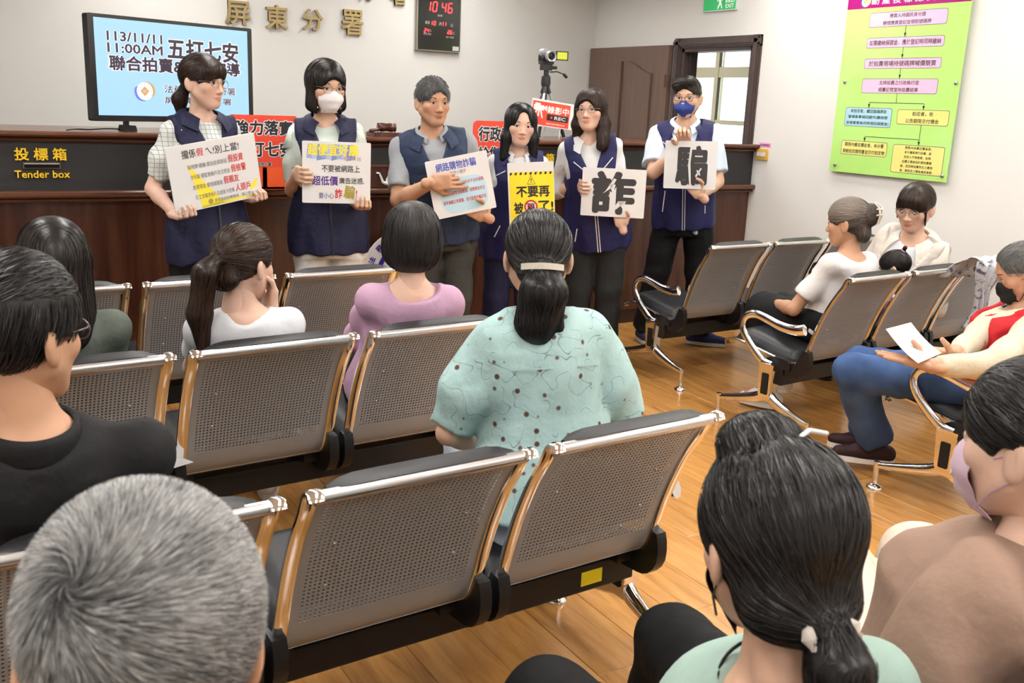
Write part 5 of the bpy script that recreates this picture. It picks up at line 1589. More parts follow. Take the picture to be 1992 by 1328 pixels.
navy = mat('vest_navy', (.016, .017, .048), .62, bump=(35, .35, .012)); navy2 = mat('vest_denim_navy', (.022, .034, .072), .65, bump=(35, .35, .012)); navy3 = mat('vest_bright_navy', (.018, .018, .078), .6, bump=(30, .3, .012))
pipe_w = mat('white_piping', (.75, .75, .75), .5); blackcloth = mat('black_cloth', (.006, .006, .007), .75, bump=(30, .3, .01))
orange_e = mat('orange_embroidery', srgb(240, 160, 40), .6); lime_e = mat('lime_embroidery', srgb(215, 230, 70), .6)
steelwire = mat('wire_frame', (.25, .22, .2), .3, .8); darkframe = mat('dark_frame', (.02, .015, .015), .3)
white_cloth = mat('white_cotton', (.74, .74, .74), .8, bump=(30, .35, .01))

def standing(label, px, py, Y, H, turn, hpx, hpy, hY, hturn, hp=0, hr=0, **kw):
    c = atY(px, py, Y); rz = cam_yaw(c, turn); hd = atY(hpx, hpy, hY)
    P = Person(label, (c[0], c[1]), rz, (c[0], c[1], .515 * H), hd, (cam_yaw(hd, hturn), hp, hr), size=H / 1.66 if 'size' not in kw else kw.pop('size'), **kw)
    P.stand_legs(); return P
def embroider(P, text, t, u, w, h, m, e, rot=0):
    """lettering laid on the chest of a vest"""
    mb = MB(); text_fit(mb, text, 0, 0, w, h, .0, .02)
    c = P.front(t, u, e); cu = P.front(t, u + .01, e); n = unit(np.cross(unit(cu - c), P.A)) ;
    if n @ P.F < 0: n = -n
    uu = unit(np.cross(P.A, n)); vv = np.cross(n, uu)
    # bend the letters onto the curved chest
    V = np.concatenate(mb.v); out = []
    for q in V:
        p = P.front(t + q[1] / P.L, u - q[0], e); out.append(p)
    mb.v = [np.array(out)]; mb.build('embroidery', m, P.root)

# ---- 1: woman with ponytail and landscape board
w1 = standing('standing woman with brown ponytail, glasses and plaid sleeves, at far left', 402, 320, 4.60, 1.63, 22, 396, 160, 4.60, 52, -2, 0, skin='fair')
b1 = Board('white landscape placard with yellow triangles held by the ponytailed woman', atY(420, 336, 4.36), cam_yaw(atY(420, 336, 4.36), 30), 9, .43, .285, tilt=-2)
b1.poly([(.20, .28), (.55, .98), (.30, .985)], ink_y); b1.poly([(.28, .965), (.30, .99), (.97, .97), (.97, .96), (.6, .93)], ink_y); b1.poly([(.87, .8), (.96, .7), (.95, .82), (.87, .87)], ink_y)
b1.text('攏係', .16, .31, .08, .21, ink_k, .01); b1.text('假', .32, .395, .085, .205, ink_r, .01); b1.text('ㄟ!別上當!', .42, .80, .09, .215, ink_k, .01)
for i, (a, x1, bb) in enumerate((('報明牌·穩賺·要加投資群組', .64, '假投資'), ('涉刑案·要監管帳戶及交現金', .66, '假檢警'), ('急需現金·要借錢匯款', .56, '假親友'), ('打工求職要帳戶及提款卡密碼', .68, '人頭戶'))):
    y = .275 + .155 * i; b1.text(a, .20 + .012 * i, x1, y + .035, y + .105, ink_g); b1.text(bb, x1 + .015, x1 + .19, y - .01, y + .11, ink_r, .015)
b1.text('屏東縣政府警察局　關心您', .44, .86, .885, .94, ink_g)
mb = MB(); disc(mb, (-.5 + .395) * b1.w, (.5 - .91) * b1.h, .012, .0008, 14); mb.build('crest', ink_o, b1.o)
w1.elbow_out = .4
b1.hook(w1, 1, -b1.w * .40, 0, 'bottom'); b1.hook(w1, -1, b1.w * .46, 0, 'bottom')
plaid = mat('plaid_shirt', (.7, .72, .7), .8)
def plaid_nodes(m):
    N, L, b = nodes(m); nt = m.node_tree
    tc = N.new('ShaderNodeTexCoord'); sp = N.new('ShaderNodeSeparateXYZ'); L.new(tc.outputs['Object'], sp.inputs[0])
    outs = []
    for ax, sc in ((0, 52.0), (2, 52.0), (1, 52.0)):
        mu = N.new('ShaderNodeMath'); mu.operation = 'MULTIPLY'; mu.inputs[1].default_value = sc; L.new(sp.outputs[ax], mu.inputs[0])
        fr = N.new('ShaderNodeMath'); fr.operation = 'FRACT'; L.new(mu.outputs[0], fr.inputs[0])
        lt = N.new('ShaderNodeMath'); lt.operation = 'LESS_THAN'; lt.inputs[1].default_value = .13; L.new(fr.outputs[0], lt.inputs[0]); outs.append(lt.outputs[0])
    mx = N.new('ShaderNodeMath'); mx.operation = 'ADD'; L.new(outs[0], mx.inputs[0]); L.new(outs[1], mx.inputs[1]); mx.use_clamp = True
    L.new(ramp(nt, mx.outputs[0], [(0, (.72, .75, .72)), (1, (.33, .35, .34))]), b.inputs['Base Color'])
plaid_nodes(plaid)
w1.body(gaze=(.2, 0)); w1.top('shirt', plaid, sleeve=.82, sr=(.050, .050), puff=.012, wr=(.005, 45, 2)); w1.vest(navy, hem=-.22)
w1.collar('vest_collar', navy, .068, .06, .05, .08, 150); w1.strip('zipper', darkframe, [(t, 0) for t in np.linspace(-.2, .6, 12)], .006, .036)
embroider(w1, '屏東縣政府警察局', .60, .085, .10, .018, orange_e, .036)
w1.trousers('trousers', blackcloth, (.10, .10, .105)); w1.shoes(blackp, blackp)
w1.glasses(steelwire)
tie1 = (0, -.102, -.03)
make_hair(w1, 'hair', HAIR['brown'], cap_ops(.013, .004) + [win(-.055, (.058, .08, .088))] + ear_win(0, (.03, .022, .04), .012) + neck_cut(-.055, .005) +
          [('a', ell((0, .073, .052), (.058, .026, .036)), .012), ('s', ell((0, .105, -.02), (.052, .04, .045)), .006), ('a', cone(tie1, (0, -.135, -.085), .022, .034), .012), ('a', cone((0, -.135, -.085), (.0, -.128, -.165), .034, .014), .012)],
          lambda p: np.where((p[:, 1:2] > .045), np.array([0, .25, -1.0]), flow_to(tie1)(p)), 1700, 8, .011)

# ---- 2: woman with bob and surgical mask
w2 = standing('standing woman with dark bob, white surgical mask and pale green blouse', 640, 330, 4.62, 1.64, 4, 634, 170, 4.60, 26, -4, 0, skin='light')
b2 = Board('white placard with yellow headline held by the masked woman in white trousers', atY(655, 336, 4.36), cam_yaw(atY(655, 336, 4.36), 6), -.5, .315, .283)
for k in range(9):
    x = .08 + .072 * k; b2.poly([(x, .045), (x + .10, .045), (x + .12, .28 - .02 * (k % 2)), (x - .02, .27 + .02 * (k % 3))], mat('print_sky_%d' % (k % 3), srgb(*((150, 170, 226), (176, 196, 236), (128, 146, 200))[k % 3]), .5), .0003 + k * 2e-5)
b2.text('超便宜好康', .075, .82, .035, .23, ink_y, .035); b2.text('買1:01送', .60, .86, .235, .30, mat('print_peach', srgb(215, 170, 150), .5), .02)
b2.text('不要被網路上', .28, .84, .375, .49, ink_k, .012); b2.text('超低價', .14, .52, .555, .71, ink_p, .02); b2.text('廣告迷惑,', .535, .905, .575, .68, ink_k, .012)
b2.text('要小心', .24, .46, .83, .925, mat('print_slate', srgb(84, 86, 140), .5), .008); b2.text('詐', .475, .585, .76, .92, ink_r, .025); b2.text('騙', .61, .77, .70, .92, ink_o, .03, -8); b2.text('!', .785, .805, .78, .885, ink_r, .02)
w2.elbow_out = .12
b2.hook(w2, 1, 0, -.015, 'left'); b2.hook(w2, -1, b2.w * .40, 0, 'bottom')
mint_b = mat('mint_blouse', (.60, .68, .62), .75, bump=(35, .4, .01))
w2.body(gaze=(.15, 0)); w2.top('blouse', mint_b, sleeve=.85, sr=(.050, .048), puff=.010, wr=(.006, 42, 4)); w2.vest(navy, hem=-.2)
for k in (-1, 1):
    G = []
    for a in np.linspace(-1.9, 1.9, 15):
        ax = unit(w2.el[k] - w2.sh[k]); s1 = unit(np.cross(ax, [0, 1, 0])) * 1; s2 = np.cross(ax, s1); d = (w2.Rt * k) * math.cos(a) + w2.F * math.sin(a)
        d = unit(d - ax * (d @ ax)); c = w2.sh[k]
        G.append([c + d * r + ax * q for r, q in ((.048, -.02), (.058, .03), (.066, .075 + .006 * math.sin(a * 5)))])
    MB().slab(np.array(G), .003).build('shoulder_ruffle', mint_b, w2.root, True)
w2.collar('vest_collar', navy, .068, .058, .045, .075, 150); w2.strip('zipper', darkframe, [(t, 0) for t in np.linspace(-.2, .6, 12)], .006, .036); embroider(w2, '屏東縣政府警察局', .60, .085, .095, .016, orange_e, .036)
w2.trousers('trousers', mat('white_trousers', (.72, .70, .67), .75, bump=(25, .4, .012)), (.095, .078, .07)); w2.shoes(blackp, blackp)
w2.glasses(steelwire, True, .022); w2.mask(mat('mask_white', (.80, .77, .78), .7), white_cloth)
make_hair(w2, 'hair', HAIR['dark'], cap_ops(.017, .006) + [('a', cone((k * .062, -.005, .03), (k * .070, .005, -.085), .030, .030), .02) for k in (-1, 1)] + [('a', cone((0, -.075, .0), (0, -.07, -.10), .055, .045), .03), ('a', cone((.052, .02, -.06), (.06, .03, -.115), .022, .008), .015), ('a', cone((-.052, .02, -.06), (-.06, .03, -.115), .022, .008), .015)] + [win(-.06, (.068, .09, .115), .125)],
          flow_down(part=-.02), 1800, 9, .011)

# ---- 3: man in blue vest
m3 = standing('standing man in blue police vest and grey polo, pointing at his board', 862, 330, 4.62, 1.645, 6, 842, 200, 4.60, 24, 0, 0, sex='m', skin='tan', size=.985)
b3 = Board('white placard with blue heading and red lines held by the man in the blue vest', atY(897, 360, 4.34), cam_yaw(atY(897, 360, 4.34), 10), 12.5, .315, .29)
mb = MB(); rrect(mb, -.36 * b3.w, -.44 * b3.h, .40 * b3.w, .14 * b3.h, .055, .0004); mb.build('print', mat('print_pale_blue', srgb(190, 226, 242), .5), b3.o)
b3.text('網路購物詐騙', .15, .80, .07, .215, ink_b, .015); b3.text('防詐小撇步', .36, .62, .235, .30, ink_g)
for i, t in enumerate(('避免私下交易，以免失去平台的保障', '選用正規貨幣兌換管道，保障資金安全', '匯率偏離正常範圍，很可能是詐騙手段')): b3.text(t, .17, .87, .42 + .15 * i, .49 + .15 * i, ink_r, .012)
m3.arm(1, b3.p(-.145, .045, .036), m3.R @ np.array([.6, -.35, -.9]), 'point', unit(b3.u * .95 - b3.v * .12), -b3.n)
b3.pinch(m3, -1, b3.p(.055, -b3.h / 2), (-.75, .66))
grey_polo = mat('grey_polo', (.30, .31, .33), .8, bump=(40, .3, .008))
m3.body(gaze=(.1, 0)); m3.top('polo_shirt', grey_polo, sleeve=.78, sr=(.058, .062), wr=(.005, 40, 6)); m3.vest(navy2, hem=-.17, e=.028, armhole=.0, vneck=.55, w=.08)
m3.collar('vest_collar', navy2, .076, .072, .045, .085, 148); m3.collar('shirt_collar', grey_polo, .066, .03, .055, .06, 158); m3.strip('zipper', darkframe, [(t, 0) for t in np.linspace(-.15, .53, 12)], .006, .04)
m3.strip('pocket_flap', navy2, [(.57, .04 + .01 * k) for k in range(11)], .035, .041, .004); m3.strip('pocket_flap', navy2, [(.57, -.04 - .01 * k) for k in range(11)], .035, .041, .004)
embroider(m3, '刑', .50, .105, .07, .075, lime_e, .040)
mb = MB(); st_ = []
for k in range(16):
    r = .042 if k % 2 == 0 else .018; a = math.pi * 2 * k / 16; st_.append((r * math.cos(a), r * math.sin(a)))
mb.add([m3.front(.535 + y / m3.L, -.105 - x, .041) for x, y in st_], [tuple(range(16))[::-1]]); mb.build('star_badge', lime_e, m3.root)
m3.trousers('trousers', mat('charcoal_trousers', (.045, .046, .042), .75, bump=(25, .35, .012)), (.098, .08, .068)); m3.shoes(blackp, blackp)
make_hair(m3, 'hair', HAIR['salt'], cap_ops(.010, .008) + [win(-.02, (.064, .07, .088), .118)] + ear_win(-.01, (.03, .03, .045), .018) + neck_cut(-.035, .0) + [('s', ell((0, -.09, -.10), (.12, .08, .045)), .01)],
          lambda p: np.where(p[:, 2:3] > .075, np.array([.25, .8, .1]), np.array([0, -.45, -1.0])), 2600, 4, .008, .0016, rise=.0018, lift=.003, light=(0, .55))

# ---- 4: woman with the yellow sign
w4 = standing('standing woman with long black hair and white shirt, holding the yellow sign', 1003, 370, 4.66, 1.50, 4, 1012, 244, 4.62, 12, -2, -3, skin='fair', size=.93)
b4 = Board('yellow warning placard with black lettering held by the long-haired woman', atY(1034, 384, 4.42), cam_yaw(atY(1034, 384, 4.42), 2), 4.5, .245, .37)
b4.poly([(.03, .135), (.99, .135), (.99, .99), (.03, .99)], mat('sign_yellow', srgb(252, 228, 50), .4))
for k in range(9): b4.poly([(.055 + .107 * k, .14), (.10 + .107 * k, .14), (.085 + .107 * k, .175), (.04 + .107 * k, .175)], ink_k, .0007)
mb = MB()
for a, c in (((.42, .31), (.5, .185)), ((.5, .185), (.585, .31)), ((.585, .31), (.42, .31))):
    p = np.array([(-.5 + a[0]) * b4.w, (.5 - a[1]) * b4.h]); q = np.array([(-.5 + c[0]) * b4.w, (.5 - c[1]) * b4.h]); d = unit(q - p); nn = np.array([-d[1], d[0]]) * .0012
    quad(mb, [tuple(p - nn), tuple(q - nn), tuple(q + nn), tuple(p + nn)], .0008)
mb.build('warning_triangle', ink_k, b4.o); b4.text('!', .49, .515, .225, .295, ink_k, .02)
b4.text('不要再', .17, .90, .335, .495, ink_k, .035); b4.text('被', .11, .32, .56, .73, ink_k, .035); b4.text('了!', .64, .97, .55, .71, ink_k, .035)
mb = MB(); disc(mb, (-.5 + .48) * b4.w, (.5 - .63) * b4.h, .036, .0007); mb.build('print', ink_r, b4.o)
mb = MB(); disc(mb, (-.5 + .48) * b4.w, (.5 - .63) * b4.h, .027, .001); mb.build('print', pipe_w, b4.o); b4.text('騙', .40, .56, .575, .685, ink_k, .03, 0, .0013)
mb = MB(); quad(mb, [(-.5 * b4.w + .37 * b4.w, .5 * b4.h - .575 * b4.h), (-.5 * b4.w + .40 * b4.w, .5 * b4.h - .565 * b4.h), (-.5 * b4.w + .58 * b4.w, .5 * b4.h - .685 * b4.h), (-.5 * b4.w + .55 * b4.w, .5 * b4.h - .695 * b4.h)], .0017); mb.build('print', ink_r, b4.o)
w4.elbow_out = .2
b4.hook(w4, 1, -b4.w * .32, 0, 'bottom'); b4.hook(w4, -1, b4.w * .36, 0, 'bottom')
w4.body(gaze=(.25, .02)); w4.top('shirt', white_cloth, sleeve=1.35, sr=(.046, .044), wr=(.005, 45, 8)); w4.vest(navy3, hem=-.26, vneck=.6, w=.085, armhole=.0)
w4.collar('vest_collar', navy3, .070, .055, .04, .075, 140); w4.collar('shirt_collar', white_cloth, .058, .035, .045, .06, 155); w4.strip('zipper', pipe_w, [(t, 0) for t in np.linspace(-.25, .58, 12)], .006, .036)
w4.strip('pocket_zip', pipe_w, [(.02 + .02 * k, .115 - .004 * k) for k in range(8)], .006, .037); w4.strip('collar_piping', pipe_w, [(.80 - .01 * k, .075 + .008 * k) for k in range(7)], .005, .05); w4.strip('collar_piping', pipe_w, [(.80 - .01 * k, -.06 - .006 * k) for k in range(7)], .005, .05)
w4.trousers('trousers', mat('navy_trousers', (.014, .015, .045), .75, bump=(25, .35, .012)), (.095, .08, .075)); w4.shoes(blackp, blackp)
make_hair(w4, 'hair', HAIR['black'], cap_ops(.014, .004) + [('a', cone((k * .058, .012, .035), (k * .070, .022, -.075), .030, .028), .02) for k in (-1, 1)] + [('a', cone((k * .076, .022, -.075), (k * .086, .035, -.19), .032, .018), .02) for k in (-1, 1)] + [('a', cone((0, -.07, .0), (0, -.085, -.15), .06, .065, cut=True), .03)] + [win(-.055, (.065, .09, .115), .125), ('s', ell((0, .10, .05), (.034, .04, .048)), .015)],
          flow_down(part=-.01, fwd=.05), 2200, 11, .012)

# ---- 5: woman with wavy hair and 詐 sheet
w5 = standing('standing woman with wavy brown hair and glasses, white shirt under navy vest', 1168, 330, 4.66, 1.585, 2, 1150, 216, 4.62, -20, 4, 3, skin='fair', girth=1.06)
b5 = Board('white sheet with large black character 詐 held by the wavy-haired woman', atY(1193, 375, 4.42), cam_yaw(atY(1193, 375, 4.42), -3), 0, .355, .268, thick=.002)
b5.text('詐', .15, .85, .055, .95, mat('print_dark_grey', (.035, .035, .037), .5), .045)
for pts in ([(.50, .20), (.54, .22), (.47, .40), (.33, .53), (.38, .46), (.44, .33)], [(.43, .32), (.53, .33), (.50, .50), (.47, .45)], [(.70, .67), (.58, .68), (.50, .86), (.56, .84)], [(.58, .67), (.71, .66), (.66, .82), (.62, .75)]): b5.poly(pts, MATS['placard_white'], .0016, 'tear')
w5.elbow_out = .3
b5.hook(w5, 1, 0, .025, 'left'); b5.pinch(w5, -1, b5.p(.045, -b5.h / 2), (-.3, .95))
w5.body(gaze=(-.2, .12)); w5.top('shirt', white_cloth, sleeve=1.3, sr=(.052, .052), wr=(.006, 45, 9)); w5.vest(navy3, hem=-.24, vneck=.58, w=.09, armhole=.0)
w5.collar('vest_collar', navy3, .074, .05, .03, .08, 135); w5.collar('shirt_collar', white_cloth, .062, .06, .045, .075, 150)
w5.strip('zipper', pipe_w, [(t, .006) for t in np.linspace(-.23, .56, 12)], .005, .037); w5.strip('zipper', pipe_w, [(t, -.008) for t in np.linspace(-.23, .56, 12)], .005, .037)
w5.strip('pocket_zip', pipe_w, [(.42 + .028 * k, .075) for k in range(8)], .009, .038); w5.strip('pocket_zip', pipe_w, [(-.1 + .03 * k, .135 - .004 * k) for k in range(6)], .006, .037)
w5.strip('collar_piping', pipe_w, [(.80 - .02 * k, .10 - .012 * k) for k in range(6)], .005, .048); w5.strip('collar_piping', pipe_w, [(.80 - .03 * k, -.12 + .018 * k) for k in range(6)], .005, .048)
def on_chest(P, t, u, e):
    def put(n, a, m):
        a.v = [np.array([P.front(t + q[1] / P.L, u - q[0], e + q[2]) for q in v]) for v in a.v]; a.f = [f[::1] for f in a.f]; a.build(n, m, P.root)
    return put
emblem(0, 0, .034, w5.root, 'v', on_chest(w5, .60, -.085, .037), (mat('badge_pale', (.5, .55, .5), .6), mat('badge_lime', srgb(205, 215, 110), .6), mat('badge_violet', srgb(110, 100, 190), .6), navy3))
w5.trousers('trousers', mat('dark_grey_trousers', (.022, .023, .024), .8, bump=(25, .35, .012)), (.105, .085, .075)); w5.shoes(blackp, blackp)
w5.glasses(steelwire, False, .019, .0012, .094, .72)
make_hair(w5, 'hair', HAIR['brown'], cap_ops(.016, .006) + [('a', cone((k * .060, .005, .03), (k * .076, .0, -.08), .030, .036), .02) for k in (-1, 1)] + [('a', cone((-.076, .0, -.08), (-.085, .03, -.20), .040, .035), .02), ('a', cone((.076, -.01, -.08), (.09, -.03, -.15), .034, .025), .02), ('a', cone((0, -.075, 0), (0, -.085, -.15), .06, .06), .03)] + [win(-.05, (.072, .09, .112), .125)],
          lambda p: flow_down(part=.015)(p) + .5 * np.stack([np.sin(p[:, 2] * 55), np.cos(p[:, 2] * 55), 0 * p[:, 2]], 1) * np.clip(-p[:, 2:3] / .1, 0, 1), 2200, 11, .012, noise=wrinkle(.0025, 60, 3, (.5, .5, 1)))

# ---- 6: man with blue mask and 騙 sheet
m6 = standing('standing man with blue mask, glasses, light blue shirt and striped tie', 1337, 330, 4.74, 1.69, 0, 1337, 190, 4.70, -14, -3, 0, sex='m', skin='light', size=.99, girth=.98)
b6 = Board('white sheet with large black character 騙 held by the man in the blue mask', atY(1343, 321, 4.46), cam_yaw(atY(1343, 321, 4.46), -4), 1.5, .305, .278, thick=.003)
b6.text('騙', .22, .83, .09, .93, MATS['print_dark_grey'], .04)
for pts in ([(.485, .10), (.525, .10), (.50, .45), (.53, .93), (.50, .93), (.455, .5)], [(.70, .55), (.72, .57), (.62, .76), (.60, .72)], [(.62, .60), (.68, .62), (.70, .72), (.64, .68)]): b6.poly(pts, MATS['placard_white'], .0016, 'tear')
m6.arm(1, b6.p(-.04, b6.h / 2 - .035, -.045), m6.R @ np.array([.8, -.3, -.8]), 'hook', unit(b6.v * .8 + b6.n * .6 - b6.u * .1), b6.n)
b6.pinch(m6, -1, b6.p(.035, -b6.h / 2), (-.7, .72))
skyshirt = mat('pale_blue_shirt', (.60, .68, .80), .75, bump=(30, .35, .01))
m6.body(gaze=(-.2, .0)); m6.top('shirt', skyshirt, sleeve=.82, sr=(.060, .074), wr=(.005, 40, 11)); m6.vest(navy3, hem=-.16, vneck=.58, w=.10, armhole=.0, e=.026)
m6.collar('vest_collar', navy3, .080, .06, .04, .085, 140); m6.collar('shirt_collar', skyshirt, .066, .04, .05, .065, 158)
tie_m = mat('striped_tie', (.7, .68, .5), .6)
N_, L_, b_ = nodes(tie_m); tc_ = N_.new('ShaderNodeTexCoord'); wv = N_.new('ShaderNodeTexWave'); wv.inputs['Scale'].default_value = 22; wv.bands_direction = 'DIAGONAL'; L_.new(tc_.outputs['Object'], wv.inputs[0]); L_.new(ramp(tie_m.node_tree, wv.outputs['Fac'], [(.4, (.62, .58, .38)), (.5, (.72, .72, .72)), (.62, (.38, .42, .60))]), b_.inputs['Base Color'])
G = [[m6.front(t, -w, .014 + .02) + m6.A * 0, m6.front(t, w, .014 + .02)] for t, w in ((.93, .012), (.915, .02), (.895, .014), (.8, .022), (.7, .027), (.6, .03))]
MB().slab(np.array(G), .006).build('necktie', tie_m, m6.root)
for u in (.006, -.008): m6.strip('zipper', pipe_w, [(t, u) for t in np.linspace(-.15, .56, 12)], .004, .038)
m6.strip('pocket_zip', pipe_w, [(.05 + .03 * k, .13 - .002 * k) for k in range(9)], .006, .039); m6.strip('pocket_zip', pipe_w, [(.03 + .03 * k, -.13) for k in range(4)], .006, .039)
m6.strip('collar_piping', pipe_w, [(.83 - .025 * k, .13 - .016 * k) for k in range(6)], .005, .05); m6.strip('collar_piping', pipe_w, [(.80 - .005 * k, -.06 - .012 * k) for k in range(6)], .005, .05)
f1 = m6.loc((3.94, 4.86, 0)); f2 = m6.loc((4.24, 4.66, 0))
m6.legs = {1: (m6.hip + m6.Rt * .085, (m6.hip + m6.Rt * .085 + np.array([f1[0], f1[1] - .06, .09])) / 2 + np.array([0, .02, 0]), np.array([f1[0], f1[1] - .06, .09]), m6.dirl([-.25, -1, 0])),
           -1: (m6.hip - m6.Rt * .085, (m6.hip - m6.Rt * .085 + np.array([f2[0] + .0, f2[1] - .06, .09])) / 2 + np.array([0, .02, 0]), np.array([f2[0], f2[1] - .06, .09]), unit(m6.dirl([.75, -.75, 0])))}
m6.trousers('trousers', blackcloth, (.10, .085, .078)); m6.shoes(mat('navy_canvas', (.03, .04, .12), .8), mat('pale_sole', (.62, .62, .58), .6))
m6.glasses(darkframe, False, .021, .0016, .096, .66); m6.mask(mat('mask_blue', (.028, .05, .22), .6), mat('strap_navy', (.02, .03, .12), .6), False, True)
make_hair(m6, 'hair', HAIR['dark'], cap_ops(.006, .004) + [('a', ell((.012, .028, .092), (.066, .07, .038)), .02), ('a', ell((.045, .075, .068), (.035, .026, .028)), .015), win(-.022, (.066, .072, .084), .116)] + ear_win(-.01, (.03, .03, .045), .018) + neck_cut(-.03, .0) + [('s', ell((0, -.09, -.10), (.12, .08, .045)), .01)],
          lambda p: np.where(p[:, 2:3] > .05, np.array([.9, .35, .1]), np.array([0, .2, -1.0])), 1800, 6, .009, lift=.003)
# ------------------------------------------------------------------ seated audience
def seated(label, hip, head, rz, hd, **kw):
    P = Person(label, (hip[0], hip[1]), rz, hip, head, hd, **kw)
    for k in (-1, 1): P.leg(k, P.base + P.R @ np.array([k * .10, .43, .50]), P.base + P.R @ np.array([k * .10, .47, .085]), P.R @ np.array([k * .1, 1, 0]))
    return P
def lap_arms(P, spread=.09, fwd=.30, z=.56, pose='relaxed'):
    for k in (-1, 1): P.arm(k, P.base + P.R @ np.array([k * spread, fwd, z]), P.R @ np.array([k * .7, -.5, -.6]), pose, P.R @ np.array([-k * .5, .8, -.1]), P.R @ np.array([0, 0, -1.0]))

# woman with long loose hair, olive shirt
h = atY(104, 512, 2.93)
p7 = seated('seated woman from behind with long loose black hair and olive shirt', (h[0] + .05, 3.04, .51), h, -6, (-4, -4, 0), size=.96)
lap_arms(p7)
p7.body(face=False, lod=.006); p7.top('shirt', mat('olive_shirt', (.105, .125, .105), .8, bump=(20, .5, .015)), sleeve=.9, sr=(.052, .056), e=.014, wr=(.006, 30, 21), hem=-.2)
p7.trousers('trousers', blackcloth); p7.shoes(blackp, blackp)
make_hair(p7, 'hair', HAIR['dark'], cap_ops(.016, .006, .01) + [('a', cone((k * .05, -.03, .0), (k * .055, -.045, -.16), .045, .042), .03) for k in (-1, 1)] + [('a', cone((0, -.075, .0), (.02, -.085, -.19), .062, .058), .03), win(-.05, (.062, .085, .11), .125)],
          flow_down(part=.005), 3000, 13, .013, seed=7)

# young woman with high ponytail, white and pale blue top
h = atY(474, 512, 2.95)
p8 = seated('seated young woman from behind with long brown ponytail and white top', (h[0] + .02, 3.04, .51), h, -12, (-58, -6, 0), skin='fair', size=.96)
p8.arm(-1, p8.base + p8.R @ np.array([-.1, .3, .55]), p8.R @ np.array([-.7, -.5, -.6]), 'relaxed')
hh = p8.R @ p8.head + p8.base
p8.arm(1, hh + p8.R @ (p8.HR @ np.array([.045, .085, -.15])), p8.R @ np.array([.1, .6, -1.0]), 'relaxed', p8.R @ (p8.HR @ np.array([.12, -.12, 1.0])), p8.R @ (p8.HR @ np.array([-.6, -.8, .1])))
p8.body(face=False, lod=.005)
p8.top('top', mat('white_knit', (.72, .74, .78), .8, bump=(24, .4, .012)), sleeve=.55, sr=(.050, .052), e=.012, wr=(.005, 34, 22))
p8.trousers('trousers', mat('cream_trousers', (.62, .58, .50), .8, bump=(20, .4, .012))); p8.shoes(white_cloth, white_cloth)
tie8 = (0, -.112, .028)
make_hair(p8, 'hair', HAIR['brown'], cap_ops(.011, .004) + [win(-.04, (.066, .085, .098), .122)] + ear_win(0, (.03, .024, .042), .004) + neck_cut(-.055, .01) + [('a', ell((0, -.085, -.045), (.055, .03, .04)), .02), ('a', cone(tie8, (-.01, -.155, -.03), .020, .034), .01), ('a', cone((-.01, -.155, -.03), (-.03, -.15, -.16), .036, .034), .02), ('a', cone((-.03, -.15, -.16), (-.015, -.14, -.285), .034, .014), .02)],
          flow_to(tie8), 3600, 12, .013, seed=8)
add = MB()
add.tube([(.017 * math.cos(a), -.118 + .006 * math.sin(a), .028 + .017 * math.sin(a)) for a in np.linspace(0, 2 * math.pi, 16)], .006, 8); p8.headpart('hair_tie', add, mat('mauve_tie', (.25, .19, .19), .7))

# woman in pink with round bob
h = atY(801, 470, 2.97)
p9 = seated('seated woman from behind with rounded black bob and pink blouse', (h[0], 3.07, .51), h, -14, (-22, -4, 0), skin='fair', size=.98, girth=1.02)
lap_arms(p9); p9.body(face=False, lod=.006)
p9.top('blouse', mat('pink_blouse', (.50, .31, .44), .8, bump=(18, .45, .014)), sleeve=1.5, sr=(.056, .055), e=.016, wr=(.006, 30, 23), neck=(.0, -.02, .03, .095, .11, .055), flare=.02, hem=-.06)
p9.trousers('trousers', blackcloth); p9.shoes(blackp, blackp)
make_hair(p9, 'hair', HAIR['mixed'], cap_ops(.020, .006, .012) + [('a', ell((0, -.03, -.028), (.098, .092, .078)), .03), ('s', rbox((0, 0, -.165), (.2, .2, .06), .01), .012), ('s', ell((0, .10, -.09), (.06, .085, .1)), .01)],
          flow_down(crown=(0, -.055, .125), k=.05), 3600, 11, .013, seed=9, light=(0, .5), bias=lambda p: .85 * np.exp(-(((p[:, 0]) / .035) ** 2 + ((p[:, 1] + .045) / .045) ** 2 + ((p[:, 2] - .125) / .03) ** 2)))

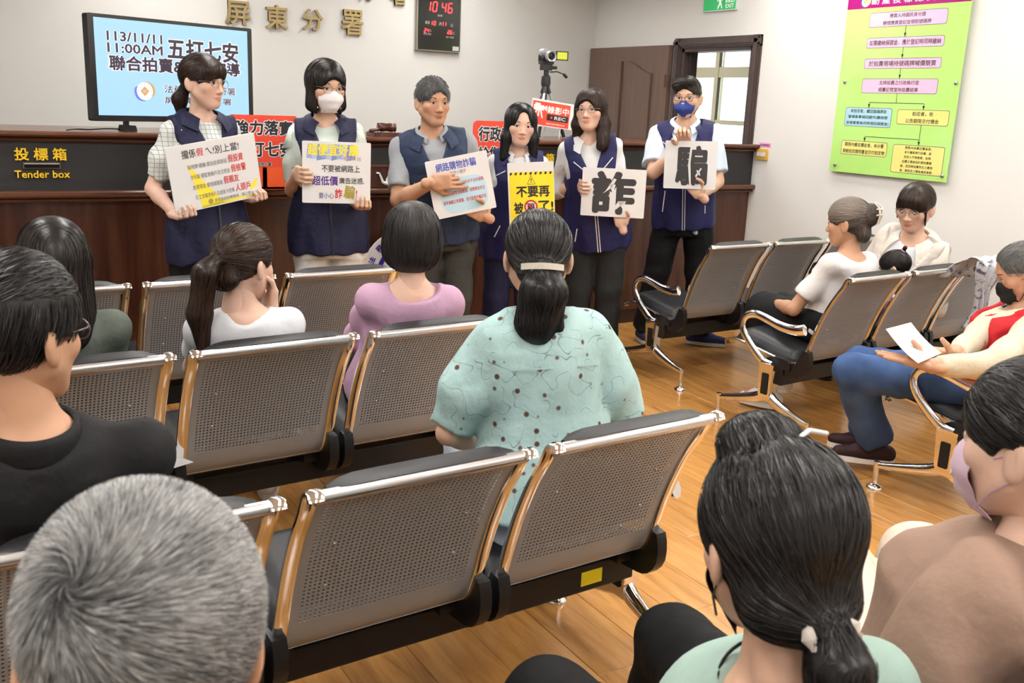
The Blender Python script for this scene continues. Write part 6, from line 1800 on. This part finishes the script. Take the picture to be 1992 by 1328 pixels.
# woman in the mint blouse with animal print
h = atY(1046, 500, 2.12)
p10 = seated('seated woman from behind in mint animal-print blouse with low black ponytail', (h[0] - .02, 1.98, .51), h, -16, (-27, -5, 0), skin='light', size=.96, girth=1.04)
for k in (-1, 1): p10.arm(k, p10.base + p10.R @ np.array([k * .11, .26, .56]), p10.R @ np.array([k * .8, -.45, -.55]), 'relaxed', p10.R @ np.array([-k * .5, .8, -.1]), p10.R @ np.array([0, 0, -1.0]))
def print_mat():
    m = mat('mint_print', (.5, .66, .63), .75)
    N, L, b = nodes(m); nt = m.node_tree
    tc = N.new('ShaderNodeTexCoord')
    def vor(scale, feature='F1', rnd=1.0):
        v = N.new('ShaderNodeTexVoronoi'); v.feature = feature; v.inputs['Scale'].default_value = scale; v.inputs['Randomness'].default_value = rnd; L.new(tc.outputs['Object'], v.inputs['Vector']); return v
    v1 = vor(23, 'F1', .85)
    c1 = ramp(nt, v1.outputs['Distance'], [(.0, (.07, .04, .035)), (.10, (.10, .055, .045)), (.15, (.17, .12, .11)), (.19, (.385, .565, .56)), (1, (.42, .60, .59))])
    n = N.new('ShaderNodeTexNoise'); n.inputs['Scale'].default_value = 24; n.inputs['Detail'].default_value = 0; L.new(tc.outputs['Object'], n.inputs['Vector'])
    line = ramp(nt, n.outputs['Fac'], [(.0, (1, 1, 1)), (.487, (1, 1, 1)), (.5, (.34, .33, .33)), (.513, (1, 1, 1)), (1, (1, 1, 1))])
    n2 = N.new('ShaderNodeTexNoise'); n2.inputs['Scale'].default_value = 23; n2.inputs['Detail'].default_value = 0; L.new(tc.outputs['Object'], n2.inputs['Vector'])
    mask = ramp(nt, n2.outputs['Fac'], [(.42, (0, 0, 0)), (.5, (1, 1, 1))])
    mx0 = N.new('ShaderNodeMix'); mx0.data_type = 'RGBA'; L.new(mask, mx0.inputs[0]); mx0.inputs[6].default_value = (1, 1, 1, 1); L.new(line, mx0.inputs[7])
    mx = N.new('ShaderNodeMix'); mx.data_type = 'RGBA'; mx.blend_type = 'MULTIPLY'; mx.inputs[0].default_value = 1; L.new(c1, mx.inputs[6]); L.new(mx0.outputs[2], mx.inputs[7])
    L.new(mx.outputs[2], b.inputs['Base Color'])
    nb = N.new('ShaderNodeTexNoise'); nb.inputs['Scale'].default_value = 22; nb.inputs['Detail'].default_value = 6; L.new(tc.outputs['Object'], nb.inputs['Vector'])
    bp = N.new('ShaderNodeBump'); bp.inputs['Strength'].default_value = .5; bp.inputs['Distance'].default_value = .012; L.new(nb.outputs['Fac'], bp.inputs['Height']); L.new(bp.outputs[0], b.inputs['Normal'])
    return m
mintp = print_mat()
p10.body(face=False, lod=.005)
p10.top('blouse', mintp, sleeve=.95, sr=(.058, .058), puff=.02, e=.022, flare=.04, hem=-.10, wr=(.008, 26, 24), neck=(.0, .02, .03, .07, .08, .045), res=.008)
p10.collar('collar', mintp, .058, .018, .045, .03, 140)
p10.strip('yoke_seam', mat('mint_seam', (.40, .55, .53), .8), [(.72, u) for u in np.linspace(-.13, .13, 20)], .004, .030, .0015, True)
p10.trousers('skirt', mat('pale_blue_skirt', (.55, .64, .78), .8), (.1, .1, .1)); p10.shoes(blackp, white_cloth)
tie10 = (0, -.118, -.028)
make_hair(p10, 'hair', HAIR['black'], cap_ops(.012, .004) + [win(-.045, (.066, .085, .1), .122)] + ear_win(0, (.03, .024, .042), .0) + neck_cut(-.06, .0) + [('a', ell((0, -.085, -.03), (.060, .032, .045)), .02), ('a', cone(tie10, (.005, -.14, -.08), .034, .056), .012), ('a', cone((.005, -.14, -.08), (-.012, -.13, -.165), .058, .050), .02), ('a', cone((-.012, -.13, -.16), (.02, -.12, -.225), .040, .014), .02), ('a', cone((.02, -.14, -.10), (.055, -.13, -.19), .03, .008), .015)],
          flow_to(tie10), 4200, 12, .013, seed=10)
mb = MB(); mb.slab(np.array([[(x, -.138 - .022 * (1 - (x / .05) ** 2), -.016 + z + .005 * (1 - (x / .05) ** 2)) for z in (-.008, .008)] for x in np.linspace(-.05, .05, 12)]), .005); p10.headpart('barrette', mb, mat('cream_barrette', (.68, .62, .52), .4))
p10.mask(mat('mask_dark', (.03, .035, .04), .6), blackp)

# man in black shirt at the left edge
h = atY(38, 650, 1.74)
p11 = seated('seated man in black shirt with short hair and glasses at the left edge', (h[0] - .03, 1.90, .51), h, -4, (-50, -2, 0), sex='m', skin='tan', size=1.0)
lap_arms(p11); p11.body(lod=.004)
p11.top('shirt', mat('black_shirt', (.010, .010, .011), .7, bump=(18, .5, .014)), sleeve=.9, sr=(.064, .068), e=.014, wr=(.006, 26, 25), neck=(.0, .0, .025, .07, .075, .05))
p11.collar('collar', MATS['black_shirt'], .066, .022, .04, .03, 150); p11.trousers('trousers', blackcloth); p11.shoes(blackp, blackp)
p11.glasses(mat('grey_frame', (.10, .10, .11), .3, .6), True, .022, .0016, .097)
make_hair(p11, 'hair', HAIR['black'], cap_ops(.013, .012) + [win(-.03, (.066, .075, .09), .118)] + ear_win(-.012, (.03, .032, .046), .02) + neck_cut(-.045, .0) + [('s', ell((0, -.10, -.125), (.12, .09, .05)), .012)],
          lambda p: np.where(p[:, 2:3] > .07, np.array([.1, .7, .1]), np.array([0, -.3, -1.0])), 5200, 5, .009, .0014, rise=.0012, lift=.003, seed=11)

# grey-haired man in the foreground
h = atD(275, 1262, .78)
p12 = seated('grey-haired man from behind in the foreground, only his head in view', (h[0], .80, .51), h, -2, (-6, -16, 4), sex='m', skin='tan', size=1.0)
lap_arms(p12); p12.body(lod=.004, face=False); p12.top('shirt', mat('dark_shirt', (.03, .03, .035), .8), sleeve=.9, sr=(.062, .066), e=.014); p12.trousers('trousers', blackcloth); p12.shoes(blackp, blackp)
whorl = np.array([-.045, -.078, .068])
def swirl(p):
    q = p - whorl; r = np.linalg.norm(q, axis=1)[:, None] + 1e-6; rad = q / r
    n = (p - np.array([0, -.01, .02])); n = n / (np.linalg.norm(n, axis=1)[:, None] + 1e-6)
    tan = np.cross(n, rad); k = np.exp(-r / .05)
    return rad + tan * (.9 * k + .25)
make_hair(p12, 'hair', HAIR['grey'], cap_ops(.010, .004) + [win(-.03, (.066, .075, .09), .118)] + ear_win(-.01, (.03, .030, .046), .012) + neck_cut(-.045, .0) + [('s', ell((0, -.10, -.135), (.12, .09, .05)), .012)],
          swirl, 34000, 4, .0062, .0008, rise=.0032, lift=.002, seed=12, res=.005, light=(.02, 1.1), region=lambda p: ~((np.abs(p[:, 0]) > .066) & (p[:, 2] < .012) & (p[:, 1] > -.06)), bias=lambda p: -.30 * np.clip((-p[:, 2] + .035) / .06, 0, 1) - .45 * np.exp(-(np.linalg.norm(p - whorl, axis=1) / .016) ** 2) + .12 * np.sin(p[:, 0] * 90) * np.sin(p[:, 1] * 70 + p[:, 2] * 60))
p12.glasses(darkframe, False, .02, .003, .097)

# woman in front with pinned-up black hair
h = atD(1508, 1058, 1.20)
p13 = seated('woman in foreground with pinned black hair, low ponytail and mint shirt', (1.0, .88, .51), h, -10, (-20, -14, 0), skin='light', size=1.0, neck_len=.185)
for k in (-1, 1): p13.leg(k, (1.22, 1.33, .445) if k == 1 else (.88, 1.28, .445), (1.2, 1.36, .085) if k == 1 else (.9, 1.32, .085), (0, 1, 0))
lap_arms(p13, .10, .10, .54); p13.body(lod=.004)
p13.top('shirt', mat('mint_tee', (.36, .50, .44), .8, bump=(18, .4, .014)), sleeve=.7, sr=(.056, .058), e=.014, neck=(.0, .0, .03, .075, .085, .055), wr=(.005, 28, 27)); p13.trousers('trousers', blackcloth, (.098, .082, .062)); p13.shoes(blackp, blackp)
tie13 = (.01, -.112, -.075)
topk = np.array([0, .03, .10])
make_hair(p13, 'hair', HAIR['black'], cap_ops(.016, .006, .008) + [win(-.045, (.066, .08, .1), .122), ('a', ell((0, -.06, -.055), (.070, .055, .05)), .03), ('a', ell((-.012, .012, .122), (.052, .048, .040)), .008), ('s', cone((-.055, -.030, .118), (.02, -.042, .122), .007, .006), .006)] + neck_cut(-.07, .03) + ear_win(-.005, (.028, .022, .036), .012) + [('a', cone(tie13, (.015, -.125, -.115), .022, .032), .01), ('a', cone((.015, -.125, -.115), (.01, -.11, -.25), .032, .02), .02)],
          lambda p: np.where((p[:, 1:2] > .015) & (p[:, 2:3] > .06), np.array([.3, -.9, .1]), flow_to(tie13)(p)), 9000, 11, .012, .0012, seed=13, lift=.003)
mb = MB(); mb.tube([(.0, -.044, .128), (.035, -.042, .124), (.066, -.034, .105)], .003, 8).tube([(.0, -.044, .128), (.03, -.028, .142), (.060, -.012, .136)], .003, 8).tube([(-.008, -.044, .127), (.008, -.044, .128)], .004, 8); p13.headpart('scalp_line', MB().tube([(-.058, -.022, .105), (-.03, -.036, .119), (0, -.042, .122), (.018, -.042, .120)], .0045, 8), SKIN['light'])
mb = mb; p13.headpart('hair_clip', mb, mat('white_clip', (.75, .74, .78), .3))
mb = MB(); mb.tube([(.01 + .024 * math.cos(a), -.116 + .012 * math.sin(a), -.078 + .022 * math.sin(a) + .002 * math.sin(5 * a)) for a in np.linspace(0, 2 * math.pi, 26)], [.009 + .003 * math.sin(k * 2.1) for k in range(26)], 8); p13.headpart('scrunchie', mb, mat('cream_scrunchie', (.55, .50, .45), .8, bump=(60, .5, .004)))
p13.mask(mat('mask_black', (.012, .012, .013), .6), blackp)
mb = MB(); nk = [p13.neck + p13.Rt * .068 * math.cos(a) + p13.F * (.01 + .066 * math.sin(a)) + p13.A * (.012 - .015 * math.sin(a)) for a in np.linspace(0, 2 * math.pi, 40)]; mb.tube(nk, .0025, 6); mb.build('necklace', blackp, p13.root, True)

# woman in tan shirt at the right edge
h = atD(2008, 862, 1.42)
p14 = seated('woman in tan shirt and pink mask at the lower right edge', (h[0] - .02, .84, .51), h, 6, (10, -4, 2), skin='fair', size=1.0, girth=1.12)

for k in (-1, 1): p14.leg(k, (1.92, 1.30, .50) if k == 1 else (1.70, 1.36, .50), (1.95, 1.36, .085) if k == 1 else (1.72, 1.42, .085), (.3, 1, 0))
lap_arms(p14, .13, .16, .55); p14.body(lod=.004)
p14.top('shirt', mat('tan_shirt', (.31, .20, .15), .8, bump=(14, .5, .016)), sleeve=.85, sr=(.078, .084), e=.030, neck=(.0, .02, .035, .068, .08, .05), wr=(.010, 22, 28), flare=.02); p14.trousers('trousers', mat('cream_pants', (.66, .56, .46), .8, bump=(16, .4, .012)), (.10, .085, .07)); p14.shoes(blackp, blackp)
tie14 = (0, -.115, -.02)
make_hair(p14, 'hair', HAIR['black'], cap_ops(.013, .004, .006) + [win(-.05, (.066, .085, .098), .122)] + ear_win(-.002, (.03, .024, .042), .004) + neck_cut(-.055, .005) + [('a', ell((0, -.09, -.03), (.055, .03, .045)), .02), ('a', cone(tie14, (0, -.14, -.08), .026, .036), .012), ('a', cone((0, -.14, -.08), (0, -.13, -.2), .036, .02), .02)],
          flow_to(tie14), 7000, 11, .012, .0012, seed=14)
p14.mask(mat('mask_pink', (.62, .45, .55), .7), mat('strap_pink', (.50, .30, .38), .6), True)

# man in the red vest
h = atY(1988, 530, 2.2)
p15 = seated('man in red vest, black mask and jeans reading a sheet at right edge', (3.62, 2.22, .50), h, 45, (42, -24, 0), sex='m', skin='tan', size=.97, girth=1.12)
kn = atZ(1700, 770, .50)
p15.leg(1, (3.36, 2.68, .47), (3.56, 2.74, .11), (-.5, .9, 0))
p15.leg(-1, (3.22, 2.60, .475), (3.46, 2.62, .12), (-.7, .7, 0))
pc = atZ(1775, 672, .68)
for k in (-1, 1): p15.arm(k, atZ(1850 if k == 1 else 1812, 692 if k == 1 else 712, .645), p15.R @ np.array([k * .7, -.5, -.6]), 'pinch', p15.R @ np.array([-k * .3, .9, .1]), np.array([0, 0, 1.0]))
p15.body(lod=.004, gaze=(0, -.3)); cream = mat('cream_shirt', (.62, .55, .42), .8, bump=(18, .5, .014))
p15.top('shirt', cream, sleeve=1.9, sr=(.062, .058), cuff=.036, e=.012, wr=(.007, 28, 29))
p15.vest(mat('red_vest', (.46, .015, .022), .7, bump=(20, .4, .012)), e=.026, hem=-.18, vneck=.55, w=.08); p15.collar('vest_collar', mat('navy_collar', (.02, .022, .05), .7), .07, .045, .04, .075, 150)
denim = noise_mat('denim', [(.3, (.028, .06, .16)), (.7, (.06, .115, .26))], nscale=9, detail=8, rough=.85, bump=.25)
p15.trousers('jeans', denim, (.092, .080, .080), ankle=.92); p15.shoes(mat('dark_trainer', (.03, .012, .014), .6), white_cloth)
make_hair(p15, 'hair', HAIR['salt'], cap_ops(.006, .002) + [win(-.012, (.068, .085, .095), .112)] + ear_win(-.01, (.03, .03, .046), .016) + neck_cut(-.035, .0), lambda p: np.where(p[:, 2:3] > .07, np.array([0, -.7, .1]), np.array([0, -.4, -1.0])), 3000, 4, .007, .0012, rise=.001, seed=15, light=(.1, .9))
p15.mask(mat('mask_black', (.012, .012, .013), .6), blackp)
sheet = empty('paper_sheet', label='printed white paper sheet held by the man in the red vest', cat='paper')
ps = [atZ(1723, 640, .74), atZ(1772, 627, .735), atZ(1832, 686, .675), atZ(1786, 706, .675)]
sheet.location = [float(c) for c in ps[0]]
G = np.array([[np.array(ps[0]) * (1 - a) * (1 - b) + np.array(ps[1]) * a * (1 - b) + np.array(ps[2]) * a * b + np.array(ps[3]) * (1 - a) * b - ps[0] + np.array([0, 0, -.01 * math.sin(b * 3)]) for a in np.linspace(0, 1, 5)] for b in np.linspace(0, 1, 7)])
MB().slab(G, .0008).build('page', MATS['paper_white'], sheet, True)
rs = np.random.RandomState(5); tx = MB()
for i in range(14):
    b0 = .10 + .055 * i; a0 = .1; a1 = rs.uniform(.4, .9)
    f = lambda a, b: np.array(ps[0]) * (1 - a) * (1 - b) + np.array(ps[1]) * a * (1 - b) + np.array(ps[2]) * a * b + np.array(ps[3]) * (1 - a) * b - ps[0] + np.array([0, 0, -.01 * math.sin(b * 3) + .0012])
    tx.add([f(a0, b0), f(a1, b0), f(a1, b0 + .018), f(a0, b0 + .018)], [(0, 1, 2, 3)])
tag(tx.build('printed_lines', mat('print_pale', (.45, .45, .47), .6), sheet), kind='stuff')

# woman in white top with claw clip
h = atY(1648, 434, 3.22)
p16 = seated('woman in white top with silver streaked hair in a claw clip', (h[0] - .01, 3.24, .51), h, 2, (24, -4, 0), skin='tan', size=.97, girth=1.04)
p16.leg(1, p16.base + p16.R @ np.array([.03, .33, .49]), p16.base + p16.R @ np.array([-.13, .24, .10]), p16.R @ np.array([-.4, 1, 0])); p16.leg(-1, p16.base + p16.R @ np.array([-.10, .34, .50]), p16.base + p16.R @ np.array([-.06, .22, .17]), p16.R @ np.array([.3, 1, -.3]))
lap_arms(p16, .12, .26, .56); p16.body(lod=.0045, leg_skin=True)
p16.top('top', mat('white_tee', (.76, .74, .74), .8, bump=(16, .45, .014)), sleeve=.72, sr=(.052, .056), e=.014, neck=(.0, -.02, .035, .12, .12, .055), wr=(.006, 28, 30)); p16.trousers('skirt', blackcloth, (.105, .10, .09), ankle=.35); p16.shoes(mat('white_flat', (.74, .72, .68), .6), mat('white_flat_sole', (.7, .68, .64), .6), .22)
tie16 = (0, -.11, .045)
make_hair(p16, 'hair', HAIR['streak'], cap_ops(.012, .004) + [win(-.04, (.066, .085, .098), .122)] + ear_win(0, (.03, .024, .042), .004) + neck_cut(-.055, .01) + [('a', ell((0, -.085, -.045), (.055, .03, .05)), .02), ('a', ell((0, -.118, .045), (.045, .036, .055)), .012)],
          flow_to(tie16), 3200, 10, .012, seed=16, light=(0, .55), bias=lambda p: .55 * np.clip((p[:, 2] + .0) / .06, 0, 1) * np.clip((p[:, 1] + .06) / .08, 0, 1))
mb = MB()
for sx in (-1, 1): mb.tube([(sx * .012, -.13, .105), (sx * .022, -.158, .08), (sx * .018, -.162, .04), (sx * .012, -.15, .0)], .0045, 8)
mb.tube([(-.03, -.15, .075), (0, -.165, .072), (.03, -.15, .075)], .0045, 8).tube([(-.03, -.15, .045), (0, -.165, .045), (.03, -.15, .045)], .0045, 8)
p16.headpart('claw_clip', mb, mat('ivory_clip', (.72, .66, .55), .35))

# woman in cream jacket turned towards the child
h = atY(1780, 404, 3.30)
p17 = seated('woman in cream jacket with round glasses looking down beside the child', (h[0] + .10, 3.40, .51), h, cam_yaw(h, -28), (cam_yaw(h, -22), -14, -2), skin='light', size=1.0, girth=1.06)

for k in (-1, 1): p17.leg(k, p17.base + np.array([k * .09, .43, .46]), p17.base + np.array([k * .09, .40, .085]), (0, 1, 0))
lap_arms(p17, .10, .28, .50); p17.body(closed=True, gaze=(-.1, -.4))
cj = mat('cream_jacket', (.70, .64, .57), .75, bump=(14, .5, .016))
p17.top('tee', mat('white_grey_tee', (.66, .67, .70), .8), sleeve=.5, e=.010, wr=(.003, 30, 31)); p17.top('jacket_sleeves', cj, sleeve=1.9, sr=(.062, .060), cuff=.044, e=.006, neck=(.0, .05, .0, .10, .12, .12), wr=(.006, 26, 32)) if False else None
p17.vest(cj, e=.034, hem=-.2, vneck=.2, w=.11, open_=.02, armhole=.02, name='jacket', wr=(.006, 24, 33))
for k in (-1, 1):
    ops = [('a', cone(p17.sh[k], p17.el[k], .064, .060), 0), ('a', cone(p17.el[k], p17.el[k] + (p17.wr[k] - p17.el[k]) * .92, .058, .044, cut=True), .02)]
    V, F = solve(ops, .010, wrinkle(.006, 34, 34 + k), pad=.03).mesh(); sh = Shell(); sh.add(V, F); sh.build('jacket_sleeve', cj, p17.root, True)
p17.collar('hood', cj, .070, .075, .035, .10, 140, thick=.012); p17.trousers('trousers', blackcloth); p17.shoes(blackp, blackp)
p17.glasses(steelwire, True, .023)
tie17 = (0, -.102, -.04)
make_hair(p17, 'hair', HAIR['brown'], cap_ops(.013, .004) + [win(-.055, (.060, .08, .09))] + ear_win(0, (.03, .022, .04), .004) + neck_cut(-.055, .005) + [('a', ell((0, .073, .054), (.060, .026, .036)), .012), ('s', ell((0, .11, -.012), (.046, .04, .04)), .006), ('a', cone((-.068, .042, .03), (-.072, .040, -.07), .009, .004), .010), ('a', cone((.068, .040, .03), (.071, .036, -.05), .009, .004), .010), ('a', cone(tie17, (0.02, -.13, -.09), .022, .03), .012), ('a', cone((.02, -.13, -.09), (.03, -.12, -.16), .03, .012), .012)],
          lambda p: np.where((p[:, 1:2] > .04), np.array([0, .2, -1.0]), flow_to(tie17)(p)), 2400, 9, .011, seed=17)

# small child between the two women
h = atY(1740, 522, 3.12)
p18 = seated('small child with thin dark hair sitting between the two women', (h[0] + .0, 3.20, .51), h, 10, (25, -20, 0), skin='light', size=.74)
for k in (-1, 1): p18.leg(k, p18.base + p18.R @ np.array([k * .07, .24, .45]), p18.base + p18.R @ np.array([k * .07, .28, .22]), P_ if False else p18.R @ np.array([0, 1, 0]))
lap_arms(p18, .08, .18, .52); p18.body(lod=.0045); p18.top('top', mat('child_top', (.55, .30, .34), .8), sleeve=.6, sr=(.052, .054), e=.012); p18.trousers('trousers', mat('child_trousers', (.2, .22, .3), .8))
make_hair(p18, 'hair', HAIR['dark'], cap_ops(.008, .0) + [win(-.03, (.066, .085, .092), .120)] + ear_win(0, (.03, .024, .042), .004) + neck_cut(-.05, .0) + [('a', cone((0, -.07, .09), (-.01, -.10, .12), .010, .014), .01)], flow_to((0, -.07, .095)), 2000, 8, .011, seed=18, light=(0, .8))
mb = MB(); mb.tube([(-.012 + .014 * math.cos(a), -.082 + .008 * math.sin(a), .105 + .012 * math.sin(a)) for a in np.linspace(0, 2 * math.pi, 14)], .004, 6); p18.headpart('hair_bobble', mb, mat('pink_bobble', (.6, .35, .42), .6))

# floral scarf hung over the bench
sc_o = empty('floral_scarf', label='white floral scarf draped over the right bench back', cat='scarf')
top = atZ(1905, 512, .845); sc_o.location = [float(c) for c in top]
scm = mat('floral_cloth', (.7, .7, .72), .8)
N_, L_, b_ = nodes(scm); tc_ = N_.new('ShaderNodeTexCoord'); v_ = N_.new('ShaderNodeTexNoise'); v_.inputs['Scale'].default_value = 45; v_.inputs['Detail'].default_value = 3; L_.new(tc_.outputs['Object'], v_.inputs['Vector']); L_.new(ramp(scm.node_tree, v_.outputs['Fac'], [(.36, (.16, .15, .22)), (.43, (.60, .61, .68)), (.50, (.76, .77, .79))]), b_.inputs['Base Color'])
G = []
for i, t in enumerate(np.linspace(0, 1, 46)):
    row = []
    for u in np.linspace(-1, 1, 19):
        w = .085 + .03 * math.sin(t * 5 + 1)
        fold = .020 * math.sin(u * 8 + t * 6) + .012 * math.sin(u * 15 - t * 9)
        if t < .25: q = t / .25; y, z = .13 - .10 * q, -.10 + .10 * q + .02 * math.sin(q * 3)
        elif t < .42: q = (t - .25) / .17; y, z = .03 - .09 * q, .0 + .02 * math.sin(q * math.pi)
        else: q = (t - .42) / .58; y, z = -.06 + .10 * q, -.34 * q
        x = u * w * (1 - .45 * max(0, (t - .42) / .58)) + .05 * max(0, (t - .42)) + (.02 * math.sin(t * 9))
        row.append((x, y - .012 + fold * .8 * (1 if t > .42 else -.6), z + .012 + (.3 * fold if .2 < t < .45 else 0)))
    G.append(row)
MB().slab(np.array(G), .003).build('cloth', scm, sc_o, True)
# white paper on the lap of the man in black
pp = MB().box((-.10, -.07, 0), (.10, .07, .001)).build('paper_note', MATS['paper_white']); q = atZ(292, 900, .455); pp.location = [float(c) for c in q]; pp.rotation_euler = (.1, .1, .6)
tag(pp, 'small white paper corner beside the man in black', 'paper')
